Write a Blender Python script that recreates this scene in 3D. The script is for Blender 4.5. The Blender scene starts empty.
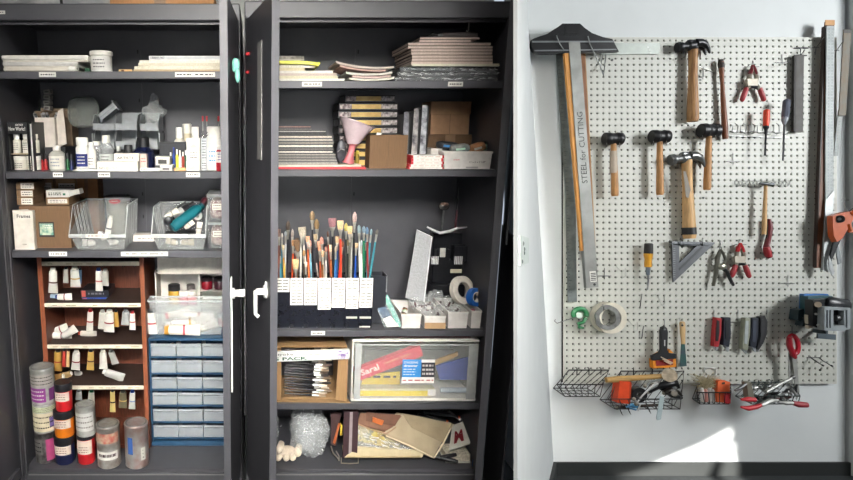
import bpy, bmesh, math, random
from mathutils import Vector, Matrix, noise
random.seed(7)
SC = bpy.context.scene
COL = SC.collection

# ---------------------------------------------------------------- camera, world, sun, area lights, exposure
TH = math.radians(10.6)                 # camera looks down by this much
CT, ST = math.cos(TH), math.sin(TH)
CAM = Vector((0.0, -2.18, 1.41))
FPX, U0, V0 = 600.0, 255.0, 240.0       # focal length and principal point, in pixels of the 853x480 frame
cd = bpy.data.cameras.new('camera'); cam = bpy.data.objects.new('camera', cd); COL.objects.link(cam)
cam.location = CAM; cam.rotation_euler = (math.pi/2 - TH, 0, 0)
cd.sensor_width = 36.0; cd.lens = 36.0*FPX/853; cd.shift_x = (426.5-U0)/853; cd.clip_start = 0.05
SC.camera = cam

w = bpy.data.worlds.new('sky'); SC.world = w; w.use_nodes = True
w.node_tree.nodes['Background'].inputs[0].default_value = (0.75, 0.85, 1.0, 1)
w.node_tree.nodes['Background'].inputs[1].default_value = 0.6

def area(name, loc, target, sx, sy, power, color, spread=180):
    l = bpy.data.lights.new(name, 'AREA'); l.shape = 'RECTANGLE'; l.size = sx; l.size_y = sy; l.energy = power; l.color = color; l.spread = math.radians(spread)
    o = bpy.data.objects.new(name, l); COL.objects.link(o); o.location = loc
    o.rotation_euler = (Vector(target)-Vector(loc)).to_track_quat('-Z', 'Y').to_euler(); return o
area('ceiling_lamp_light', (0.15, -1.5, 2.68), (0.15, -0.25, 0.6), 1.7, 0.5, 11, (1.0, 0.95, 0.88), 130)
area('far_room_light', (0.0, -3.4, 1.25), (-0.05, 0, 0.9), 0.8, 0.6, 2.0, (0.97, 0.98, 1.0), 48)  # weak frontal fill added low to brighten the recesses under the shelves
area('rear_room_light', (0.0, -2.9, 2.38), (-0.02, 0, 0.72), 1.1, 0.5, 20, (1.0, 0.97, 0.91), 50)
area('window_daylight', (3.8, -2.0, 2.3), (2.0, 0.3, 1.65), 0.8, 1.0, 32, (0.97, 0.99, 1.0), 105)
SUN_DIR = Vector((-0.14, 0.87, -0.42)).normalized()
sl = bpy.data.lights.new('sun', 'SUN'); sl.energy = 15.0; sl.angle = math.radians(0.6); sl.color = (1.0, 0.97, 0.90)
so = bpy.data.objects.new('sun', sl); COL.objects.link(so); so.rotation_euler = SUN_DIR.to_track_quat('-Z', 'Y').to_euler()
so.location = (2.5, -6, 4)
SC.view_settings.view_transform = 'Standard'; SC.view_settings.look = 'None'
SC.view_settings.gamma = 1.0; SC.view_settings.use_curve_mapping = False
SC.view_settings.exposure = 0.25

# ---------------------------------------------------------------- materials (all procedural)
_m = {}
def lin(h):
    h = h.lstrip('#'); c = [int(h[i:i+2], 16)/255 for i in (0, 2, 4)]
    return [x/12.92 if x <= .04045 else ((x+.055)/1.055)**2.4 for x in c]
def mat(hx, r=.6, m=0., n=.08, sc=40., alpha=1., bump=0., hx2=None, kind='', spec=.5):
    k = (hx, r, m, n, sc, alpha, bump, hx2, kind, spec)
    if k in _m: return _m[k]
    M = bpy.data.materials.new('surface'); M.use_nodes = True; nt = M.node_tree; N = nt.nodes; L = nt.links
    b = N['Principled BSDF']; out = N['Material Output']
    b.inputs['Roughness'].default_value = r; b.inputs['Metallic'].default_value = m
    b.inputs['Specular IOR Level'].default_value = spec
    tc = N.new('ShaderNodeTexCoord'); mp = N.new('ShaderNodeMapping'); L.new(tc.outputs['Object'], mp.inputs[0])
    nz = N.new('ShaderNodeTexNoise'); nz.inputs['Scale'].default_value = sc; nz.inputs['Detail'].default_value = 4
    L.new(mp.outputs[0], nz.inputs['Vector'])
    c1 = lin(hx); c2 = lin(hx2) if hx2 else [min(1, x*(1+n)) for x in c1]
    c0 = c1 if hx2 else [x*(1-n) for x in c1]
    cr = N.new('ShaderNodeValToRGB'); cr.color_ramp.elements[0].position = .35; cr.color_ramp.elements[1].position = .65
    cr.color_ramp.elements[0].color = (*c0, 1); cr.color_ramp.elements[1].color = (*c2, 1)
    L.new(nz.outputs['Fac'], cr.inputs[0]); L.new(cr.outputs[0], b.inputs['Base Color'])
    if kind == 'wood':
        mp.inputs['Scale'].default_value = (6, 6, .6)
    if kind == 'woodx':
        mp.inputs['Scale'].default_value = (.6, 6, 6)
    if kind == 'kraft':
        mp.inputs['Scale'].default_value = (9, 9, .7)
    if bump:
        bp = N.new('ShaderNodeBump'); bp.inputs['Strength'].default_value = bump; bp.inputs['Distance'].default_value = .004
        L.new(nz.outputs['Fac'], bp.inputs['Height']); L.new(bp.outputs[0], b.inputs['Normal'])
    if alpha < 1:
        tr = N.new('ShaderNodeBsdfTransparent'); mx = N.new('ShaderNodeMixShader')
        fr = N.new('ShaderNodeLayerWeight'); fr.inputs[0].default_value = .25
        ma = N.new('ShaderNodeMath'); ma.operation = 'MULTIPLY_ADD'; ma.use_clamp = True
        L.new(fr.outputs['Facing'], ma.inputs[0]); ma.inputs[1].default_value = .3; ma.inputs[2].default_value = alpha
        L.new(ma.outputs[0], mx.inputs[0]); L.new(tr.outputs[0], mx.inputs[1]); L.new(b.outputs[0], mx.inputs[2])
        L.new(mx.outputs[0], out.inputs[0])
    _m[k] = M; return M
WHITE = mat('#dedcd4', .6); PAPER = mat('#d8d2c6', .8, n=.04); INK = mat('#2a2a2c', .8)
BLACK = mat('#17181b', .45); BLKM = mat('#141416', .35, sc=80)
KRAFT = mat('#6e543b', .85, kind='kraft', n=.06); KRAFTD = mat('#614a34', .85, kind='kraft', n=.06)
STEEL = mat('#a2a39e', .42, .35, n=.15); STEELD = mat('#6d6e6e', .4, .8, n=.2); CHROME = mat('#c9c9c6', .2, 1., n=.05)
CLEAR = mat('#dfe3e2', .18, alpha=.14, n=.02); CLEARM = mat('#cfd3d2', .3, alpha=.22, n=.04); BAG = mat('#e8ecec', .12, alpha=.16, n=.02)
RED = mat('#a3262b', .45); REDB = mat('#c8323a', .5); WOOD = mat('#b98753', .5, kind='wood', n=.2); WOODL = mat('#d2a873', .5, kind='wood', n=.16)
WOODD = mat('#6a3a22', .5, kind='wood', n=.25); ORANGE = mat('#e2552c', .5); WIRE = mat('#8d8e8d', .35, .9); BWIRE = mat('#1b1b1d', .4)

# ---------------------------------------------------------------- frames and pixel rays
WORLD = Matrix.Identity(4)
LEAN = Matrix(((1, 0, 0, CAM.x), (0, CT, ST, CAM.y), (0, -ST, CT, CAM.z), (0, 0, 0, 1)))   # the sloping pegboard wall's frame
def zp(v, y):                            # height in the cabinet world seen at image row v on the plane y
    t = -(v-V0)/FPX; return CAM.z + (y-CAM.y)*(-ST+t*CT)/(CT+t*ST)
def xp(u, z, y):
    f = (y-CAM.y)*CT - (z-CAM.z)*ST; return (u-U0)/FPX*f
def pw(u, v, y): z = zp(v, y); return Vector((xp(u, z, y), y, z))
def W(u, v, h=0.):                       # a point on the pegboard wall frame, h in front of the board
    D = 2.46-h; return Vector(((u-U0)/FPX*D, D, -(v-V0)/FPX*D))

# ---------------------------------------------------------------- mesh builder
class MB:
    def __init__(s): s.v = []; s.f = []; s.mi = []; s.mats = []; s.cur = 0; s.M = None
    def m(s, mt):
        if mt not in s.mats: s.mats.append(mt)
        s.cur = s.mats.index(mt); return s
    def add(s, vs, fs):
        o = len(s.v)
        if s.M is not None: vs = [s.M @ Vector(p) for p in vs]
        s.v += [Vector(p) for p in vs]
        for f in fs: s.f.append([i+o for i in f]); s.mi.append(s.cur)
        return s
    def box(s, x0, x1, y0, y1, z0, z1, c=0., R=None):
        x0, x1 = min(x0, x1), max(x0, x1); y0, y1 = min(y0, y1), max(y0, y1); z0, z1 = min(z0, z1), max(z0, z1)
        lo = (x0, y0, z0); hi = (x1, y1, z1); c = min(c, .45*min(hi[i]-lo[i] for i in range(3)))
        ctr = Vector(((x0+x1)/2, (y0+y1)/2, (z0+z1)/2))
        if c <= 0:
            vs = [Vector((hi[0] if i & 1 else lo[0], hi[1] if i & 2 else lo[1], hi[2] if i & 4 else lo[2])) for i in range(8)]
            fs = [(0, 2, 3, 1), (4, 5, 7, 6), (0, 1, 5, 4), (2, 6, 7, 3), (0, 4, 6, 2), (1, 3, 7, 5)]
        else:
            idx = {}; vs = []
            for i in range(8):
                sg = [1 if i & 1 else -1, 1 if i & 2 else -1, 1 if i & 4 else -1]
                for a in range(3):
                    p = [hi[k] if sg[k] > 0 else lo[k] for k in range(3)]
                    for k in range(3):
                        if k != a: p[k] -= sg[k]*c
                    idx[(*sg, a)] = len(vs); vs.append(Vector(p))
            fs = []
            for a in range(3):
                b, d = (a+1) % 3, (a+2) % 3
                for q in (-1, 1):
                    f = []
                    for e, g in ((-1, -1), (1, -1), (1, 1), (-1, 1)):
                        k = [0, 0, 0]; k[a] = q; k[b] = e; k[d] = g; f.append(idx[(*k, a)])
                    fs.append(f)
                for e in (-1, 1):
                    for g in (-1, 1):
                        k0 = [0, 0, 0]; k0[b] = e; k0[d] = g; k1 = list(k0); k0[a] = -1; k1[a] = 1
                        fs.append([idx[(*k0, b)], idx[(*k1, b)], idx[(*k1, d)], idx[(*k0, d)]])
            for i in range(8):
                sg = [1 if i & 1 else -1, 1 if i & 2 else -1, 1 if i & 4 else -1]
                fs.append([idx[(*sg, a)] for a in range(3)])
        if R is not None: vs = [ctr + R @ (p-ctr) for p in vs]
        return s.add(vs, fs)
    def loft(s, p0, p1, prof, n=14, side=None, cap=True, e=1.):
        p0 = Vector(p0); p1 = Vector(p1); ax = (p1-p0); L = ax.length; ax = ax/L
        sd = Vector(side) if side is not None else (Vector((1, 0, 0)) if abs(ax.x) < .9 else Vector((0, 0, 1)))
        sd = sd - ax*sd.dot(ax)
        if sd.length < 1e-3: sd = ax.orthogonal()
        sd = sd.normalized(); ot = ax.cross(sd)
        vs = []; fs = []
        for q in prof:
            t, rx = q[0], q[1]; ry = q[2] if len(q) > 2 else rx; c = p0+ax*(t*L)
            if len(q) > 3: c = c + sd*q[3]
            for i in range(n):
                a = 2*math.pi*i/n; ca, sa = math.cos(a), math.sin(a)
                if e != 1.: ca = math.copysign(abs(ca)**e, ca); sa = math.copysign(abs(sa)**e, sa)
                vs.append(c+sd*(rx*ca)+ot*(ry*sa))
        k = len(prof)
        for j in range(k-1):
            for i in range(n):
                i2 = (i+1) % n; fs.append((j*n+i, j*n+i2, (j+1)*n+i2, (j+1)*n+i))
        if cap: fs.append(tuple(range(n))[::-1]); fs.append(tuple((k-1)*n+i for i in range(n)))
        return s.add(vs, fs)
    def cyl(s, p0, p1, r, r2=None, n=14): return s.loft(p0, p1, [(0, r), (1, r if r2 is None else r2)], n)
    def lathe(s, x, y, z, prof, n=22):     # prof: (dz, r)
        H = prof[-1][0]-prof[0][0]; H = H if abs(H) > 1e-6 else 1e-3
        vs = []; fs = []; k = len(prof)
        for dz, r in prof:
            for i in range(n):
                a = 2*math.pi*i/n; vs.append((x+r*math.cos(a), y+r*math.sin(a), z+dz))
        for j in range(k-1):
            for i in range(n):
                i2 = (i+1) % n; fs.append((j*n+i, j*n+i2, (j+1)*n+i2, (j+1)*n+i))
        fs.append(tuple(range(n))[::-1]); fs.append(tuple((k-1)*n+i for i in range(n)))
        return s.add(vs, fs)
    def tube(s, pts, r, n=6, closed=False):
        pts = [Vector(p) for p in pts]; k = len(pts); vs = []; fs = []; up = None
        for j, p in enumerate(pts):
            a = pts[(j-1) % k] if (closed or j > 0) else p; b = pts[(j+1) % k] if (closed or j < k-1) else p
            t = (b-a).normalized()
            if up is None: up = Vector((0, 0, 1)) if abs(t.z) < .8 else Vector((1, 0, 0))
            up = (up-t*up.dot(t))
            up = up.normalized() if up.length > 1e-5 else t.orthogonal().normalized()
            o = t.cross(up)
            rr = r[j] if isinstance(r, (list, tuple)) else r
            for i in range(n): a2 = 2*math.pi*i/n; vs.append(p+up*(rr*math.cos(a2))+o*(rr*math.sin(a2)))
        for j in range(k if closed else k-1):
            j2 = (j+1) % k
            for i in range(n):
                i2 = (i+1) % n; fs.append((j*n+i, j*n+i2, j2*n+i2, j2*n+i))
        if not closed: fs.append(tuple(range(n))[::-1]); fs.append(tuple((k-1)*n+i for i in range(n)))
        return s.add(vs, fs)
    def prism(s, poly, y0, y1):            # poly of (x, z), extruded in y
        n = len(poly); vs = [(x, y0, z) for x, z in poly]+[(x, y1, z) for x, z in poly]
        fs = [tuple(range(n)), tuple(range(n, 2*n))[::-1]]+[(i, (i+1) % n, n+(i+1) % n, n+i) for i in range(n)]
        return s.add(vs, fs)
    def plan(s, poly, z0, z1):             # poly of (x, y), extruded in z
        n = len(poly); vs = [(x, y, z0) for x, y in poly]+[(x, y, z1) for x, y in poly]
        fs = [tuple(range(n))[::-1], tuple(range(n, 2*n))]+[(i, (i+1) % n, n+(i+1) % n, n+i) for i in range(n)]
        return s.add(vs, fs)
    def pxp(s, poly, h0, h1):              # pegboard: outline in pixels, between h0 and h1 in front of the board
        D = 2.46-h1
        return s.prism([((u-U0)/FPX*D, -(v-V0)/FPX*D) for u, v in poly], 2.46-h0, D)
    def openbox(s, x0, x1, y0, y1, z0, z1, t=.0015, ins=0., zf=None, lip=0.):
        # open tray; ins = how far the bottom is inset, zf = height of a lowered front
        def ring(z, i, zfv=None):
            zz = z if zfv is None else zfv
            return [(x0+i, y0+i, zz), (x1-i, y0+i, zz), (x1-i, y1-i, z), (x0+i, y1-i, z)]
        top = z1; a = ring(z0, ins); b = ring(top, 0, zf); c = ring(top, t, zf); d = ring(z0+t, ins+t)
        vs = a+b+c+d; fs = [(3, 2, 1, 0)]
        for i in range(4):
            j = (i+1) % 4; fs += [(i, j, 4+j, 4+i), (4+i, 4+j, 8+j, 8+i), (8+i, 8+j, 12+j, 12+i)]
        fs.append((12, 13, 14, 15)); s.add(vs, fs)
        if lip:
            for (A, B) in ((0, 1), (1, 2), (2, 3), (3, 0)):
                p = Vector(b[A]); q = Vector(b[B]); s.tube([p, q], lip, 6)
        return s
    def ringframe(s, x0, x1, y0, y1, z0, z1, t):
        return s.box(x0, x1, y0, y0+t, z0, z1, .0008).box(x0, x1, y1-t, y1, z0, z1, .0008).box(x0, x0+t, y0+t, y1-t, z0, z1).box(x1-t, x1, y0+t, y1-t, z0, z1)
    def blob(s, c, r, amp=.15, fr=9., seed=0, nu=28, nv=18, e=1.):
        vs = []; fs = []; c = Vector(c)
        for j in range(nv+1):
            ph = math.pi*j/nv
            for i in range(nu):
                a = 2*math.pi*i/nu
                d = Vector((math.sin(ph)*math.cos(a), math.sin(ph)*math.sin(a), math.cos(ph)))
                q = Vector((math.copysign(abs(d.x)**e, d.x)*r[0], math.copysign(abs(d.y)**e, d.y)*r[1], math.copysign(abs(d.z)**e, d.z)*r[2]))
                k = 1+amp*(noise.noise(q*fr+Vector((seed*7.3, seed, 0)))+.6*noise.noise(q*fr*2.7+Vector((seed, 3, 1))))
                vs.append(c+q*k)
        for j in range(nv):
            for i in range(nu):
                i2 = (i+1) % nu; fs.append((j*nu+i, (j+1)*nu+i, (j+1)*nu+i2, j*nu+i2))
        return s.add(vs, fs)
    def sheet(s, P, nu=12, nv=12, th=.002, amp=0., fr=12., seed=0):   # P(a, b) -> point; a solid wavy sheet
        top = []; 
        for j in range(nv+1):
            for i in range(nu+1):
                p = Vector(P(i/nu, j/nv)); p.z += amp*noise.noise(Vector((p.x*fr+seed, p.y*fr, p.z*fr*.5))); top.append(p)
        k = len(top); vs = top+[p-Vector((0, 0, th)) for p in top]; fs = []; w_ = nu+1
        for j in range(nv):
            for i in range(nu):
                a = j*w_+i; fs.append((a, a+1, a+w_+1, a+w_)); fs.append((k+a, k+a+w_, k+a+w_+1, k+a+1))
        for i in range(nu): fs.append((i, k+i, k+i+1, i+1)); a = nv*w_+i; fs.append((a, a+1, k+a+1, k+a))
        for j in range(nv): a = j*w_; fs.append((a, a+w_, k+a+w_, k+a)); a = j*w_+nu; fs.append((a, k+a, k+a+w_, a+w_))
        return s.add(vs, fs)
    def text(s, st, x, y, z, h, width=None, rot=0., bold=0.):
        cu = bpy.data.curves.new('t', 'FONT'); cu.body = st; cu.size = 1; cu.resolution_u = 2; cu.extrude = .004; cu.offset = bold
        ob = bpy.data.objects.new('t', cu); COL.objects.link(ob)
        me = bpy.data.meshes.new_from_object(ob.evaluated_get(bpy.context.evaluated_depsgraph_get()))
        bpy.data.objects.remove(ob)
        pts = [v.co.copy() for v in me.vertices]; fs = [tuple(p.vertices) for p in me.polygons]; bpy.data.meshes.remove(me)
        if not pts: return s
        x0 = min(p.x for p in pts); x1 = max(p.x for p in pts); y0 = min(p.y for p in pts); y1 = max(p.y for p in pts)
        sy = h/(y1-y0); sx = sy if width is None else width/(x1-x0); c, n = math.cos(rot), math.sin(rot)
        out = []
        for p in pts:
            a = (p.x-x0)*sx; b = (p.y-y0)*sy; out.append((x+a*c-b*n, y-p.z*.05, z+a*n+b*c))
        return s.add(out, fs)
    def scrib(s, x0, x1, z0, z1, y, rows=3, seed=1, fill=.38):      # illegible small print as rows of short dashes
        rd = random.Random(seed); rh = (z1-z0)/rows; w_ = x1-x0
        for r_ in range(rows):
            x = x0; zc = z1-(r_+.5)*rh
            while x < x1-.02*w_:
                l = min(x1-x, w_*rd.uniform(.08, .25)); s.add([(x, y, zc-rh*fill*.4), (x+l, y, zc-rh*fill*.4), (x+l, y, zc+rh*fill*.4), (x, y, zc+rh*fill*.4)], [(0, 1, 2, 3)])
                x += l+w_*rd.uniform(.03, .09)
        return s
    def label(s, x0, x1, z0, z1, y, rows=2, seed=1, paper=PAPER, ink=INK, mg=.1):
        s.m(paper).box(x0, x1, y-.0006, y, z0, z1); dx = (x1-x0)*mg; dz = (z1-z0)*mg
        return s.m(ink).scrib(x0+dx, x1-dx, z0+dz, z1-dz, y-.0009, rows, seed)

def rz(a): return Matrix.Rotation(a, 3, 'Z')
def rx(a): return Matrix.Rotation(a, 3, 'X')
def ry(a): return Matrix.Rotation(a, 3, 'Y')
def about(p, R): return Matrix.Translation(Vector(p)) @ R.to_4x4() @ Matrix.Translation(-Vector(p))

BOUND = None                             # inner faces of the cabinet being filled: contents are pressed against them, never through
def build(name, mb, base, parent, frame, angle=38):
    me = bpy.data.meshes.new(name); vs = [(Vector((min(max(p.x, BOUND[0]), BOUND[1]), min(p.y, BOUND[2]), max(p.z, BOUND[3]) if BOUND[3] else p.z)) if BOUND and frame is WORLD else p)-base for p in mb.v]
    bm = bmesh.new(); bv = [bm.verts.new(p) for p in vs]
    for f, mi in zip(mb.f, mb.mi):
        try: q = bm.faces.new([bv[i] for i in f]); q.material_index = mi; q.smooth = True
        except ValueError: pass
    bmesh.ops.recalc_face_normals(bm, faces=bm.faces); bm.to_mesh(me); bm.free()
    for mt in mb.mats: me.materials.append(mt)
    me.set_sharp_from_angle(angle=math.radians(angle))
    o = bpy.data.objects.new(name, me); COL.objects.link(o)
    if parent is None: o.matrix_world = frame @ Matrix.Translation(base)
    else: o.parent = parent
    return o
def basept(vs):
    return Vector(((min(p.x for p in vs)+max(p.x for p in vs))/2, (min(p.y for p in vs)+max(p.y for p in vs))/2, min(p.z for p in vs)))
def one(name, mb, label, cat, group=None, frame=WORLD, kind=None):
    o = build(name, mb, basept(mb.v), None, frame)
    if kind == 'structure': o['kind'] = kind
    else:
        o['label'] = label; o['category'] = cat
        if group: o['group'] = group
        if kind: o['kind'] = kind
    return o
class T:
    def __init__(s, name, label, cat, group=None, frame=WORLD, kind=None):
        s.a = (name, label, cat, group, frame, kind); s.p = []
    def part(s, name, mb, label=None, of=None): s.p.append((name, mb, label, of)); return len(s.p)-1
    def new(s, name, mt=None, label=None, of=None):
        mb = MB(); mb.m(mt) if mt else None; s.part(name, mb, label, of); return mb
    def idx(s): return len(s.p)-1
    def done(s):
        name, label, cat, group, frame, kind = s.a
        base = basept([v for q in s.p for v in q[1].v])
        r = bpy.data.objects.new(name, None); r.empty_display_size = .02; COL.objects.link(r); r.matrix_world = frame @ Matrix.Translation(base)
        if kind: r['kind'] = kind
        if kind != 'structure':
            r['label'] = label; r['category'] = cat
            if group: r['group'] = group
        os_ = []
        for nm, mb, lb, of in s.p:
            o = build(nm, mb, base, r if of is None else os_[of], frame); os_.append(o)
            if lb: o['label'] = lb
        return r
ORD = ['first', 'second', 'third', 'fourth', 'fifth', 'sixth', 'seventh', 'eighth', 'ninth', 'tenth', 'eleventh', 'twelfth']

# ================================================================ THE ROOM
WALLM = mat('#dcdfd9', .85, n=.015, sc=9, bump=.08); WALLB = mat('#d8dcdc', .85, n=.015, sc=9, bump=.08)
ROOMG = mat('#80858e', .9, n=.02, sc=9)
FLOORM = mat('#333637', .6, n=.1, sc=6); BASEM = mat('#232626', .5, n=.05)
b = MB().m(FLOORM).box(-2.5, 4.4, -3.7, 1.2, -.1, 0); one('floor', b, '', '', kind='structure')
b = MB().m(ROOMG).box(-2.5, 4.4, -3.7, 1.2, 2.75, 2.85); one('ceiling', b, '', '', kind='structure')
b = MB().m(ROOMG).box(-2.6, -2.5, -3.7, 1.2, -.1, 2.85); one('wall_left', b, '', '', kind='structure')
b = MB().m(WALLM).box(-2.5, 1.05, .60, .70, 0, 2.75); one('wall_behind_cabinets', b, '', '', kind='structure')
# pegboard wall: sloping slightly, in the LEAN frame
b = MB().m(WALLB).box(1.08, 2.445, 2.485, 2.60, -1.35, 1.75); one('wall_back', b, '', '', frame=LEAN, kind='structure')
# splayed side wall between the cabinet door and the pegboard wall: its corner with the back wall leans a little
kt, kb = (527-U0)/FPX, (554-U0)/FPX
def splay(zz):
    k = kt+(kb-kt)*(1.0-(zz+.95)/1.95*1.0)
    xb = k*2.485; A = (.4375*1.45, 1.45); B = (xb, 2.485)
    dx, dy = B[0]-A[0], B[1]-A[1]; l = math.hypot(dx, dy); dx, dy = dx/l, dy/l
    return [A, B, (xb, 2.60), (xb-.03, 2.60), (B[0]-dy*.010, B[1]+dx*.010), (A[0]+dx*.012-dy*.010, A[1]+dy*.012+dx*.010)]
vs = []; NS = 24
for q in range(NS+1): zz = -1.35+3.1*q/NS; vs += [(x, y, zz) for x, y in splay(zz)]
b = MB().m(WALLB).add(vs, [(5, 4, 3, 2, 1, 0), tuple(NS*6+i for i in range(6))]+[(q*6+i, q*6+(i+1) % 6, (q+1)*6+(i+1) % 6, (q+1)*6+i) for q in range(NS) for i in range(6)])
one('wall_side', b, '', '', frame=LEAN, kind='structure')
xr = (848.5-U0)/FPX*2.485
b = MB().m(WALLB).plan([(xr, 2.6), (xr, 2.48), (xr+.02, 2.39), (4.35, 2.1), (4.35, 2.25), (xr+.25, 2.6)], -1.35, 1.75); one('wall_right', b, '', '', frame=LEAN, kind='structure')
b = MB().m(WALLM).box(4.2, 4.3, -3.7, .1, 0, 2.75); one('wall_right_rear', b, '', '', kind='structure')
# baseboards
zb = W(0, 462, -.02).z
b = MB().m(BASEM).box((550-U0)/FPX*2.47, xr, 2.473, 2.485, -1.25, zb, .002); one('baseboard_back', b, '', '', frame=LEAN, kind='structure')
sp = splay(-.9); d = Vector((sp[1][0]-sp[0][0], sp[1][1]-sp[0][1])).normalized(); nrm = Vector((d.y, -d.x))
p0 = Vector(sp[0])+d*.25+nrm*.001; p1 = Vector(sp[1])-d*.004
b = MB().m(BASEM).plan([(p0.x, p0.y), (p1.x, p1.y), (p1.x+nrm.x*.012, p1.y+nrm.y*.012), (p0.x+nrm.x*.012, p0.y+nrm.y*.012)], -1.25, zb)
one('baseboard_side', b, '', '', frame=LEAN, kind='structure')
# unseen rear wall, its gaps cut to shape the sun patch below the pegboard
YR = -3.6
def throughgap(u, v):
    p = LEAN @ Vector(W(u, v, -.02)); t = (YR-p.y)/SUN_DIR.y; q = p+SUN_DIR*t; return (q.x, q.z)
gaps = [[(612, 479), (655, 464), (700, 446), (733, 428), (731, 440), (722, 452), (712, 462), (704, 482), (690, 500), (620, 500)],
        [(716, 500), (718, 476), (723, 458), (734, 449), (737, 462), (736, 480), (734, 500)],
        [(724, 452), (731, 444), (736, 443), (735, 448), (727, 453)]]
bm = bmesh.new()
def ringe(pts):
    vv = [bm.verts.new((x, YR, z)) for x, z in pts]
    for i in range(len(vv)): bm.edges.new((vv[i], vv[(i+1) % len(vv)]))
ringe([(-2.6, -.1), (4.3, -.1), (4.3, 2.85), (-2.6, 2.85)])
for g in gaps: ringe([throughgap(u, v) for u, v in g])
bmesh.ops.triangle_fill(bm, use_beauty=True, edges=bm.edges[:])
ret = bmesh.ops.extrude_face_region(bm, geom=bm.faces[:])
bmesh.ops.translate(bm, verts=[e for e in ret['geom'] if isinstance(e, bmesh.types.BMVert)], vec=(0, -.01, 0))
me = bpy.data.meshes.new('wall_rear'); bmesh.ops.recalc_face_normals(bm, faces=bm.faces); bm.to_mesh(me); bm.free(); me.materials.append(ROOMG)
o = bpy.data.objects.new('wall_rear', me); COL.objects.link(o); o['kind'] = 'structure'

# ================================================================ CABINETS
CAB = mat('#4a4a4f', .42, n=.05, sc=14, spec=.5); CABI = CAB
Z1L, Z2L, Z3L, Z0 = zp(71.5, .02), zp(171.5, .02), zp(250.5, .02), zp(468, .02)
Z1R, Z2R, Z3R, Z4R = zp(81, .02), zp(169.5, .02), zp(329.5, .02), zp(402.5, .02)
YB = .46
def cabinet(name, label, x0, x1, ztop, shelves, labels, right):
    t = T(name, label, 'cabinet')
    th = .028
    t.new('side_panel', CAB).box(x0, x0+.02, .0, YB, 0, ztop-.002, .001).box(x0+.002, x0+th, .0, .022, Z0-.02, ztop-.055)
    t.new('side_panel', CAB).box(x1-.02, x1, .0, YB, 0, ztop-.002, .001).box(x1-th, x1-.002, .0, .022, Z0-.02, ztop-.055)
    bk = t.new('back_panel', CAB); bk.box(x0+.02, x1-.02, YB-.008, YB, .02, ztop-.01)
    bk.box((x0+x1)/2-.012, (x0+x1)/2+.012, YB-.0115, YB-.008, Z0+.05, ztop-.1)
    bk.m(BLACK)
    for k in range(16): bk.box((x0+x1)/2-.003, (x0+x1)/2+.003, YB-.0122, YB-.0114, Z0+.15+k*.1, Z0+.165+k*.1)
    t.new('top_panel', CAB).box(x0+.02, x1-.02, .02, YB-.008, ztop-.02, ztop-.004)
    t.new('header', CAB).box(x0+.001, x1-.001, -.002, .018, ztop-.056, ztop, .003).box(x0+.02, x1-.02, .018, .03, ztop-.066, ztop-.05)
    f = t.new('plinth', CAB); f.box(x0+.02, x1-.02, .014, YB-.008, Z0-.012, Z0).box(x0+.02, x1-.02, .006, .02, 0, Z0-.014, .002)
    f.m(mat('#7d7d7c', .4)).box(x0+.03, x1-.03, .004, .0062, Z0-.022, Z0-.019)
    for i, z in enumerate(shelves):
        s_ = MB().m(CAB); s_.box(x0+.021, x1-.021, .012, .018, z-.026, z, .0015).box(x0+.021, x1-.021, .018, YB-.013, z-.006, z-.0005).box(x0+.021, x1-.021, .018, .03, z-.026, z-.02)
        k = t.part('shelf', s_)
        for (u0, u1, rows) in labels[i]:
            a = xp(u0, z-.011, .012); c = xp(u1, z-.011, .012)
            l = MB(); l.label(a, c, z-.0195, z-.003, .0118, rows, seed=int(u0), paper=WHITE); t.part('shelf_label', l, 'small white shelf label', of=k)
    return t
def door(t, hx, ang, width, zt, side, inner=1):
    # vertical sheet-metal door hinged at (hx, 0); ang from the +x axis in plan (radians), free end towards the viewer
    d = Vector((math.cos(ang), math.sin(ang), 0)); n = Vector((-d.y, d.x, 0))*side     # n points to the door's inner face
    def bx(mb, a0, a1, n0, n1, z0, z1):
        pts = [Vector((hx, -.003, 0))+d*a+n*q for a, q in ((a0, n0), (a1, n0), (a1, n1), (a0, n1))]
        mb.plan([(p.x, p.y) for p in pts], z0, z1)
    z0 = .06; m = MB().m(CAB)
    bx(m, .0, width, 0, .0015, z0, zt)                        # skin
    bx(m, width-.0015, width, .0015, .022, z0, zt); bx(m, width-.03, width-.0015, .0205, .022, z0, zt)   # free edge return
    bx(m, .0, .0015, .0015, .02, z0, zt); bx(m, .0015, .03, .0185, .02, z0, zt)
    bx(m, .03, width-.03, .0015, .012, zt-.04, zt); bx(m, .03, width-.03, .0015, .012, z0, z0+.04)
    k = t.part('door', m)
    s_ = MB().m(CAB); bx(s_, width*.45, width*.62, .0015, .012, z0+.04, zt-.04); t.part('stiffener', s_, of=k)
    return k, (lambda a, q, z: Vector((hx, -.003, z))+d*a+n*q), bx
HX = zp(20, 0)
WHM = mat('#e6e6e2', .35)
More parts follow.
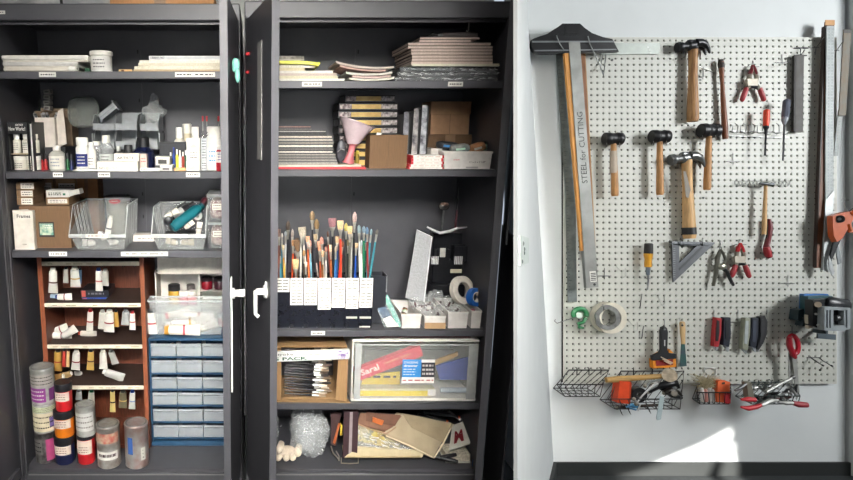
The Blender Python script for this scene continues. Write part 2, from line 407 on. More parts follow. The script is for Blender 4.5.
# ---- left cabinet
t = cabinet('storage_cabinet', 'charcoal metal storage cabinet at the left with paint cans on its floor', -.935, -.052, 1.83, [Z1L, Z2L, Z3L],
            [[(39, 56, 1), (175, 193, 1), (193, 215, 1)], [(53, 63, 1), (98, 110, 1), (186, 200, 1)], [(49, 67, 1), (121, 168, 1)]], True)
k, P, bx = door(t, -.93, math.radians(-93), .43, HX-.004, 1)
k, P, bx = door(t, -.057, math.radians(-92.5), .44, HX-.004, -1)
zh = zp(293, -.4)
h = MB().m(WHM); c = P(.40, -.001, zh); h.cyl(c, c+Vector((.012, 0, 0)), .017, n=18).cyl(c+Vector((.012, 0, 0)), c+Vector((.042, 0, 0)), .011, .0125, n=16); h.box(c.x-.001, c.x+.004, c.y-.012, c.y+.012, zh-.32, zh+.05, .001)
t.part('door_handle', h, 'white knob handle and strike plate', of=k)
g = MB().m(mat('#7fc4b4', .5)); c = P(.36, -.004, zp(65, -.36)); g.blob(c+Vector((.012, 0, 0)), (.011, .012, .022), .2, 60, 3); g.blob(c+Vector((.018, -.008, -.03)), (.008, .008, .02), .2, 60, 4)
t.part('magnet', g, 'small mint green magnet', of=k)
a = MB(); a.label(xp(-14, zp(12, -.004), -.004), xp(5, zp(12, -.004), -.004), zp(14, -.004), zp(10.5, -.004), -.0022, 1, paper=WHITE); t.part('shelf_label', a, 'small white label on the header')
t.done()
# ---- right cabinet
t = cabinet('storage_cabinet', 'charcoal metal storage cabinet beside the white wall with paintbrushes inside', -.036, .905, 1.838, [Z1R, Z2R, Z3R, Z4R],
            [[(302, 322, 1), (448, 463, 1)], [], [(311, 325, 1)], []], False)
k, P, bx = door(t, -.031, math.radians(-80), .445, HX-.002, 1)
h = MB().m(WHM); c = P(.385, -.001, zh); n_ = (P(0, -1, 0)-P(0, 0, 0)).normalized(); 
h.cyl(c, c+n_*.008, .02, n=18).cyl(c+n_*.008, c+n_*.032, .010, n=14); e = c+n_*.034
h.tube([e+Vector((0, 0, .004)), e+Vector((0, -.004, -.03)), e+Vector((0, -.004, -.07)), e+Vector((.01, -.006, -.078))], .006, 8); h.box(c.x-.004, c.x+.002, c.y-.008, c.y+.008, zh-.02, zh+.03)
t.part('door_handle', h, 'white lever handle', of=k)
s_ = MB().m(mat('#8d8b88', .8)); bx(s_, .235, .30, -.002, 0, zp(160, -.3), zp(40, -.3)); t.part('paper_strip', s_, 'grey paper strip taped to the outside', of=k)
s_ = MB().m(REDB)
for vv in (54, 72): s_ = MB().m(REDB); c = P(.06, -.004, zp(vv, -.06)); s_.blob(c, (.008, .008, .006), .1, 40, 1, 12, 8); t.part('magnet', s_, 'small red magnet', of=k)
fx = .756; hx = .900; ang = math.atan2(-.36, fx-hx)
k, P, bx = door(t, hx, ang, math.hypot(.36, fx-hx), HX-.004, -1)
t.new('filler_panel', CAB).plan([(.908, 0), (.804, -.40), (.809, -.402), (.914, 0)], .0, 1.06).plan([(.912, 0), (.764, -.385), (.768, -.387), (.917, 0)], 1.06, 1.52)
t.done()

# ================================================================ LEFT CABINET CONTENTS
def XL(x): return max(x, -.904)
def CB(mb, u0, u1, v0, z, y0, d, c=.001, R=None, zt=None):
    """box standing on height z, front at y0, seen between columns u0..u1 with its front top edge at row v0"""
    x0, x1 = XL(xp(u0, z, y0)), xp(u1, z, y0); z1 = zp(v0, y0) if zt is None else zt
    mb.box(x0, x1, y0, y0+d, z, z1, c, R); return x0, x1, z1
def jar(t, u, v0, z, y, r_px, body, cap, caph=.2, shoulder=.9, neck=.55, lab=None, labm=WHITE, name='bottle_body', n=20, labz=(.15, .7)):
    x = xp(u, z, y); s = (y-CAM.y)/FPX; r = r_px*s; H = zp(v0, y)-z; hb = H*(1-caph)
    b = t.new(name, body); b.lathe(x, y, z, [(0, r*.9), (.003, r), (hb*shoulder-.004 if shoulder < 1 else hb-.004, r), (hb*(shoulder+.05) if shoulder < .95 else hb-.001, r*(.9 if neck > .8 else .75)), (hb, r*neck)], n)
    c = t.new('cap', cap); rc = r*max(neck*1.12, .35); c.lathe(x, y, z+hb-.001, [(0, rc), (H-hb-.003, rc), (H-hb, rc*.85)], n)
    if lab:
        l = MB().m(labm); N = 12; vs = []; a0 = math.pi*1.1; a1 = math.pi*1.9
        za, zb_ = z+hb*labz[0], z+hb*labz[1]*shoulder
        for i in range(N+1):
            a = a0+(a1-a0)*i/N; vs += [(x+(r+.0006)*math.cos(a), y+(r+.0006)*math.sin(a), za), (x+(r+.0006)*math.cos(a), y+(r+.0006)*math.sin(a), zb_)]
        l.add(vs, [(2*i, 2*i+2, 2*i+3, 2*i+1) for i in range(N)])
        l.m(INK if lab is True else lab).scrib(x-r*.55, x+r*.55, za+(zb_-za)*.15, zb_-(zb_-za)*.1, y-r-.0012, 3, int(u), .4)
        t.part('label', l)
    return t
# ---------- top of the cabinets
t = T('cardboard_box', 'flat brown cardboard box lying on top of the left cabinet', 'box'); b = t.new('box_body', mat('#b98a5c', .85, kind='kraft'))
b.box(xp(110, 1.832, .06), xp(214, 1.832, .06), .06, .35, 1.831, 1.875, .002); t.new('tape', mat('#8f6f4f', .4)).box(xp(160, 1.832, .06)-.02, xp(160, 1.832, .06)+.02, .0593, .3505, 1.835, 1.8756); t.done()
t = T('plastic_sheet_roll', 'pale plastic wrapped bundle on top of the left cabinet', 'bundle'); b = t.new('wrap', mat('#c9cbc8', .3, hx2='#9ea2a3', sc=20))
b.loft((-.93, .12, 1.868), (-.50, .12, 1.868), [(0, .02, .02), (.05, .03, .028), (.5, .033, .028), (.95, .028, .028), (1, .02, .02)], 12); 
t.new('tie', BLACK).loft((-.7, .12, 1.868), (-.69, .12, 1.868), [(0, .0345, .0305), (1, .0345, .0305)], 14); t.done()
# ---------- first shelf, left
BOUND = (-.906, -.074, .4445, Z0+.0004)
z = Z1L
def tray(nm, lb, u0, u1, z0, z1, y0, d, m_, gp=None):
    t = T(nm, lb, 'canvas', gp); b = t.new('canvas_face', m_); x0, x1 = XL(xp(u0, z0, y0)), xp(u1, z0, y0); b.box(x0, x1, y0, y0+d, z0+(z1-z0)*.25, z1, .003)
    t.new('stretcher_bar', PAPER).box(x0+.003, x1-.003, y0+.004, y0+d-.004, z0, z0+(z1-z0)*.25+.001, 0); t.done()
tray('white_canvas', 'thin white canvas panel at the bottom of the top left shelf pile', -6, 72, z, z+.017, .05, .32, PAPER)
tray('white_canvas', 'middle white canvas panel in the pile on the top left shelf', -8, 78, z+.0172, z+.036, .045, .34, mat('#cfcdc8', .7))
tray('white_canvas', 'white canvas panel with slanted end topping the pile on the top left shelf', -8, 88, z+.0362, z+.058, .04, .36, WHITE)
t = T('paper_roll', 'small rolled white paper beside the white tub', 'paper roll'); b = t.new('roll', WHITE); x = xp(80, z, .06); b.cyl((x, .03, z+.010), (x-.03, .04, z+.0101), .0095); 
t.new('roll_core', mat('#6b6a66')).cyl((x+.0003, .0299, z+.010), (x-.001, .0301, z+.0101), .004); t.done()
t = T('tape_core', 'small dark green object between the paper roll and white tub', 'object'); x = xp(88.5, z, .08); t.new('plug', mat('#2f6a48', .4)).cyl((x, .06, z+.008), (x, .085, z+.008), .0078); t.new('rim', mat('#245238')).cyl((x, .058, z+.008), (x, .06, z+.008), .006); t.done()
t = T('plastic_tub', 'round white lidded tub standing on the top left shelf', 'tub')
jar(t, 102, 51, z, .09, 10, WHITE, WHITE, .2, .98, .97, mat('#4c4c50'), mat('#d6d4ce'), 'tub_body', 28, (.1, .9)); t.done()
zz = z
for i, (u0, u1, h, hx, lb) in enumerate([(133, 226, .008, '#b9a283', 'brown board lying lowest in the right pile on the top left shelf'), (134, 226, .011, '#dcd6c4', 'cream pad just above the brown board on the top left shelf'),
        (138, 226, .011, '#d3cbb6', 'cream pad in the middle of the right pile on the top left shelf'), (139, 226, .010, '#e2ddcf', 'pale pad with curled left end under the printed pad')]):
    t = T('paper_pad', lb, 'paper pad'); y0 = .03+.004*i; x0, x1 = xp(u0, zz, y0), xp(u1, zz, y0)
    t.new('cover', mat(hx, .8)).box(x0, x1, y0, .37, zz+.0002, zz+.002, 0); pg = t.new('pages', mat(hx, .85, n=.12, sc=200)); pg.box(x0+.001, x1, y0+.001, .369, zz+.002, zz+h, .001)
    t.done(); zz += h+.0003
t = T('paper_pad', 'white printed pad on top of the right pile on the top left shelf', 'paper pad'); x0, x1 = xp(149, zz, .04), xp(226, zz, .04)
t.new('cover', mat('#dcdcd8')).box(x0, x1, .04, .36, zz+.0002, zz+.0145, .001); l = MB().m(mat('#c8cacb')).box(x0+.004, x1-.004, .0392, .04, zz+.003, zz+.012); l.m(INK).text('PAINT PAD', x0+.012, .0388, zz+.005, .006); 
l.lathe(x0+.062, .0, zz, [(0, .0001), (.0001, .0001)], 6); t.part('label', l); t.done()
t = T('wood_strip', 'short brown wood scrap lying in front of the pad pile', 'wood strip'); b = t.new('strip', WOODL); x0, x1 = xp(119, z, .03), xp(132.5, z, .03); b.box(x0, x1, .022, .034, z+.0003, z+.0075, .002); t.new('stain', WOODD).box(x0+.01, x0+.02, .0215, .022, z+.001, z+.006); t.done()
# ---------- second shelf, left
z = Z2L
t = T('paint_medium_set', 'black and white boxed set of painting mediums at the left end of the second shelf', 'boxed set'); y0 = .05
x0, x1 = XL(xp(2, z, y0)), xp(30.2, z, y0); z1 = zp(122, y0); zm = zp(134, y0); zb_ = zp(171, y0)
b = t.new('carton', BLACK); b.box(x0, x1, y0, y0+.10, zm, z1, .001).box(x0, x1, y0+.09, y0+.10, z, zm).box(x1-.003, x1, y0, y0+.09, z, zm).box(x0, x0+.003, y0, y0+.09, z, zm).box(x0, x1, y0, y0+.10, z, z+.003)
l = MB().m(WHITE); l.text('New Works!', x0+.004, y0-.0006, zm+.012, .014, x1-x0-.012, bold=.01); l.text('ARTIST', x0+.028, y0-.0006, z1-.014, .007, .03, bold=.01); t.part('lettering', l)
for i in range(3):
    r = .0145; x = x0+.019+i*.034
    q = t.new('bottle', mat('#d9d5c8', .4)); q.lathe(x, y0+.03, z+.065, [(0, r), (.045, r), (.05, r*.6), (.054, r*.6)], 16); c = MB().m(WHITE).lathe(x, y0+.03, z+.118, [(0, r*.75), (.016, r*.75)], 14); t.part('cap', c, of=t.idx())
    q.m(INK).scrib(x-.009, x+.009, z+.075, z+.105, y0+.03-r-.0008, 4, i, .35)
b = t.new('tray', mat('#b8a98c')).box(x0+.004, x1-.004, y0+.003, y0+.08, z+.060, z+.064)
for i in range(2):
    r = .024; x = x0+.028+i*.05; q = t.new('jar', mat('#d5cfc2', .4)); q.lathe(x, y0+.03, z+.0031, [(0, r), (.036, r)], 20); c = MB().m(WHITE).lathe(x, y0+.03, z+.0391, [(0, r*1.03), (.014, r*1.03), (.0145, r)], 20); t.part('lid', c, of=t.idx())
    q.m(INK).scrib(x-.014, x+.014, z+.01, z+.03, y0+.03-r-.0008, 3, i, .35)
t.done()
t = T('drawing_pad', 'thin black bordered pad standing upright beside the boxed medium set', 'pad'); x0, x1 = xp(31.8, z, .04), xp(35, z, .04); t.new('pages', mat('#b9b7b2')).box(x0+.002, x1-.002, .045, .16, z, zp(124, .04)); t.new('cover', BLACK).box(x0, x0+.002, .04, .165, z, zp(122, .04)); t.new('cover', BLACK).box(x1-.002, x1, .04, .165, z, zp(122, .04)); t.done()
t = T('storage_box', 'dark box behind the small paint bottles supporting the white carton', 'box'); b = t.new('box_body', mat('#2b2b2e')); x0, x1, zc = CB(b, 36, 66, 147.5, z, .16, .14); t.new('lid', mat('#232327')).box(x0-.0015, x1+.0015, .1585, .3015, zc-.012, zc+.001); zc += .0012; t.done()
t = T('open_carton', 'open white carton of packets on the dark box', 'carton'); x0, x1 = xp(36.5, zc, .165), xp(56, zc, .165); zt_ = zp(117.5, .165)
b = t.new('box_body', mat('#c9c0b6', .8)); b.openbox(x0, x1, .165, .25, zc, zt_, .002); t.new('flap', mat('#c4bbb0', .8)).prism([(x1+.0005, zc), (x1+.035, zc+.012), (x1+.028, zp(108, .19)), (x1+.008, zp(111, .19)), (x1+.0005, zt_)], .19, .193); t.done()
for i in range(6):
    x = x0+.012+i*.011; tt = T('paint_packet', 'black and white packet poking out of the open white carton', 'packet', 'packets in the open carton')
    R = rz(random.uniform(-.3, .3)); q = tt.new('packet', mat('#c9c9c8', hx2='#3a3a3c', sc=60)); q.M = about((x, .2, zc+.05), ry(random.uniform(-.35, .35))); q.box(x-.004, x+.004, .18+.01*(i % 3), .20+.01*(i % 3), zc+.03, zt_+.012+.008*random.random(), .001)
    k = tt.new('crimp', mat('#8b8b8b')); k.M = q.M; k.box(x-.0045, x+.0045, .185+.01*(i % 3), .187+.01*(i % 3), zt_+.015, zt_+.02); tt.done()
cols = [('#5a2a22', 'brown'), ('#b3262c', 'red'), ('#a32c2c', 'crimson'), ('#2b2f38', 'black'), ('#2c6b3f', 'green'), ('#232a55', 'dark blue')]
for i, (hx, cn) in enumerate(cols):
    t = T('ink_bottle', 'small %s paint bottle in front of the dark box on the second shelf' % cn, 'paint bottle', 'small paint bottles under the open carton'); jar(t, 38.5+i*3.9+(14 if i > 3 else 0), 153+(i % 2), z, .10, 1.75, mat(hx, .3), BLACK, .33, .85, .5, n=12); t.done()
t = T('glue_bottle', 'clear bottle with white cap and pale label standing before the open carton', 'bottle'); jar(t, 58, 145, z, .055, 7.8, mat('#c8c8bd', .15, alpha=.7), WHITE, .2, .86, .42, mat('#7d8c96'), mat('#cfccc2'), labz=(.1, .85)); t.done()
t = T('paper_scrap', 'small paper leaflet lying flat in front of the blue labelled jar', 'leaflet'); b = t.new('leaf', WHITE); b.M = about((xp(82, z, .05), .05, z), rz(.15)); x0, x1 = xp(72, z, .03), xp(96, z, .03); b.box(x0, x1, .032, .072, z+.0003, z+.005, .001); b2 = t.new('fold', mat('#bfc0c2')); b2.M = b.M; b2.box(x0+.02, x1-.004, .034, .066, z+.0052, z+.009, .001); t.done()
for a in [('supplement_jar', 'white jar with a deep blue label and ribbed cap', 'jar', 83.5, 137, .10, 6.6, WHITE, WHITE, .24, .93, .8, WHITE, mat('#1f2b6e')),
          ('dropper_bottle', 'small white bottle with a dark round mark beside the blue labelled jar', 'bottle', 92.5, 142, .095, 4.4, WHITE, mat('#c9c9c6'), .2, .9, .6, INK, WHITE),
          ('clear_jar', 'clear glass jar with white lid between the white bottle and tall clear bottle', 'jar', 98, 141, .125, 4.2, CLEARM, WHITE, .14, .9, .75, None, WHITE),
          ('solvent_bottle', 'tall clear glass bottle with a white screw cap', 'bottle', 107.5, 135, .12, 7, CLEARM, WHITE, .22, .84, .5, INK, mat('#b9bdb8')),
          ('small_vial', 'grey glass vial with silver cap right of the tall clear bottle', 'vial', 119.5, 146, .11, 3.6, mat('#7d7f7a', .2, alpha=.7), STEEL, .2, .85, .5, None, WHITE),
          ('ink_bottle', 'dark bottle with a pale label in front of the bin shelf', 'bottle', 129, 144.5, .12, 5.2, mat('#3a3d3e', .2), BLACK, .2, .9, .7, WHITE, mat('#a9a79f')),
          ('ink_bottle', 'large dark navy ink bottle with black cap', 'bottle', 144, 137, .12, 10.8, mat('#171c38', .15), BLACK, .3, .82, .5, None, WHITE),
          ('gesso_bottle', 'short white bottle with pink mark at the back of the second shelf', 'bottle', 180.5, 127, .22, 6.3, mat('#c9c3b6', .4), WHITE, .26, .88, .55, REDB, mat('#c9c3b6')),
          ('gesso_bottle', 'cream bottle with screw cap between two short white bottles', 'bottle', 187.7, 123.5, .27, 5.2, mat('#bcb295', .4), mat('#d2cfc4'), .22, .9, .8, None, WHITE),
          ('gesso_bottle', 'round white bottle behind the stacked small white boxes', 'bottle', 195.8, 126.5, .20, 5.4, mat('#b9b3a6', .4), WHITE, .28, .8, .6, None, WHITE),
          ('gesso_bottle', 'large white bottle with pale blue print at the right of the second shelf', 'bottle', 215, 126, .09, 9, WHITE, WHITE, .13, .85, .75, mat('#3f93b8'), mat('#e5e5e2')),
          ]:
    nm, lb, cat, u, v, y, r, bm_, cm, ch, sh, nk, lab, lm = a
    t = T(nm, lb, cat); jar(t, u, v, z, y, r, bm_, cm, ch, sh, nk, lab, lm); t.done()
t = T('glue_tube', 'red and white squeeze tube standing before the large white bottle', 'tube'); jar(t, 220.5, 146.5, z, .045, 4.3, mat('#b5202c', .35), WHITE, .12, .95, .8, mat('#3a4fa0'), WHITE, labz=(.4, .95)); t.done()
for i, (u, hx) in enumerate([(203.5, .20), (207.5, .24), (219, .22)]):
    t = T('needle_bottle', ['slender clear bottle with a red needle tip, left of the pair', 'slender clear bottle with a red needle tip, right of the pair', 'slender clear bottle with a red tip behind the large white bottle'][i], 'bottle', 'red tipped needle bottles')
    x = xp(u, z, hx); s = (hx-CAM.y)/FPX; H = zp(116, hx)-z; t.new('bottle_body', CLEARM).lathe(x, hx, z, [(0, 1.9*s), (H*.6, 1.9*s), (H*.66, .9*s), (H*.72, .7*s)], 12); t.new('tip', REDB).lathe(x, hx, z+H*.9, [(0, .9*s), (H*.1, .8*s)], 10); t.new('needle', STEEL).lathe(x, hx, z+H*.72, [(0, .35*s), (H*.19, .25*s)], 6); t.done()
zz = z
for i in range(3):
    v1 = [160.5, 149.3, 138][i]; t = T('small_carton', ['lowest', 'middle', 'topmost'][i]+' of three small white cartons stacked on the second shelf', 'carton', 'stacked small white cartons'); b = t.new('box_body', mat('#d9d6ce', .7)); x0, x1 = xp(187, zz, .05), xp(200.5, zz, .05); zt_ = zp(v1, .05)-.0004
    b.box(x0, x1, .05, .13, zz+.0003, zt_, .001, rz(-.06)); b.m(mat('#bfbdb6')).prism([(x0+.004, zz+.006), (x1-.004, zz+.006), ((x0+x1)/2, zz+.02)], .0475, .0476) if i != 1 else b.m(INK).scrib(x0+.012, x1-.01, zz+.008, zt_-.008, .0465, 3, 3, .4)
    k = t.new('side_print', mat('#b9bcc0')); k.box(x1+.002, x1+.022, .058, .128, zz+.0008, zt_-.001, .001); k.m(INK).scrib(x1+.005, x1+.02, zz+.005, zt_-.006, .0575, 3, i, .4); t.done(); zz = zt_
# grey stacking bins shelf
t = T('bin_organizer', 'dark grey two row bin organizer at the back of the second shelf', 'organizer'); GB = mat('#8b8f91', .4); yb = .24
for (u0, u1, va, vb) in [(92.5, 115, 128, 115), (115, 137.5, 128, 115), (93.5, 115, 147, 131), (115, 136.5, 147, 131), (139.5, 159, 128.5, 115), (140.5, 158.5, 147, 131)]:
    zf = zp(va, yb); x0, x1 = xp(u0, zf, yb)+.001, xp(u1, zf, yb)-.001; zt_ = zp(vb, yb); q = t.new('bin', GB)
    q.box(x0, x1, yb, yb+.003, zf-.006, zf+(zt_-zf)*.35); q.box(x0, x1, yb, yb+.12, zf-.009, zf-.006); q.box(x0, x1, yb+.117, yb+.12, zf-.006, zt_+.012)
    for xx in (x0, x1-.002): q.add([(xx, yb, zf-.006), (xx, yb+.12, zf-.006), (xx, yb+.12, zt_+.012), (xx, yb+.03, zt_), (xx, yb, zf+.02), (xx+.002, yb, zf-.006), (xx+.002, yb+.12, zf-.006), (xx+.002, yb+.12, zt_+.012), (xx+.002, yb+.03, zt_), (xx+.002, yb, zf+.02)], [(0, 1, 2, 3, 4), (9, 8, 7, 6, 5)]+[(i, (i+1) % 5, 5+(i+1) % 5, 5+i) for i in range(5)])
x0 = xp(92, z, yb); x1 = xp(160, z, yb); t.new('stand', GB).box(x0, x0+.003, yb+.02, yb+.12, z, zp(133, yb)).box(x1-.004, x1, yb+.02, yb+.12, z, zp(133, yb)).box(x0, x1, yb+.11, yb+.12, z, z+.05); t.done()
t = T('plastic_bin', 'loose dark grey bin lying tilted on the bin organizer', 'bin'); q = t.new('bin_body', GB); c = pw(109, 112, yb+.05); q.M = about(c, ry(math.radians(-38))); q.openbox(c.x-.038, c.x+.038, c.y-.03, c.y+.05, c.z-.012, c.z+.014, .0025); q2 = t.new('divider', mat('#7c8083')); q2.M = q.M; q2.box(c.x-.036, c.x+.036, c.y-.032, c.y-.03, c.z-.002, c.z+.002)
q3 = t.new('end_wall', GB); q3.M = q.M; q3.box(c.x+.0385, c.x+.042, c.y-.03, c.y+.05, c.z-.022, c.z+.024); t.done()
t = T('plastic_bag', 'crumpled clear plastic bag heaped on the right bins', 'bag'); t.new('bag_body', BAG).blob(pw(153.5, 112, yb+.06)+Vector((0, 0, .0)), (.043, .034, .034), .5, 28, 5); t.new('bag_neck', BAG).blob(pw(154, 102, yb+.08), (.02, .015, .03), .5, 40, 9, 16, 12); t.done()
for (u, v, rx_, rz_, lb) in [(33, 107, .030, .050, 'rounded clear plastic lid leaning behind the open carton'), (83, 112, .062, .062, 'large rounded clear plastic lid leaning left of the bin organizer')]:
    t = T('lid_panel', lb, 'plastic lid'); c = pw(u, v, .40 if u < 50 else .30); q = t.new('lid_body', mat('#8a8e88', .3, alpha=.42)); q.M = about(c, rx(-.10)); q.loft(c+Vector((0, -.01, 0)), c+Vector((0, .01, 0)), [(0, rx_*.9, rz_*.9), (.4, rx_, rz_), (1, rx_, rz_)], 24, e=.7, cap=True)
    q = t.new('lid_rim', mat('#9aa09a', .3, alpha=.5)); q.M = about(c, rx(-.10)); q.tube([c+Vector((rx_*math.copysign(abs(math.cos(a))**.7, math.cos(a)), .011, rz_*math.copysign(abs(math.sin(a))**.7, math.sin(a)))) for a in [k*math.pi/14 for k in range(28)]], .002, 5, True); t.done()
for i in range(4):
    t = T('sample_packet', ['lowest', 'second', 'third', 'topmost'][i]+' of the grey packets stacked upright behind the open carton', 'packet', 'stacked grey packets'); c = pw(47.5, 108-i*5.4, .28); q = t.new('packet', mat('#7a7872', .6)); q.box(c.x-.013, c.x+.013, .27, .31, c.z-.009, c.z+.009, .002, ry((-1)**i*.12)); t.new('print', mat('#4a4844')).box(c.x-.008, c.x+.008, .2692, .27, c.z-.003, c.z+.003); t.done()
t = T('storage_box', 'brown carton behind the open white carton at the back of the second shelf', 'box'); q = t.new('box_body', mat('#6d5b48', .8)); x0, x1, z1 = CB(q, 38, 74, 111, z, .315, .09); t.new('flap', mat('#8c7a62', .8)).box(x0+.02, x1, .33, .40, z1, z1+.012, .001); t.done()
x0 = xp(50, 1.6, .3)
t = T('flat_carton', 'long flat white carton with faint grey print at the front of the second shelf', 'carton'); q = t.new('box_body', mat('#e2ded2', .6)); x0, x1, z1 = CB(q, 97.5, 138, 161.5, z, .03, .06, R=rz(-.02)); l = MB().m(INK); l.text('NO.C', x0+.008, .0283, z+.007, .009); l.m(mat('#8a8a88')).scrib(x0+.035, x1-.02, z+.006, z+.018, .0283, 2, 4); t.part('print', l); zf = z1; t.done()
t = T('flat_carton', 'white lettered carton lying on the long flat carton', 'carton'); q = t.new('box_body', mat('#d8d3c8', .6)); x0, x1 = xp(114, zf, .045), xp(139, zf, .045); z1 = zp(153.5, .045); q.box(x0, x1, .045, .085, zf+.0005, z1, .001, rz(.03)); l = MB().m(INK); l.text('ARTISTS', x0+.012, .0437, zf+.008, .009, .06, bold=.01); t.part('print', l); t.done()
t = T('small_carton', 'small pale pink carton right of the lettered carton', 'carton'); q = t.new('box_body', mat('#c9b0a6', .6)); x0, x1 = xp(140.5, z, .05), xp(147, z, .05); q.box(x0, x1, .05, .08, z, zp(154, .05), .001); l = MB().m(REDB).scrib(x0+.003, x1-.003, z+.03, z+.05, .0492, 2, 5); t.part('print', l); t.done()
t = T('paper_pack', 'flat white packet lying in front of the dark ink bottle', 'packet'); q = t.new('packet', WHITE); x0, x1 = xp(139.8, z, .03), xp(160, z, .03); q.box(x0, x1, .03, .048, z+.0003, z+.012, .002, rz(.02)); t.new('print', mat('#a1553d')).scrib(x0+.004, x0+.03, z+.003, z+.010, .0285, 1, 2); t.done()
for i, (u0, u1, v, vb, lb) in enumerate([(154.5, 168.5, 165.0, 171.5, 'lower white lidded box right of the dark ink bottle'), (155.5, 170, 156.5, 164.8, 'upper white lidded box with black band right of the dark ink bottle')]):
    t = T('pigment_box', lb, 'box', 'pair of white lidded boxes'); y = .055; za = z if i == 0 else zp(164.9, y); z1 = zp(v, y); x0, x1 = xp(u0+5.4*(i == 0), za, y), xp(u1+4*(i == 0), za, y); t.new('box_body', mat('#cfccc5')).box(x0+.0015, x1-.0015, y+.0015, y+.06, za+.0005, z1-.008); t.new('lid', WHITE).box(x0, x1, y, y+.062, z1-.008, z1-.0005, .001); t.new('label', mat('#46443f')).box(x0+.01, x1-.012, y-.0002, y+.0008, za+.004, z1-.012); t.done()
for i, (u, v, hx, cn) in enumerate([(171, 152, '#3a2a22', 'dark brown'), (174.2, 147, '#28449a', 'blue'), (177.3, 149, '#d8c53a', 'yellow'), (180.3, 150, '#dcdcdc', 'white'), (183.3, 151.5, '#b03d2c', 'red'), (186, 150, '#23543b', 'green')]):
    t = T('marker_bottle', 'slim %s paint bottle in the row left of the stacked cartons' % cn, 'paint bottle', 'slim coloured paint bottles'); jar(t, u, v, z, .135, 1.45, mat(hx, .35), mat('#2a3f8c' if i == 1 else '#dddcd6'), .25, .88, .5, n=10); t.done()
t = T('dark_tray', 'dark plastic tray behind the slim coloured bottles', 'tray'); q = t.new('tray_body', mat('#26282d')); CB(q, 160, 186, 142, z, .16, .05); t.new('rim', BLACK).box(xp(160, z, .16), xp(186, z, .16), .158, .16, zp(144, .16), zp(142, .16)); t.done()
t = T('wood_block', 'small pale wooden block at the front left of the stacked cartons', 'block'); q = t.new('block', WOODL); x0, x1 = xp(174, z, .04), xp(186, z, .04); q.box(x0, x1, .035, .047, z+.0003, z+.013, .003, rz(-.05)); t.new('end_cut', WOOD).box(x0+.001, x0+.004, .0342, .0352, z+.002, z+.011); t.done()
# ---------- third shelf, left
z = Z3L
t = T('cardboard_box', 'large kraft cardboard box with a green sticker on the third shelf', 'box'); q = t.new('box_body', KRAFT); x0, x1, z1 = CB(q, 21.5, 72, 206, z, .065, .24)
q.m(KRAFTD).box(x0+.001, x1-.001, .0645, .0652, z1-.0015, z1-.0005); l = MB().m(mat('#252524')).box(xp(36, 1.2, .065), xp(51.5, 1.2, .065), .064, .065, zp(237, .065), zp(222, .065)); l.m(mat('#5c8f83', hx2='#c9d0b8', sc=60)).box(xp(37, 1.2, .065), xp(50.5, 1.2, .065), .0634, .0641, zp(235, .065), zp(223.5, .065)); l.m(WHITE).scrib(xp(42, 1.2, .065), xp(50, 1.2, .065), zp(229, .065), zp(224, .065), .063, 2, 3)
t.part('sticker', l, 'green and black printed sticker'); zk = z1; t.done()
t = T('white_carton', 'white cardboard mailer standing before the kraft box on the third shelf', 'carton'); y = .035; q = t.new('box_body', mat('#d5cec3', .75)); x0, x1, z1 = CB(q, 10, 35, 211, z, y, .025); q.m(mat('#bcb4a8')).prism([(x1, z1-.006), (x1-.002, z1), (x1-.02, z1+.006), (x0, z1+.003), (x0, z1)], y+.002, y+.004)
l = MB().m(INK); l.text('Frames', x0+.016, y-.0006, z1-.026, .013, .05, bold=.02); t.part('lettering', l); t.new('tab', mat('#c4bcb0')).lathe((x0+x1)/2, y+.001, z+.02, [(0, .008), (.002, .008)], 14); t.done()
zz = zk+.0005
for i in range(3):
    t = T('kraft_carton', ['lowest', 'middle', 'topmost'][i]+' kraft carton with white label stacked on the left of the large box', 'carton', 'small labelled kraft cartons'); y = .085+.002*i; u0, u1 = [(11.5, 33), (11, 33), (13, 34)][i]; va, vb = [(198, 206), (191, 198.5), (183.5, 191)][i]
    h = zp(va, y)-zp(vb, y); a = ry(.10); x0, x1 = XL(xp(u0, zz, y)+.004), xp(u1, zz, y); q = t.new('box_body', mat('#80654a', .85)); q.M = about((x0, y, zz), rz(.04)); q.box(x0, x1, y, y+.14, zz, zz+h-.0015, .001); l = t.new('label'); l.M = q.M; l.label(x0+.017, x1-.001, zz+.003, zz+h-.004, y-.0003, 2, i); t.done(); zz += h
y = .10; x0, x1 = xp(46, zk, y), xp(69, zk, y); h = zp(197.5, y)-zk
t = T('kraft_carton', 'kraft carton with white label on the right of the large box', 'carton', 'small labelled kraft cartons'); q = t.new('box_body', mat('#866b4d', .85)); q.box(x0, x1, y, y+.14, zk+.0005, zk+h, .001); l = t.new('label'); l.label(x0+.008, x1-.006, zk+.006, zk+h-.006, y-.0003, 2, 7); t.done()
t = T('stapler_box', 'white box with dark lettering resting on the right kraft carton', 'box'); q = t.new('box_body', mat('#c9c7c0', .6)); za = zk+h+.0005; x0, x1 = xp(46, za, y), xp(69, za, y); q.box(x0, x1, y, y+.08, za, za+.027, .001, rz(.05)); q2 = t.new('flap', mat('#b4b2ab')); q2.M = about((x1, y, za), ry(-.2)); q2.box(x1+.001, x1+.045, y+.002, y+.05, za+.004, za+.024, .001); l = MB().m(INK); l.scrib(x0+.01, x1-.03, za+.007, za+.02, y-.0025, 2, 8, .7); l.m(mat('#2e6b50')).box(x1-.022, x1-.012, y-.0035, y-.003, za+.008, za+.016); t.part('print', l); t.done()
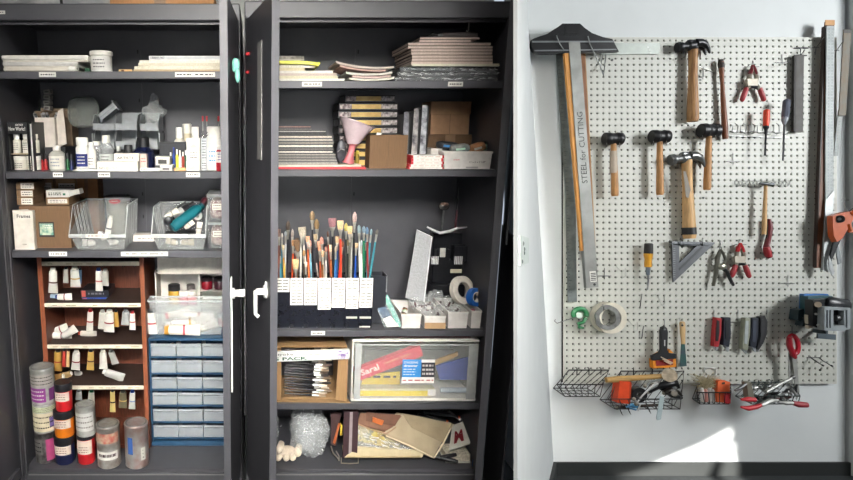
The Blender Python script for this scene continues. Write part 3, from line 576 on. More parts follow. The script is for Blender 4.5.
for i, (u0, u1, v0, lb) in enumerate([(26, 56, 176, 'dim kraft carton at the back left of the third shelf'), (59, 79, 176.5, 'dim kraft carton with grey label at the back of the third shelf')]):
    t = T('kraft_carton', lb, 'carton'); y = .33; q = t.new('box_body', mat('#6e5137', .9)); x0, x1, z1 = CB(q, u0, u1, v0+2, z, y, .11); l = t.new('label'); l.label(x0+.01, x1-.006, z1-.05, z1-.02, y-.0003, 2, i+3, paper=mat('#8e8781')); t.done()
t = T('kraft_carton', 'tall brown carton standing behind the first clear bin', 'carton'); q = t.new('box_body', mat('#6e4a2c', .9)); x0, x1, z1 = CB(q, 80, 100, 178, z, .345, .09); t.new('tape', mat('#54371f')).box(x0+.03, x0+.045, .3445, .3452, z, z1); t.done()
def clearbin(name, label, u0, u1, ub0, ub1, vtop, vlip, z, y0, d, labseed, m_=CLEARM, ribs=5, lu=None):
    # stackable clear bin with a lowered lipped front
    t = T(name, label, 'bin'); X0, X1 = xp(u0, z, y0), xp(u1, z, y0); B0, B1 = xp(ub0, z, y0), xp(ub1, z, y0); zt_ = zp(vtop, y0+.06); zl = zp(vlip, y0); sh = .014
    q = t.new('bin_body', m_); T_ = .002
    def shell(g):
        return [(B0+g, y0+g+.01, z+g), (B1-g, y0+g+.01, z+g), (B1-g, y0+d-g, z+g), (B0+g, y0+d-g, z+g), (X0+g, y0+g, zl), (X1-g, y0+g, zl), (X1-g, y0+.065, zt_), (X1-g, y0+d-g, zt_), (X0+g, y0+d-g, zt_), (X0+g, y0+.065, zt_)]
    fs = [(3, 2, 1, 0), (0, 1, 5, 4), (1, 2, 7, 6, 5), (2, 3, 8, 7), (0, 4, 9, 8, 3)]
    q.add(shell(0), fs)
    for k in range(ribs):
        yy = y0+.07+k*(d-.09)/max(1, ribs-1); q.tube([(B0+(X0-B0)*.1, yy, z+.01), (X0+.001, yy, zt_-.006)], .0035, 6); q.tube([(B1+(X1-B1)*.1, yy, z+.01), (X1-.001, yy, zt_-.006)], .0035, 6)
    q2 = t.new('front_lip', mat('#d3d6d4', .3, alpha=.55)); q2.box(X0-.002, X1+.002, y0-.005, y0, zl-sh, zl, .002); q2.tube([(X0, y0, zl), (X0, y0+.065, zt_), (X0, y0+d, zt_), (X1, y0+d, zt_), (X1, y0+.065, zt_), (X1, y0, zl)], .0022, 6)
    l = MB(); a, b_ = lu; l.label(xp(a, zl, y0), xp(b_, zl, y0), zl-sh+.0005, zl+.0005, y0-.0053, 1, labseed, paper=mat('#dedacd')); t.part('label', l); t.done(); return B0, B1, zl
def ptube(t, cap, end, wpx, body, capm, band=None, y=None, s=None, bodyname='tube_body', flat=.12, capr=.3):
    """paint tube from the cap point to the crimped end point"""
    cap = Vector(cap); end = Vector(end); w2 = wpx; L = (end-cap).length; q = t.new(bodyname, body)
    q.loft(cap, end, [(.10, w2*.26), (.13, w2*.44, w2*.44), (.2, w2*.47, w2*.45), (.55, w2*.50, w2*.36), (.86, w2*.56, w2*.16), (.93, w2*.57, w2*.07), (1, w2*.57, w2*.05)], 14, side=(1, 0, 0) if abs((end-cap).normalized().x) < .8 else (0, 0, 1))
    if band:
        q.m(band).loft(cap, end, [(.52, w2*.515, w2*.385), (.585, w2*.525, w2*.36)], 14, side=(1, 0, 0) if abs((end-cap).normalized().x) < .8 else (0, 0, 1), cap=False)
    c = t.new('tube_cap', capm); c.loft(cap, end, [(0, w2*capr), (.11, w2*capr*1.08)], 12)
    return t
B0, B1, zl = clearbin('clear_bin', 'open clear plastic bin of paint tubes in the middle of the third shelf', 70, 126, 77, 124, 205, 234, z, .04, .26, 3, lu=(86, 108))
TB = [((95, 244), (83, 248), .026, 'white tube lying at the left front of the middle clear bin'), ((111, 216), (107, 238), .022, 'white tube leaning upright inside the middle clear bin'), ((99, 232), (105, 243), .02, 'small white tube near the front of the middle clear bin'), ((118, 242), (109, 247), .022, 'short white tube at the right front of the middle clear bin')]
for i, (a, e, w_, lb) in enumerate(TB):
    t = T('paint_tube', lb, 'paint tube', 'paint tubes in the middle clear bin'); y = .085+.03*(i % 3); A = pw(a[0], a[1], y); E = pw(e[0], e[1], y+.01); A.z = max(A.z, z+.016); E.z = max(E.z, z+.016)
    ptube(t, A, E, w_, mat('#d3d1c9', .4), WHITE, mat('#6a6a66') if i != 1 else mat('#55585a')); t.done()
t = T('plastic_tub', 'clear lidded tub with a red oval label behind the middle clear bin', 'tub'); y = .37; x0, x1 = xp(107, z, y), xp(131, z, y); zt_ = zp(196, y); t.new('tub_body', mat('#9c9a93', .3, alpha=.75)).loft(((x0+x1)/2, y, z), ((x0+x1)/2, y, zt_-.02), [(0, .043, .043), (1, .05, .05)], 24); t.new('lid', mat('#b4b2ac')).loft(((x0+x1)/2, y, zt_-.02), ((x0+x1)/2, y, zt_), [(0, .053, .053), (1, .053, .053)], 24)
l = MB().m(REDB).loft(((x0+x1)/2, y-.0535, zt_-.016), ((x0+x1)/2, y-.0545, zt_-.016), [(0, .024, .011), (1, .024, .011)], 20); l.m(WHITE).scrib((x0+x1)/2-.015, (x0+x1)/2+.015, zt_-.021, zt_-.011, y-.0549, 1, 2); t.part('label', l); t.done()
t = T('flat_carton', 'flat white carton lying between the two clear bins on the third shelf', 'carton'); x0, x1 = xp(133, z, .2), xp(154, z, .2); t.new('box_body', mat('#cfc8be')).box(x0, x1, .20, .26, z, z+.026, .001); t.new('print', mat('#8a8580')).scrib(x0+.02, x1-.005, z+.006, z+.02, .1992, 1, 6); t.done()
B0, B1, zl = clearbin('clear_bin', 'open clear plastic bin heaped with bottles on the right of the third shelf', 152, 206, 158, 203, 207, 234, z, .04, .22, 5, lu=(168, 188), ribs=4)
def cylthing(name, label, cat, p0, p1, r, body, cap, group=None, capf=.16, lab=None):
    t = T(name, label, cat, group); p0 = Vector(p0); p1 = Vector(p1); q = t.new('bottle_body', body); q.loft(p0, p1, [(0, r*.8), (.03, r), (1-capf-.12, r), (1-capf-.03, r*.75), (1-capf, r*.5)], 18)
    if lab: q.m(lab).loft(p0, p1, [(.25, r*1.01), (.6, r*1.01)], 18, cap=False)
    t.new('cap', cap).loft(p0, p1, [(1-capf, r*.6), (1-.01, r*.6), (1, r*.5)], 14); t.done()
y = .11
cylthing('paint_bottle', 'teal bottle lying diagonally across the right clear bin', 'bottle', pw(172, 228, .085), pw(203, 205, .15), .021, mat('#17606a', .3), mat('#10434b', .3), capf=.1)
cylthing('paint_bottle', 'black bottle with white print lying behind the teal bottle', 'bottle', pw(166, 222, .15), pw(194, 203, .20), .017, mat('#202124', .3), BLACK, lab=mat('#a9a9a5'))
cylthing('paint_bottle', 'dark maroon bottle tilted up at the right of the right clear bin', 'bottle', pw(197, 214, .19), pw(208, 195, .215), .014, mat('#4a1820', .3), mat('#34131a', .3))
t = T('marker_box', 'black flat box standing at a slant at the back of the right clear bin', 'box'); q = t.new('box_body', BLACK); c = pw(181, 208, .215); q.M = about(c, ry(math.radians(-33))); q.box(c.x-.032, c.x+.03, c.y-.01, c.y+.012, c.z-.018, c.z+.014, .002); l = MB(); l.m(mat('#8a8a88')); l.M = q.M; l.scrib(c.x-.02, c.x+.02, c.z-.008, c.z+.004, c.y-.0108, 2, 7); t.part('print', l); t.done()
for i, (a, e, w_, lb) in enumerate([((185, 228), (193, 221), .022, 'white tube right of the teal bottle'), ((165, 217), (178, 210), .02, 'white tube at the upper left of the right clear bin'), ((198, 236), (200, 222), .02, 'white tube standing at the right of the right clear bin'), ((178, 243), (166, 240), .024, 'cream tube at the bottom left of the right clear bin'), ((180, 245), (194, 242), .024, 'cream tube at the bottom middle of the right clear bin')]):
    t = T('paint_tube', lb, 'paint tube', 'paint tubes in the right clear bin'); y = [.12, .10, .085, .075, .105][i]; A = pw(*a, y); E = pw(*e, y); A.z = max(A.z, z+.015); E.z = max(E.z, z+.015); ptube(t, A, E, w_, mat('#cbc6b9' if i < 3 else '#b9b09a', .4), WHITE, mat('#77736b')); t.done()
cylthing('paint_bottle', 'dark bottle seen end on at the left of the right clear bin', 'bottle', pw(168, 221, .075), pw(169, 218, .14), .016, mat('#222326', .3), BLACK)
t = T('tape_roll', 'small grey roll seen end on at the right of the right clear bin', 'roll'); c = pw(197.5, 216, .13); t.new('roll', mat('#a2a3a0')).cyl(c, c+Vector((.002, .018, 0)), .017, n=22); t.new('core', mat('#55585a')).cyl(c-Vector((0, .001, 0)), c, .007, n=14); t.done()
for i, (v0, v1) in enumerate([(221.5, 247), (194, 221)]):
    t = T('clear_box', ['lower', 'upper'][i]+' clear box of dark red pieces at the right end of the third shelf', 'box', 'clear boxes at the end of the third shelf'); y = .05+.01*(1-i); za = z if i == 0 else zp(221.4, .06)+.001; z1 = zp(v0, y); x0, x1 = xp(208.5+i*-1, za, y), xp(232, za, y)
    q = t.new('box_body', mat('#cfd2d2', .2, alpha=.2)); q.box(x0, x1, y, y+.15, za, z1-.014, .003); t.new('lid', mat('#c3c6c6', .3, alpha=.4)).box(x0-.002, x1+.002, y-.002, y+.152, z1-.013, z1, .002)
    g = t.new('contents', mat('#5c2228', .5, hx2='#b9a8a0', sc=70), 'dark red and pale pieces'); g.blob(((x0+x1)/2, y+.075, (za+z1)/2-.009), ((x1-x0)/2-.006, .066, (z1-za)/2-.014), .07, 60, i, e=.5)
    l = MB(); l.label(x0+.018, x0+.058, (za+z1)/2-.008, (za+z1)/2+.016, y-.0006, 2, i); t.part('label', l); t.done()
# ---------- lower section: brown tube rack
z = Z0
MAH = mat('#6c3a28', .4, kind='wood', n=.22); MAHF = mat('#8a4f36', .4, kind='wood', n=.15); CREAM = mat('#d9d0bb', .6)
t = T('tube_rack', 'brown wooden rack with cream shelf edges hung with paint tubes', 'rack'); yR = .17; dR = .25
zrt = min(zp(257, yR), Z3L-.03); X0, X1 = xp(31.5, 1.2, yR), xp(141, 1.2, yR)
for a, b_ in ((X0, X0+.018), (X1-.018, X1)):
    q = t.new('side_panel', MAH); q.box(a, b_, yR+.003, yR+dR, z+.001, zrt); q.m(MAHF).box(a, b_, yR, yR+.003, z+.001, zrt)
t.new('back_panel', MAH).box(X0+.018, X1-.018, yR+dR-.006, yR+dR, z+.001, zrt); t.new('base', MAH).box(X0+.018, X1-.018, yR, yR+dR-.006, z+.001, z+.02)
RZ = []
for v in (262, 303.5, 345, 386):
    zz = zp(v, yR); RZ.append(zz); q = t.new('shelf', mat('#3a2a24', .6)); q.box(X0+.0185, X1-.0185, yR+.002, yR+dR-.007, zz-.012, zz); e = MB().m(CREAM).box(X0+.0185, X1-.0185, yR-.0015, yR+.002, zz-.015, zz+.002, .001)
    e.m(mat('#9a8a6a')); rd = random.Random(int(v)); 
    for k in range(7): xx = X0+.04+rd.random()*(X1-X0-.09); e.add([(xx, yR-.0018, zz-.009), (xx+.02, yR-.0018, zz-.009), (xx+.02, yR-.0018, zz-.006), (xx, yR-.0018, zz-.006)], [(0, 1, 2, 3)])
    k = t.part('shelf', e, 'cream front edge')
    q = MB().m(BLACK); 
    for j in range(9): xx = X0+.03+j*(X1-X0-.075)/8; q.tube([(xx, yR+.02, zz-.012), (xx, yR+.012, zz-.024), (xx+.008, yR+.012, zz-.024), (xx+.008, yR+.02, zz-.012)], .0016, 5)
    t.part('hook_strip', q, of=k)
t.done()
Wt = '#d8d5cc'
hang = [  # shelf row, u, v top, v bottom, width px, body, cap, band, description
 (0, 53, 269, 293, 9, Wt, Wt, '#5b3a30', 'white tube with a brown picture'), (0, 66, 268, 283, 5, '#b9b7b0', '#2b2b2b', None, 'narrow grey tube'), (0, 74.5, 268, 287, 9.5, '#d2cfc6', '#c8c0b0', '#c29a4a', 'white tube with a gold band'), (0, 80, 269, 284, 4.5, '#47657f', '#222', None, 'narrow blue grey tube'), (0, 98.5, 269, 291, 7, Wt, '#2a3f86', '#b86a66', 'white tube with a blue cap'), (0, 105.5, 270, 286, 7, '#b2b0aa', '#8a8884', None, 'grey tube'),
 (1, 90.5, 310, 331, 6.5, Wt, '#b3262c', '#a63a38', 'white tube with a red cap'), (1, 102.5, 311, 329, 7, '#c6c2b8', '#9a9890', None, 'pale grey tube'), (1, 109.5, 311, 332, 10, Wt, '#c9c6bd', '#8f2b33', 'wide white tube with a dark red band'), (1, 116, 311, 327, 4.5, '#c29a4f', '#222', None, 'narrow ochre tube'), (1, 126, 311, 325, 8, '#a8aaa8', '#77797a', None, 'wide grey tube'), (1, 132.3, 312, 330, 6, Wt, '#a3262c', '#b25652', 'white tube with a dark red cap'),
 (2, 46.5, 350, 369, 7.5, '#5b3f34', '#d1c4ad', '#c7a25c', 'brown tube'), (2, 58, 350, 371, 8, '#b08a45', '#2a2522', '#8f2b24', 'gold tube'), (2, 64, 350, 367, 4, '#a83a30', '#222', None, 'narrow red tube'), (2, 68.5, 350, 367, 4, '#c7a97a', '#3a2a22', None, 'narrow tan tube'), (2, 76.5, 351, 370, 8.5, '#d0cdc6', '#bfbcb4', '#8a3038', 'white tube with a maroon stripe'), (2, 91, 350, 370, 7, '#c5a45c', '#222', '#5a3a30', 'ochre tube'), (2, 103, 351, 369, 8, '#d2cfc6', '#c4c0b6', None, 'plain white tube'), (2, 110.5, 351, 364, 7, '#a9a8a4', '#7b7a77', None, 'short grey tube tilted to the right'),
 (3, 79, 391, 400, 6.5, '#a9a9a6', '#86868a', None, 'short grey tube'), (3, 91.5, 391, 404, 7, '#cfc9be', '#1f5a3c', None, 'white tube with a dark green cap'), (3, 112.5, 390, 412, 5.5, '#c9b676', '#1d1d1d', '#3a3020', 'yellow tube with a black cap'), (3, 123, 391, 408, 8, '#6b6550', '#2a2a28', '#c2a868', 'dark olive tube'), (3, 132.5, 391, 409, 6.5, '#d3d1ca', '#23459c', '#8a9bc4', 'white tube with a bright blue cap')]
for i, (row, u, v0, v1, wp, bc, cc, bd, ds) in enumerate(hang):
    y = yR+.022+.006*(i % 2); t = T('paint_tube', '%s hanging under the %s cream rack edge' % (ds, ORD[row]), 'paint tube', 'paint tubes hanging in the wooden rack')
    s = (y-CAM.y)/FPX; cc = '#222222' if cc == '#222' else cc; tl = .25 if 'tilted' in ds else random.uniform(-.06, .06); A = pw(u, v0-1, y); E = pw(u+tl*20, v1, y+.006)
    ptube(t, A, E, wp*s*.98, mat(bc, .4, n=.05), mat(cc, .4), mat(bd, .45) if bd else None, flat=.1); t.done()
lay = [(1, (56, 300), (72, 297), 7, Wt, '#2a3f86', 'white tube with a blue cap lying on the second rack shelf'), (1, (50, 301), (58, 299), 5, '#a9c0cf', '#2a3f86', 'short pale blue tube lying on the second rack shelf'), (2, (52, 335), (68, 327), 8, '#cfccc3', '#8a2a30', 'white tube with a red cap lying on the heap of the third rack shelf'), (2, (62, 337), (76, 328), 8, '#c4c1b9', '#8a8884', 'crumpled pale tube lying on the heap of the third rack shelf'), (2, (50, 342), (72, 339), 7, Wt, '#aaa', 'long white tube lying flat on the third rack shelf'), (2, (79, 342), (97, 341), 6, '#d2cdc2', '#c8421f', 'white tube with an orange cap on the third rack shelf'),
       (3, (64, 376), (53, 384), 8, '#b08a50', '#d8d5cc', 'ochre tube lying on the left of the lowest rack shelf'), (3, (72, 373), (64, 382), 7, '#b3976a', '#d8d5cc', 'tan tube leaning on the ochre tube'), (3, (82, 374), (75, 383), 5, '#b9b9b4', '#d8d5cc', 'slim pale tube on the lowest rack shelf'), (3, (103, 371), (124, 382), 9, '#a9a8a3', '#cfcfca', 'large grey tube lying on the lowest rack shelf')]
for i, (row, a, e, wp, bc, cc, ds) in enumerate(lay):
    y = yR+.05+.03*(i % 3); t = T('paint_tube', ds, 'paint tube', 'paint tubes lying in the wooden rack'); s = (y-CAM.y)/FPX; w_ = wp*s; zf = RZ[row]+w_*.5; A = pw(*a, y); E = pw(*e, y)
    A.z = max(A.z, zf); E.z = max(E.z, RZ[row]+w_*.35); ptube(t, A, E, w_, mat(bc, .4), mat(cc if len(cc) > 4 else '#aaaaaa', .4), mat('#8a3038') if i in (0, 2, 4) else None); t.done()
for i, (u0, u1, v, vb, hx, lb) in enumerate([(82, 106, 297.5, 303, '#1f3f86', 'blue flat box lying on the second rack shelf'), (81, 109, 290, 297.4, '#1c1c22', 'black box lying on the blue flat box in the rack')]):
    t = T('pastel_box', lb, 'box'); y = yR+.06; za = RZ[1] if i == 0 else pz; pz = zp(v, y); q = t.new('box_body', mat(hx, .4)); x0, x1 = xp(u0, za, y), xp(u1, za, y); q.box(x0, x1, y, y+.11, za+.0005, pz, .001); l = MB().m(mat('#9fb3d8' if i == 0 else '#6b6b72')).scrib(x0+.03, x1-.02, za+.004, pz-.003, y-.0006, 1, i); l.m(mat('#b3564a')).box(x0+.004, x0+.02, y-.0008, y-.0003, za+.003, pz-.003); t.part('print', l); t.done()
# ---------- blue drawer cabinet
BLU = mat('#274a68', .4, n=.06); XR1 = X1; y = .19; X0, X1 = xp(143.5, Z0, y), xp(231.5, .8, y); zt_ = zp(338, y); t = T('drawer_cabinet', 'blue cabinet of eighteen small clear drawers on the cabinet floor', 'drawer cabinet'); dd = .16
X0 = xp(142, zt_, y)*.5+xp(147, Z0, y)*.5; X1 = xp(231, zt_, y)*.5+xp(229, Z0, y)*.5
X0 = max(X0, XR1+.003)
f = t.new('frame', BLU); f.box(X0, X0+.008, y, y+dd, Z0+.001, zt_, .002).box(X1-.008, X1, y, y+dd, Z0+.001, zt_, .002).box(X0, X1, y-.003, y+dd, zt_-.012, zt_, .002).box(X0, X1, y-.002, y+dd, Z0+.001, Z0+.022, .002).box(X0, X1, y+dd-.004, y+dd, Z0+.001, zt_)
rows = [(343.5, 356.5), (360, 373), (377, 389), (392.5, 405), (409, 421.5), (425, 437.5)]; DM = mat('#aeb4b8', .35, alpha=.62, n=.03); cw = (X1-X0-.016)/3
for j, (va, vb) in enumerate(rows):
    za, zb_ = zp(vb, y), zp(va, y); f.box(X0+.008, X1-.008, y, y+dd-.004, za-.008, za-.001, .001)
    for i in range(3):
        a = X0+.008+i*cw+.0015; b_ = a+cw-.003; q = MB().m(DM); q.box(a, b_, y+.002, y+.0045, za+.0005, zb_-.002, .001).box(a+.002, b_-.002, y+.0045, y+.12, za+.0005, za+.0022).box(a+.002, a+.0035, y+.0045, y+.12, za+.002, zb_-.012).box(b_-.0035, b_-.002, y+.0045, y+.12, za+.002, zb_-.012)
        k = t.part('drawer', q); h = MB().m(mat('#9aa1a6', .35, alpha=.75)).prism([(a+.003, zb_-.012), (b_-.003, zb_-.012), (b_-.006, zb_-.017), (a+.006, zb_-.017)], y-.004, y+.002); t.part('handle', h, of=k)
t.done()
rd = random.Random(4)
for i in range(9):
    t = T('paint_tube', 'small tube inside the %s drawer of the top drawer row' % ['left', 'middle', 'right'][i//3], 'paint tube', 'small tubes in the top drawer row'); a = X0+.012+(i//3)*cw+(i % 3)*.032+.01; zz = zp(356.5, y)+.013; c = Vector((a+.008, y+.03+.03*(i % 3), zz)); e = c+Vector((rd.uniform(-.02, .02), rd.uniform(.0, .02)+.01, .004)); t = ptube(t, c, e, .02, mat('#d6d2c8', .4), mat(['#b8433a', '#d8d5cc', '#b3935a'][i % 3], .4)); t.done()
ZD = zt_+.0005
# white cubby on top of the blue cabinet
y = .27; t = T('cubby_organizer', 'white cubby organizer with small jars on top of the blue drawer cabinet', 'organizer'); CW = mat('#c6c2ba', .55); X0, X1 = xp(156.5, ZD, y), xp(229, ZD, y); zc = zp(272, y); xm = xp(198.5, .9, y)
q = t.new('side_panel', CW).box(X0, X0+.006, y, y+.12, ZD, zc, .001); t.new('side_panel', CW).box(X1-.006, X1, y, y+.12, ZD, zc, .001); t.new('divider', CW).box(xm-.004, xm+.004, y, y+.116, ZD, zc, .001); t.new('back_panel', CW).box(X0+.006, X1-.006, y+.116, y+.12, ZD, zc); t.new('top_panel', CW).box(X0, X1, y, y+.12, zc-.004, zc+.002, .001)
t.new('top_drawer', mat('#d0cabd', .55)).box(xp(158.5, .97, y), xp(226.5, .97, y), y-.05, y+.11, zc+.0025, zp(253, y), .002)
za, zb_ = zp(305.5, y), zp(290.5, y); t.new('shelf', CW).box(X0+.006, xm-.004, y, y+.116, za-.005, za, .001); t.new('shelf', CW).box(xm+.004, X1-.006, y, y+.116, zb_-.005, zb_, .001); zc2 = zp(306.5, y); t.new('shelf', CW).box(xm+.004, X1-.006, y, y+.116, zc2-.005, zc2, .001); t.done()
for (u, va, zf, r, bc, cc, yy, ds) in [(174.5, 284, za, 6, '#b08a30', '#1d1d1f', .12, 'yellow jar with a black lid in the left cubby'), (184, 290.5, za, 4.8, '#b3303a', '#d9d5cc', .11, 'red jar with a white lid in the left cubby'), (192.3, 290.5, za, 4.8, '#b3303a', '#dedad2', .115, 'red jar with a white lid beside the cubby divider'), (191, 284, za, 4.2, '#9a8d86', '#55504e', .155, 'grey lidded jar behind the white lidded jars'),
        (207, 276.5, zb_, 5.8, '#7a1420', '#1a1214', .12, 'dark red jar in the upper right cubby'), (219.5, 277, zb_, 5.8, '#3a1a24', '#1a1418', .12, 'dark purple jar in the upper right cubby'), (225.5, 293.5, zc2, 3.8, '#b9b0a2', '#1a1a1c', .115, 'small jar with a black lid in the middle right cubby'), (223.5, 313, ZD, 5.5, '#9a2a30', '#26262a', .17, 'red jar with dark lid on the blue cabinet in the lowest cubby')]:
    yy += .18; t = T('pigment_jar', ds, 'jar', 'small jars in the white cubby'); jar(t, u, va, zf+.0003, yy, r, mat(bc, .25), mat(cc, .35), .3, .97, .93, n=20); t.done()
# clear bin full of tubes in front of the cubby
y = .0; t = T('clear_bin', 'clear plastic bin of white paint tubes on the blue drawer cabinet', 'bin'); X0, X1 = max(XR1+.006, xp(142.5, ZD+.1, .198)), xp(227, ZD+.1, .198); z1 = zp(300.5, .198); q = t.new('bin_body', mat('#d5d9d9', .2, alpha=.22)); q.openbox(X0, X1, .198, .264, ZD+.001, z1, .002, .028); t.new('rim', mat('#d5d9d9', .25, alpha=.5)).ringframe(X0-.003, X1+.003, .195, .268, z1-.006, z1, .003); 
t.done()
XB0, XB1 = X0+.03, X1-.03
tb = [((151, 309), (152, 334), 10, Wt, '#2a2a2c', '#a63a42', 'white tube standing at the left of the clear bin with black cap'), ((165, 331), (200, 331), 11, '#d8d2c4', '#c08a30', '#a63a42', 'white tube with a golden cap lying at the front of the clear bin'), ((172, 322), (205, 320), 9, '#d2cec4', '#cfcac0', '#b08a50', 'white tube lying above the golden capped tube'), ((180, 314), (214, 318), 9, '#dad6cc', '#cfcac0', '#9a4a48', 'white tube lying on the heap in the clear bin'), ((200, 330), (217, 322), 9, '#cfcbc0', '#b0aca4', None, 'pale tube at the right end of the clear bin'), ((166, 316), (190, 311), 8, '#c9c5bc', '#a83a3a', None, 'white tube with a red cap at the back of the heap'), ((163, 326), (185, 324), 8, '#d3cfc5', '#888480', '#6b6560', 'dull white tube in the middle of the clear bin')]
for i, (a, e, wp, bc, cc, bd, ds) in enumerate(tb):
    yy = [.045, .037, .05, .062, .06, .068, .064][i]+.177; t = T('paint_tube', ds, 'paint tube', 'paint tubes in the bin on the blue cabinet'); s = (yy-CAM.y)/FPX; A = pw(*a, yy); E = pw(*e, yy); zf = ZD+.004+wp*s*.5
    if i: A.z = max(A.z, zf); E.z = max(E.z, zf)
    ptube(t, A, E, wp*s, mat(bc, .4), mat(cc, .4), mat(bd, .5) if bd else None, capr=.42); t.done()
# ---------- paint cans and tubs on the floor
def can(u, vt, vb, y, r, lb, labels=(), m_=STEEL, rust=False, group=None, zb=None):
    t = T('paint_can', lb, 'paint can', group); z = Z0+.0005 if zb is None else zb; x = xp(u, z, y); s = (y-CAM.y)/FPX; R = r*s; H = zp(vt, y)-z; x = max(x, -.902+R)
    b = t.new('can_body', m_); b.lathe(x, y, z, [(0, R*.96), (.002, R), (.005, R), (.006, R*.985), (H-.008, R*.985), (H-.007, R), (H-.002, R), (H, R*.97)], 30)
    l = t.new('lid', mat('#8f908e', .35, .8, n=.2)); l.lathe(x, y, z+H-.0005, [(0, R*.9), (.002, R*.9), (.0015, R*.78), (-.001, R*.76), (-.0012, R*.02)], 30)
    for (a0, a1, f0, f1, mt, ink) in labels:
        q = MB().m(mt); N = 16; vs = []; A0, A1 = math.radians(a0), math.radians(a1)
        for i in range(N+1):
            a = A0+(A1-A0)*i/N; vs += [(x+(R+.0004)*math.cos(a), y+(R+.0004)*math.sin(a), z+H*f0), (x+(R+.0004)*math.cos(a), y+(R+.0004)*math.sin(a), z+H*f1)]
        q.add(vs, [(2*i, 2*i+2, 2*i+3, 2*i+1) for i in range(N)])
        if ink:
            q.m(ink); rd = random.Random(int(u+a0)); 
            for rr in range(3):
                a = A0+.15
                while a < A1-.2:
                    da = rd.uniform(.05, .16); zz_ = z+H*(f0+(f1-f0)*(.22+.28*rr)); hh = H*(f1-f0)*.035
                    q.add([(x+(R+.0009)*math.cos(a+k), y+(R+.0009)*math.sin(a+k), zz_+e) for k, e in ((0, -hh), (da, -hh), (da, hh), (0, hh))], [(0, 1, 2, 3)]); a += da+.05
        t.part('label', q)
    t.done(); return z+H+.003
DRIP = mat('#9a9690', .4, .3, hx2='#b86a64', sc=30); DRIP2 = mat('#b5b2aa', .4, .3, hx2='#7c5a58', sc=36)
y = .09
zt1 = can(42.5, 429, 457, y, 11.3, 'dented silver paint can with a pink label at the bottom of the left stack', [(290, 345, .1, .8, mat('#b04a78', .5), None), (200, 270, .3, .8, mat('#8a8684', .4, .4), INK)], mat('#8e8c8a', .35, .7, hx2='#4a4444', sc=25))
zt2 = can(41, 401, 430, y, 12.3, 'cream labelled paint can in the middle of the left stack', [(185, 355, .06, .72, mat('#cfc4a8', .6), INK), (310, 345, .2, .55, mat('#6b5a96', .6), None), (190, 350, .74, .94, mat('#b9bf9c', .6), INK)], zb=zt1)
zt3 = can(38.5, 366, 400, y, 12.5, 'silver paint can with a purple label on top of the left stack', [(190, 300, .08, .48, mat('#8d3a8c', .5), WHITE), (195, 345, .52, .86, mat('#a9a49c', .5, .2), INK), (315, 350, .1, .45, mat('#6c3470', .5), None)], zb=zt2)
def tub(u, vt, y, r, body, lb, zb=None, lidf=.28):
    t = T('screen_ink_tub', lb, 'tub', 'stacked screen ink tubs'); z = Z0+.0005 if zb is None else zb; x = xp(u, z, y); R = r*(y-CAM.y)/FPX; H = zp(vt, y)-z
    t.new('tub_body', body).lathe(x, y, z, [(0, R*.9), (.003, R*.94), (H*(1-lidf), R*.96)], 28); t.new('lid', mat('#1c1c20', .35)).lathe(x, y, z+H*(1-lidf), [(0, R), (H*lidf-.002, R), (H*lidf, R*.97), (H*lidf-.0005, R*.88), (H*lidf-.002, R*.86), (H*lidf-.002, .001)], 28)
    q = MB().m(mat('#d8c6b8', .6)); N = 12; vs = []; a0, a1 = math.radians(215), math.radians(325)
    for i in range(N+1):
        a = a0+(a1-a0)*i/N; vs += [(x+(R*.965+.0006)*math.cos(a), y+(R*.965+.0006)*math.sin(a), z+H*(.38)), (x+(R*.965+.0006)*math.cos(a), y+(R*.965+.0006)*math.sin(a), z+H*(1-lidf-.02))]
    q.add(vs, [(2*i, 2*i+2, 2*i+3, 2*i+1) for i in range(N)]); q.m(mat('#8a6a62')).scrib(x-R*.55, x+R*.5, z+H*.42, z+H*.68, y-R*.99, 3, int(u+vt), .35); t.part('label', q); t.done(); return z+H+.0005
y2 = .075
a = tub(65.5, 434, y2, 11, mat('#1c2248', .35), 'navy blue ink tub at the bottom of the second stack'); a2 = tub(65, 408.5, y2, 11, mat('#e07a1c', .4), 'orange ink tub in the middle of the second stack', a); tub(64.5, 381.5, y2, 9.3, mat('#c92028', .4), 'red ink tub on top of the second stack', a2)
a = tub(87, 433, .075, 10, mat('#c42028', .4), 'red ink tub under the small silver can', lidf=.12)
can(86.5, 403.5, 433, .075, 10.4, 'small silver can with a white printed label on the red ink tub', [(205, 335, .2, .8, mat('#c2c2be', .5), mat('#77756f'))], zb=a)
can(109.5, 423, 461, .055, 12.6, 'silver paint can with drips and a white sticker, left of the pair in front', [(215, 330, .22, .42, WHITE, None), (230, 320, .29, .36, mat('#3a1c22'), None), (200, 340, .62, .86, mat('#b9a890', .6, hx2='#b05a50', sc=40), None)], mat('#b3b1ab', .38, .55, hx2='#8a827c', sc=22))
can(137.5, 422, 461, .055, 12.8, 'silver paint can with red drips and a blue mark, right of the pair in front', [(235, 262, .35, .75, mat('#3a62a8', .6), None), (300, 325, .2, .5, mat('#d0cdc6', .5), INK)], mat('#b0aeaa', .38, .55, hx2='#a08680', sc=20))

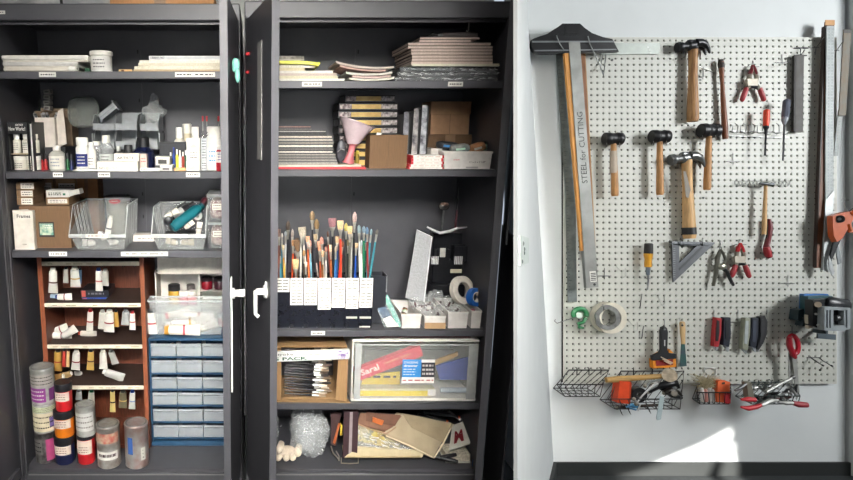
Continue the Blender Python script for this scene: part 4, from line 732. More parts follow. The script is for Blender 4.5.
# ================================================================ RIGHT CABINET CONTENTS
def XR(x): return min(x, .870)
XLm = -.004
BOUND = (-.0145, .8765, .4445, Z0+.0004)
def flat(nm, lb, cat, u0, u1, z0, h, y0, d, cover, pages=None, grp=None, rot=0., split=True):
    """a pad, magazine or board lying flat: thin cover over a page block"""
    t = T(nm, lb, cat, grp); x0, x1 = max(XLm, xp(u0, z0, y0)), XR(xp(u1, z0, y0)); R = rz(rot) if rot else None; ctr = ((x0+x1)/2, y0+d/2, z0)
    if pages is None: pages = PAPER
    ch = min(.0022, h*.3); q = t.new('cover', cover); q2 = t.new('pages', pages)
    if R is not None: q.M = about(ctr, R); q2.M = q.M
    q.box(x0, x1, y0, y0+d, z0+h-ch, z0+h-.0002, 0); q.box(x0, x1, y0, y0+d, z0+.0002, z0+ch, 0) if split else None
    q2.box(x0+.0012, x1-.0012, y0+.0012, y0+d-.001, z0+(ch if split else .0002), z0+h-ch, 0); t.done(); return z0+h
GRP = mat('#b9b1a4', .8, n=.15, sc=300)
# ---------- first shelf
z = Z1R; y = .04
zz = z
L = [(279, 345, '#dedbd3', .010, 'white sheet pad at the bottom of the left pile on the top right shelf'), (277, 338, '#c9c3a6', .010, 'grey green pad second from the bottom of the left pile'), (277, 337, '#b9a9a0', .009, 'pinkish grey pad third from the bottom of the left pile'), (279, 333, '#d4d2cb', .009, 'pale pad with its right end showing under the cream envelope'), (279, 305, '#c9bf9a', .010, 'short cream envelope in the left pile on the top right shelf'), (278, 315, '#cfcaba', .011, 'off white pad under the yellow folder')]
for i, (u0, u1, hx, h, lb) in enumerate(L): zz = flat('paper_pad', lb, 'paper pad', u0, u1, zz, h, y+.002*i, .30, mat(hx, .8), mat(hx, .85, n=.15, sc=300), 'pads in the left pile on the top right shelf')
t = T('folder', 'bright yellow folder with a curled end on the left pile', 'folder'); x0 = XLm; x1 = xp(319, zz, y); q = t.new('cover', mat('#d9d82e', .45)); q.sheet(lambda a, b_: (x0+(x1-x0)*a, y+.28*b_, zz+.0125-.006*max(0, a-.7)/.3*a), 10, 6, .011); q.tube([(x1, y, zz+.004), (x1, y+.28, zz+.004)], .0042, 8); t.new('pages', mat('#c3c17a', .7)).box(x0+.001, x1-.02, y-.0006, y, zz+.0035, zz+.0055); t.done(); zz += .0135
t = T('paper_pad', 'grey patterned book on top of the yellow folder', 'paper pad'); q = t.new('cover', mat('#86827c', .7, hx2='#5f5c58', sc=90)); x0, x1 = XLm, xp(304, zz, .06); q.box(x0, x1, .06, .3, zz+.0003, zz+.018, .001); t.new('pages', mat('#9b9790')).box(x0, x1+.0003, .0597, .0600, zz+.003, zz+.006); t.done()
# magazines in the middle, sagging
zz = z; XA, XB = xp(336, z, .05), xp(396, z, .05)
for i, (u0, u1, hx, lb) in enumerate([(349, 394, '#d8cfc0', 'lowest curled magazine between the two piles on the top right shelf'), (352, 391, '#c7aba3', 'second curled magazine with pink page edges'), (346, 392, '#cfcac0', 'third curled magazine between the two piles'), (340, 386, '#b9988f', 'fourth curled magazine with pink page edges and dark spine'), (336, 394, '#c4b8ac', 'topmost curled magazine fanned above the others')]):
    t = T('magazine', lb, 'magazine', 'curled magazines on the top right shelf'); x0, x1 = xp(u0, z, .05), xp(u1, z, .05); za = z+.0085+i*.0095
    def Pm(a, b_, x0=x0, x1=x1, za=za, i=i): x = x0+(x1-x0)*a; g = (x-XA)/(XB-XA); return (x, .045+.004*i+.24*b_, za+.045*(g-.55)**2+(.012*(1-g) if i > 2 else 0))
    q = t.new('pages', mat(hx, .7, n=.1, sc=250)); q.sheet(Pm, 14, 4, .006)
    c = t.new('cover', mat(['#8d8a88', '#5a3a3a', '#dad7d0', '#4a2a30', '#9a8f8a'][i], .4)); c.sheet(lambda a, b_: Vector(Pm(a, b_))+Vector((0, -.0004, .0014)), 14, 4, .0012); t.done()
# black wrapped panels and canvas boards on the right
zz = z
for i in range(3):
    t = T('wrapped_canvas', ['lowest', 'middle', 'upper'][i]+' black canvas pack in glossy wrap under the board pile', 'canvas', 'black wrapped canvas packs'); x0, x1 = xp([394, 397, 400][i], zz, .04), XR(xp(503, zz, .04)); q = t.new('pack', mat('#3a3c40', .3, hx2='#1c1d20', sc=25)); q.box(x0, x1, .04+.003*i, .36, zz+.0005, zz+.0165, .003)
    w_ = t.new('wrap', mat('#d9dcde', .1, alpha=.12, bump=.6, sc=60)); rd = random.Random(i); w_.sheet(lambda a, b_: (x0+(x1-x0)*a, .0375+.003*i+.0012*noise.noise(Vector((a*30, b_*3, i))), zz+.001+.015*b_), 60, 3, .0004)
    g = t.new('wrap_crease', mat('#c9cbcc', .3)); 
    for k in range(26): a = x0+(x1-x0)*rd.random(); zc_ = zz+.003+.011*rd.random(); g.add([(a, .0362+.003*i, zc_), (a+rd.uniform(.006, .03), .0362+.003*i, zc_+rd.uniform(-.003, .003)), (a+.004, .0362+.003*i, zc_+.0016)], [(0, 1, 2)])
    t.done(); zz += .0173
zz = flat('folder', 'pale yellow green folder sticking out under the canvas boards', 'folder', 412, 505, zz, .005, .03, .3, mat('#c9c89a', .6), mat('#d8d5c6'), None, 0, False)
zz = flat('canvas_board', 'cream board directly on the pale yellow folder', 'canvas board', 411, 502, zz, .0045, .035, .3, mat('#cfc8b8', .7), PAPER, None, 0, False)
bd = [(411, 493), (412, 493), (412, 493), (411, 492.5), (411, 493), (408, 493), (408, 491), (419, 471), (420, 480)]
for i, (u0, u1) in enumerate(bd):
    nm = ['lowest', 'second', 'third', 'fourth', 'fifth', 'sixth', 'seventh', 'eighth', 'topmost'][i]
    zz = flat('canvas_board', nm+' of the nine canvas boards piled at the right of the top shelf', 'canvas board', u0, u1, zz+.0004, .0102 if i < 8 else .008, .045+.002*(i % 3), .26, mat('#3b3736', .6), mat('#c8b4a8', .8, n=.1, sc=200), 'canvas boards piled on the top right shelf', .0, False)
t = T('rubber_brayer', 'grey wooden handled tool lying on the canvas boards', 'tool'); q = t.new('handle', mat('#5d5654', .5)); c = Vector((xp(442, zz, .1), .1, zz+.013)); e = Vector((xp(477, zz, .1), .1, zz+.015)); q.loft(c, e, [(0, .008), (.1, .010), (.5, .009), (.85, .0115), (1, .009)], 14); t.new('ferrule', STEELD).loft(c+Vector((-.015, 0, 0)), c, [(0, .004), (1, .006)], 10); t.new('frame', BLKM).tube([c+Vector((-.015, 0, 0)), c+Vector((-.035, 0, 0)), c+Vector((-.04, -.02, .006)), c+Vector((-.055, -.02, -.004))], .0025, 6); t.done()
t = T('wire_tool', 'small dark wire tool lying left of the grey handled tool', 'tool'); c = pw(432, 36, .12); c.z = zz+.006; t.new('wire', BLKM).tube([c+Vector((-.03, 0, -.003)), c+Vector((-.01, .0, .004)), c+Vector((.0, 0, .010)), c+Vector((.008, 0, .0))], .002, 6); t.new('grip', STEELD).cyl(c+Vector((.004, 0, 0)), c+Vector((.02, .0, 0)), .004); t.done()
t = T('metal_hook', 'white metal hook hanging from the top of the right cabinet', 'hook'); c = pw(469, 20, .1); t.new('rod', WHITE).tube([Vector((c.x, .1, 1.8165)), c+Vector((0, 0, -.01)), c+Vector((.001, 0, -.034))], .0028, 8); t.new('tip', WHITE).tube([c+Vector((.001, 0, -.034)), c+Vector((-.003, 0, -.04)), c+Vector((-.008, 0, -.036))], .0025, 6); t.done()
for i in range(3):
    t = T('portfolio_case', ['nearest', 'middle', 'farthest'][i]+' black portfolio leaning behind the canvas boards', 'portfolio', 'black portfolios leaning on the top right shelf'); yy = .37+.018*i; x0, x1 = xp(352+i*6, z, yy), xp(432, z, yy); q = t.new('case', mat('#1f2129', .5)); q.prism([(x0, z+.0005), (x1, z+.0005), (x1, z+.11), (x0+.02, z+.05)], yy, yy+.012); t.new('edge', mat('#3a3d46', .4)).prism([(x0+.02, z+.051), (x1, z+.111), (x1, z+.114), (x0+.02, z+.054)], yy-.001, yy+.0125); t.done()
# ---------- second shelf
z = Z2R
zz = flat('folder', 'red folder at the bottom of the dark pad pile', 'folder', 278, 366, z, .0085, .03, .33, mat('#c2323a', .5), mat('#c2323a', .5))
zz = flat('drawing_board', 'off white board sticking out above the red folder', 'board', 278, 361, zz, .0075, .04, .3, mat('#cfc7b6', .7), mat('#b9b1a2'), None, .01)
pile = [(338, .0105, '#4d4c4d', '#9a968e'), (337, .0105, '#3f4043', '#8b8780'), (336, .0105, '#4a494b', '#7a7772'), (336, .0095, '#2f3034', '#8f8b84'), (333, .0105, '#232428', '#c9c4b8'), (334, .0105, '#232428', '#6b6966'), (333, .0115, '#2a2b30', '#d0cabd'), (334, .0105, '#45434a', '#8a857d'), (333, .0115, '#393a3e', '#a8a298'), (332, .0105, '#2d2e33', '#c4b9aa'), (327, .0105, '#1f2024', '#4a4a4a'), (326, .008, '#24252a', '#a9a69f'), (312, .0085, '#3a3a3f', '#6a6763'), (311, .0085, '#35353a', '#8b6d68')]
nmn = ['lowest', 'second', 'third', 'fourth', 'fifth', 'sixth', 'seventh', 'eighth', 'ninth', 'tenth', 'eleventh', 'twelfth', 'thirteenth', 'topmost']
rd = random.Random(3)
for i, (u1, h, cv, pg) in enumerate(pile):
    if i > 11: h = .0085
    zz = flat('drawing_pad', nmn[i]+' black covered drawing pad from the bottom of the dark pile', 'drawing pad', 270, u1, zz, h, .045+rd.uniform(0, .012), .26, mat(cv, .5), mat(pg, .85, n=.2, sc=300), 'dark drawing pads on the second right shelf')
# binders etc behind funnel
t = T('desk_lamp_funnel', 'pale pink funnel standing on its neck on the second right shelf', 'funnel'); y = .10; c0 = pw(356, 162, y); s = (y-CAM.y)/FPX
PNK = mat('#c7b4b8', .35); tip = Vector((xp(349, z+.03, y), y, z+.022)); nk = pw(351.5, 144, y); top = pw(356, 122, y); ax = Vector((.13, 0, 1)).normalized()
q = t.new('cone', PNK); n_ = 32; a0 = pw(353, 144, y); a1 = pw(357, 122.5, y)
def tilt(c, r, k): return [c+Vector((r*math.cos(a), r*math.sin(a)*.9, -k*r*math.cos(a))) for a in [2*math.pi*i/n_ for i in range(n_)]]
rings = [tilt(a0, .022, .05), tilt(a0+(a1-a0)*.5, .042, .2), tilt(a1, .064, .36), tilt(a1+Vector((0, 0, -.002)), .061, .36), tilt(a0+(a1-a0)*.5, .039, .2), tilt(a0+Vector((0, 0, .004)), .019, .05)]
vs = [p for r_ in rings for p in r_]; q.add(vs, [(j*n_+i, j*n_+(i+1) % n_, (j+1)*n_+(i+1) % n_, (j+1)*n_+i) for j in range(5) for i in range(n_)])
q.tube(rings[2], .0022, 6, True)
base = Vector((xp(346.5, z, y), y, zz)); zb_ = z+.0165
t.new('neck', mat('#b5666c', .35)).loft(Vector((xp(348, z, y), y, zb_+.001)), a0, [(0, .024), (.1, .02), (.5, .012), (.9, .013), (1, .021)], 20, cap=False); t.done()
t = T('gold_bottle', 'small gold capped bottle beside the funnel neck', 'bottle'); x = xp(357, z, .13); t.new('bottle_body', mat('#8a7a30', .3)).lathe(x, .13, zb_, [(0, .008), (.03, .008), (.034, .004)], 14); t.new('cap', mat('#b5a040', .3)).lathe(x, .13, zb_+.034, [(0, .006), (.014, .006)], 12); t.done()
t = T('book_bag', 'dark wrapped bundle behind the funnel', 'bundle'); q = t.new('bundle_body', mat('#2a2a30', .4, hx2='#55555c', sc=30)); q.blob(pw(341.5, 150, .14)+Vector((0, 0, -.004)), (.02, .013, .045), .15, 25, 4); t.new('tie', mat('#8a8a88')).tube([pw(337.5, 152, .128), pw(341, 149, .122), pw(344.5, 150, .128)], .002, 6); t.done()
zz = z
gold = [(338, 398, 159), (338, 398, 151), (340, 398, 143), (339, 397, 134.8), (338, 398, 127.2), (338, 398, 119), (338, 398, 112), (338, 398, 105), (345, 395, 96.5)]
yb = .165; zz = z
tops = [158, 150, 142, 134.5, 126.5, 118.5, 110.5, 102.5, 94.5]
for i, v in enumerate(tops):
    u0, u1 = (338, 397.5) if i < 8 else (345, 395); z1 = zp(v, yb); x0, x1 = xp(u0, zz, yb)+.003*(i % 2), xp(u1, zz, yb)
    nm = ['lowest', 'second', 'third', 'fourth', 'fifth', 'sixth', 'seventh', 'eighth', 'topmost'][i]
    t = T('art_book', nm+' book with a gold spine in the tall stack behind the box', 'book', 'gold spined books'); t.new('cover', mat('#1d1c20', .4)).box(x0, x1, yb, yb+.16, zz+.0004, z1-.0012, .002); za, zc = zz+(z1-zz)*.2, z1-(z1-zz)*.22
    q = t.new('spine', mat('#bfa158', .4, hx2='#a5843e', sc=30), 'gold spine panel'); q.box(x0+(x1-x0)*.22, x0+(x1-x0)*.72, yb-.001, yb+.001, za, zc)
    q = t.new('spine_picture', mat('#b8aba6', .5, hx2='#4a3a3c', sc=90)); q.box(x0+.004, x0+(x1-x0)*.215, yb-.0008, yb+.001, za, zc); q = t.new('spine_picture', mat('#a8a09c', .5, hx2='#3a3236', sc=90)); q.box(x0+(x1-x0)*.725, x1-.003, yb-.0008, yb+.001, za, zc)
    t.done(); zz = z1
t = T('cardboard_box', 'plain kraft cardboard box standing in front of the gold spined books', 'box'); y = .07; q = t.new('box_body', KRAFT); x0, x1 = xp(369, z, y), xp(406.5, z, y); z1 = zp(135, y); q.openbox(x0-.0, x1, y, y+.088, z+.0003, z1, .003)
q.m(KRAFTD).box((x0+x1)/2-.001, (x0+x1)/2+.0005, y-.0004, y, z+.002, z1-.002); t.new('inner_flap', KRAFTD).box(x0+.003, x1-.003, y+.003, y+.006, z+.003, z1-.004); t.done()
t = T('paper_roll', 'small white paper roll peeking out of the kraft cardboard box', 'paper roll'); c = Vector(((x0+x1)/2-.03, y+.04, z1-.01)); t.new('roll', WHITE).cyl(c+Vector((-.01, 0, -.08)), c+Vector((.002, 0, .018)), .010); t.new('roll_core', INK).cyl(c+Vector((.002, 0, .018)), c+Vector((.0021, 0, .0184)), .005); t.done()
for i, (u0, u1, v, hx, lb) in enumerate([(401, 407, 112, '#8c8d92', 'slim grey booklet standing right of the gold spined books'), (410.5, 416.5, 108.5, '#a9a4a2', 'pale booklet with a brown picture standing upright'), (418.5, 425, 105, '#b9bcc0', 'tall silver wrapped booklet standing upright beside the kraft boxes')]):
    t = T('booklet', lb, 'booklet', 'upright booklets on the second right shelf'); y = .13; x0, x1 = xp(u0, z, y), xp(u1, z, y); z1 = zp(v, y); q = t.new('cover', mat(hx, .35, hx2='#3f4046', sc=40)); q.prism([(x0, z), (x1, z), (x1-.003, z1), (x0+.004, z1)], y, y+.004); t.new('cover', BLACK).box(x1+.0005, x1+.004, y, y+.14, z, z1-.004); t.new('pages', mat('#6b6a6c')).box(x0+.006, x1, y+.004, y+.13, z, z1-.008); t.done()
t = T('blue_tape_roll', 'blue lid lying behind the red and white boxes', 'lid'); c = Vector((xp(419, z+.05, .15), .19, z)); t.new('lid_body', mat('#24588c', .4)).lathe(c.x, c.y, c.z, [(0, .014), (.042, .014)], 22); t.new('lid_top', mat('#2f6aa5', .4)).lathe(c.x, c.y, c.z+.0421, [(0, .015), (.006, .015), (.007, .013)], 22); t.done()
zz = z; y = .045
for i in range(5):
    v = [167.2, 164.4, 161.5, 158.4, 155.2][i]; u0 = [407.5, 408.5, 411, 411, 411][i]; t = T('ink_pad_box', ['lowest', 'second', 'third', 'fourth', 'topmost'][i]+' of the flat red ended white boxes', 'box', 'flat red and white boxes'); z1 = zp(v, y); x0, x1 = xp(u0, zz, y), xp(444-(i % 2), zz, y)
    t.new('box_body', WHITE).box(x0+.009, x1-.006, y, y+.11, zz+.0004, z1-.0004, .001); t.new('box_end', REDB, 'red end').box(x0, x0+.009, y, y+.11, zz+.0004, z1-.0004, .001); t.new('box_end', REDB, 'red end').box(x1-.006, x1, y, y+.11, zz+.0004, z1-.0004, .001); q = t.new('print', mat('#b0706c')); q.scrib(x0+.02, x1-.015, zz+.003, z1-.003, y-.0004, 1, i); t.done(); zz = z1
y = .28; t = T('kraft_box', 'lower brown kraft box behind the white bin', 'box'); q = t.new('box_body', KRAFTD); x0, x1, z1 = CB(q, 426.5, 471, 134.5, z, y, .15); t.new('tape', mat('#7a5f44', .4)).box((x0+x1)/2-.02, (x0+x1)/2+.02, y-.0005, y+.0, z+.001, z1-.0005); t.done(); zk = z1
t = T('kraft_box', 'upper kraft box with a deep lid at the back of the second right shelf', 'box'); y = .285; q = t.new('box_body', mat('#8e6e52', .85)); x0, x1 = xp(430, zk, y), xp(468.5, zk, y); z1 = zp(101.5, y); q.box(x0, x1, y, y+.13, zk+.0005, z1-.05, .001); q.m(KRAFTD).box((x0+x1)/2-.0008, (x0+x1)/2+.0008, y-.0004, y, zk+.002, z1-.05); t.new('lid', mat('#967557', .85)).box(x0-.003, x1+.004, y-.003, y+.133, z1-.0498, z1, .001); t.done()
t = T('white_bin', 'white plastic bin with handwritten size at the right of the second shelf', 'bin'); y = .04; x0, x1 = xp(445, z, y), XR(xp(496, z, y)); z1 = zp(151.5, y); q = t.new('bin_body', mat('#cfcbc6', .45)); q.openbox(x0-.006, x1, y, y+.20, z+.0005, z1, .002, .004); t.new('rim', mat('#d6d2cc', .45)).box(x0-.008, x1+.002, y-.004, y-.0005, z1-.007, z1+.001, .001).box(x0-.011, x0-.007, y-.004, y+.2, z1-.007, z1+.001).box(x0-.008, x1, y+.2005, y+.204, z1-.007, z1+.001)
q = MB().m(mat('#55524f')); q.text('12 x 6 x 2 5/8"', xp(469, z, y), y+.0012, zp(163, y), .007, .06); q.m(REDB).text('cream', xp(453, z, y), y+.001, zp(160.5, y), .005, .022); t.part('lettering', q); t.new('label_holder', mat('#9c9a98')).box(xp(466, z, y), xp(478, z, y), y+.0008, y+.002, z+.003, z+.009); t.done()
t = T('white_bin', 'white bin lid edge behind the handwritten bin', 'bin'); yy = .26; q = t.new('bin_body', mat('#c4c0ba', .45)); 
q.openbox(xp(430, z, .10), xp(444, z, .1)-.012, .10, .26, z+.0005, zp(149, .10), .002, .002); t.new('rim', mat('#cfcbc5')).box(xp(430, z, .1)-.002, xp(444, z, .1)-.0115, .096, .0995, zp(150.5, .1), zp(148.5, .1)); t.done()
for i, (u0, u1, v0, v1, hx, hx2, lb, a) in enumerate([(436, 460, 140, 152, '#2d2f34', '#44464a', 'dark pouch lying in the white bin', .12), (449, 470, 145, 152, '#9a9a98', '#5c6a66', 'packet with a mint strip in the white bin', -.1), (468, 485, 144, 151, '#b98058', '#8a6a4a', 'brown and white packet in the white bin', -.3), (482, 499, 142, 151, '#8fae9c', '#5b6a62', 'green striped packet at the right of the white bin', -.25)]):
    t = T('craft_packet', lb, 'packet', 'packets in the white bin'); yy = [.17, .09, .11, .14][i]; A = pw((u0+u1)/2, (v0+v1)/2, yy); wd = (u1-u0)/2*(yy-CAM.y)/FPX; q = t.new('packet', mat(hx, .4, hx2=hx2, sc=40)); q.M = about(A, ry(a)); q.blob(A, (wd*.9, .03, .017), .12, 30, i, 22, 12, e=.6); q = t.new('strip', mat(['#2a7ab8', '#a8d0b8', '#d8d5cc', '#b8d8c4'][i], .5)); q.M = about(A, ry(a)); q.box(A.x-wd*.55, A.x+wd*.3, A.y-.031, A.y-.026, A.z-.005, A.z+.003, .001); t.done()
# ---------- third shelf: brush holders
z = Z3R; y = .035
HU = [275.5, 289.5, 303, 317, 330.5, 344.5, 358, 371.8]; zt_ = zp(278.5, y); HM = mat('#1c1e26', .25); LABZ = [[(1, 278, 292)], [(1, 278, 305)], [(1, 278, 305)], [(1, 278, 291), (2, 291.5, 302.5), (3, 303, 309.5)], [(1, 278, 307.5)], [(1, 278, 291), (2, 291.5, 302), (3, 302.5, 308.5)], [(1, 278, 290.5), (2, 291, 307.5)]]
HX_ = []
for i in range(7):
    t = T('brush_holder', '%s black brush holder from the left, with white lists taped on' % ORD[i] if i else 'leftmost black brush holder with one white list taped on', 'brush holder', 'row of black brush holders'); x0, x1 = max(xp(HU[i], z, y)+.0008, -.003), xp(HU[i+1], z, y)-.0008; HX_.append((x0, x1))
    q = t.new('holder_body', HM); q.openbox(x0, x1, y, y+.10, z+.0005, zt_, .002)
    for (k, va, vb) in LABZ[i]:
        l = MB(); w_ = x1-x0; l.m(mat('#e9e6dd', .7)).box(x0+.001, x1-.001, y-.0008, y-.0001, zp(vb, y), zp(va, y)); l.m(mat('#4a4844')); rows = max(2, int((vb-va)/3.2)); l.scrib(x0+.006, x0+w_*.45, zp(vb-1, y), zp(va+1, y), y-.0012, rows, i+k, .5); l.scrib(x0+w_*.52, x1-.005, zp(vb-1, y), zp(va+1, y), y-.0012, rows, i+k+9, .5); t.part('paper_label', l)
    if i in (5, 6):
        l = MB().m(mat('#b9b6ac')).box(x0+.004, x1-.004, y-.0006, y+.0, zp(318.5, y), zp(316.5, y)); l.box(x0+.004, x1-.006, y-.0006, y, zp(327.5, y), zp(326, y)) if i == 6 else None; t.part('sticker', l)
    t.done()
t = T('brush_holder', 'empty black brush holder turned sideways right of the row of brush holders', 'brush holder'); x0, x1 = HX_[-1][1]+.004, xp(385, z, .09); q = t.new('holder_body', mat('#2c2e34', .3)); q.openbox(x0, x1, .09, .17, z+.0005, zp(276, .09), .002); t.new('rim', mat('#7b7d80', .3)).box(x1-.002, x1+.0015, .088, .172, zp(292, .09), zp(276, .09)); t.done()
# brushes: u top, v top, holder, u base, colour of handle, bristle colour, bristle width px, bristle length px, kind
br = [(279, 229, 0, 279, '#7a4a40', '#8a6f66', 3.6, 8, 'flat', 'dusty pink bristles and brown handle'), (276.5, 237, 0, 277, '#3a7f94', '#4a4038', 2, 6, 'round', 'teal handle and dark bristles'), (282, 233, 0, 282, '#2f7486', '#c9c2b6', 2.2, 5, 'round', 'teal handle and pale tip'), (285.5, 231, 0, 286, '#c5c6c6', '#b9bcc0', 2.5, 5, 'round', 'silver handle'), (283, 245, 0, 284.5, '#d9a23c', '#d9c7a0', 3, 5, 'flat', 'yellow handle'), (288.2, 221, 0, 287, '#20222a', '#5d5148', 4.6, 9, 'round', 'dark handle and brown dome bristles'), (280, 251, 0, 280.5, '#4a9aa8', '#5c4a3c', 2, 5, 'round', 'light teal handle'),
      (292.5, 229, 1, 292.5, '#3a4048', '#9a8f86', 3, 8, 'round', 'dark handle and grey bristles'), (293.5, 240, 1, 291, '#d0552c', '#b3855c', 3.6, 6, 'flat', 'orange handle and tan bristles'), (297, 238, 1, 295, '#b8402c', '#4a3a30', 3.5, 6, 'flat', 'red handle and dark bristles'), (298, 240, 1, 297, '#8a6a4a', '#6a5038', 9, 12, 'fan', 'wide brown fan shaped bristles'), (295.5, 259, 1, 296, '#2c241e', '#bfa678', 6.5, 10, 'flat', 'short square tan bristles'), (301, 232, 1, 301.5, '#c6c2ba', '#b9aea0', 2.2, 7, 'round', 'pale handle'),
      (302, 227, 2, 307, '#cfc9c0', '#a99f8e', 8, 9, 'flat', 'wide grey bristles and white handle'), (304, 250, 2, 304, '#5a4a3a', '#b08a5c', 3, 6, 'round', 'short tan bristles'), (307.5, 236, 2, 309, '#d96a3a', '#c99a78', 4, 6, 'flat', 'orange ferrule and tan bristles'), (309.5, 240, 2, 311.5, '#7ab0c8', '#d9a090', 4, 6, 'round', 'light blue handle and pink bristles'), (312.2, 211, 2, 313, '#1d1e22', '#8a7458', 5.4, 9, 'round', 'black handle and tall brown bristles'), (306, 262, 2, 305.5, '#1f2024', '#d9d2c0', 3, 5, 'flat', 'black handle and white bristles'), (311, 247, 2, 314.5, '#c04a34', '#7a3a2c', 3, 6, 'round', 'red handle'),
      (316.5, 219, 3, 315.5+3, '#26262a', '#8c7350', 5, 10, 'round', 'black handle and golden brown bristles'), (315, 234, 3, 320, '#2a2a2e', '#a08c70', 4, 6, 'flat', 'black handle and grey brown bristles'), (319.8, 241, 3, 320.5, '#b5522f', '#c98a6e', 5, 10, 'flat', 'orange brown handle and salmon bristles'), (321.5, 237, 3, 324, '#c9b5a8', '#c48a78', 4, 7, 'round', 'pale handle and pink bristles'), (323, 251, 3, 322.5, '#8a5a34', '#c6a684', 3.4, 6, 'flat', 'wooden handle'), (326, 246, 3, 327, '#d0c8c0', '#9c6a5a', 2.6, 6, 'round', 'white handle and brown tip'), (318, 263, 3, 318, '#c7a6a0', '#cdb3a8', 4, 6, 'flat', 'short pink handle'),
      (332.3, 218, 4, 333, '#1c1d20', '#8c6468', 8, 9, 'flat', 'wide mauve bristles and black handle'), (327.5, 231, 4, 331, '#8a3a2c', '#5a3c30', 2.2, 6, 'round', 'slim red brown handle'), (330.5, 245, 4, 331.5, '#9a5a34', '#c8b89a', 3, 7, 'flat', 'wooden handle and cream bristles'), (340.3, 220.5, 4, 341, '#c9442c', '#d3b387', 6.4, 9, 'flat', 'red handle and wide golden bristles'), (337.5, 236, 4, 336.5, '#33589c', '#b89a78', 4, 7, 'flat', 'blue handle and tan bristles'), (336, 246, 4, 335, '#3f74a8', '#c2b29a', 3, 6, 'round', 'light blue handle'), (342.8, 241, 4, 339, '#cf3c2e', '#8a5a44', 3, 6, 'round', 'bright red handle'),
      (346, 223, 5, 346, '#3a3c36', '#b5a55c', 4, 8, 'round', 'yellow green bristles and dark handle'), (350, 226, 5, 349, '#6a6a5c', '#cdb083', 5, 8, 'flat', 'golden bristles and olive handle'), (354.8, 212, 5, 353, '#17181b', '#c2a6a0', 4.6, 10, 'round', 'black handle and tall pinkish bristles'), (347.5, 240, 5, 347.5, '#2a2c2e', '#8a7a5c', 3, 6, 'flat', 'dark handle and olive bristles'), (356.5, 243, 5, 355, '#2c56b0', '#d3b48a', 4.4, 5, 'flat', 'bright blue handle and cream bristles'), (352, 233, 5, 351, '#c9c6c0', '#a5a39b', 2.2, 6, 'round', 'silver handle'),
      (359, 225, 6, 360, '#c8cac8', '#8da0a4', 4, 8, 'round', 'silver handle and grey blue tip'), (363.8, 226, 6, 364, '#1f6b4a', '#7f93a0', 3.6, 7, 'round', 'dark green handle and grey tip'), (367, 227, 6, 368.5, '#8a2f2c', '#66809a', 3.2, 7, 'round', 'dark red handle and blue tip'), (366.5, 237, 6, 363, '#2f8a6a', '#5a7f8a', 3, 6, 'round', 'green handle'), (371.5, 229, 6, 366.5, '#3a8a9a', '#8faab5', 2.4, 6, 'round', 'teal handle and pale tip'), (377.3, 229.5, 6, 369.5, '#3f8f9c', '#6a6660', 3, 5, 'round', 'teal handle leaning far right'), (361.5, 240, 6, 361.5, '#dadad6', '#a9b5b8', 2.2, 6, 'round', 'thin white handle')]
for i, (u, v, hi, ub, hc, bc, bw, bl, kind, ds) in enumerate(br):
    yy = y+.018+.012*((i*5) % 6); x0, x1 = HX_[hi]; s = (yy-CAM.y)/FPX; P1 = pw(u, v, yy); Bt = pw(ub, 279, yy); d = (P1-Bt); zlow = z+.02; k = (Bt.z-zlow)/d.z; P0 = Bt-d*k; P0.x = min(max(P0.x, x0+.008), x1-.008)
    d = P1-P0; L_ = d.length; bl_ = bl*s/L_; fl = max(8, bl*1.1)*s/L_; w_ = bw*s/2
    t = T('paint_brush', 'paint brush with %s in the %s brush holder' % (ds, ORD[hi]), 'paint brush', 'paint brushes in the black holders')
    hr = min(w_, .0042); q = t.new('handle', mat(hc, .35, n=.05)); q.loft(P0, P1, [(0, hr*.45), (.35, hr*.7), (1-bl_-fl-.12, hr), (1-bl_-fl, hr*.75)], 8)
    q = t.new('ferrule', mat('#b9b5aa', .3, .7)); th_ = w_ if kind == 'round' else w_*.4; q.loft(P0, P1, [(1-bl_-fl, hr*.78), (1-bl_-fl*.5, hr*.8+w_*.1), (1-bl_, w_*.8, th_*.8 if kind == 'round' else th_)], 10, side=(1, 0, 0))
    q = t.new('bristles', mat(bc, .85, n=.25, sc=300)); 
    if kind == 'round': pr = [(1-bl_, w_*.78), (1-bl_*.6, w_*1.05), (1-bl_*.25, w_*.85), (1, w_*.25)]
    elif kind == 'flat': pr = [(1-bl_, w_*.82, th_), (1-bl_*.4, w_*1.0, th_), (1-.08*bl_, w_*1.02, th_*.7), (1, w_*.96, th_*.3)]
    else: pr = [(1-bl_, w_*.3, th_), (1-bl_*.5, w_*.9, th_*.6), (1-.15*bl_, w_*1.0, th_*.4), (1, w_*.75, th_*.2)]
    q.loft(P0, P1, pr, 12, side=(1, 0, 0)); t.done()
# bag of teal brushes leaning
t = T('brush_packet', 'clear packet of brushes with a teal and white card leaning beside the holders', 'packet'); yy = .06
A = [pw(374, 301, yy+.05), pw(388, 295, yy+.05), pw(403, 327, yy-.02), pw(384, 329.5, yy-.02)]
A = [(p.x, p.y, max(p.z, z+.002)) for p in A]; ex = HX_[-1][1]+.003
def quad(mb, P, th): vs = [Vector(p) for p in P]; mb.add(vs+[p+Vector((0, th, 0)) for p in vs], [(0, 1, 2, 3), (7, 6, 5, 4)]+[(i, (i+1) % 4, 4+(i+1) % 4, 4+i) for i in range(4)])
A = [(max(ex, p[0]), p[1], p[2]) for p in A]
quad(t.new('wrap', mat('#d4dce0', .15, alpha=.25)), A, .008); P_ = lambda a, b_: Vector(A[0])*(1-a)*(1-b_)+Vector(A[1])*a*(1-b_)+Vector(A[3])*(1-a)*b_+Vector(A[2])*a*b_
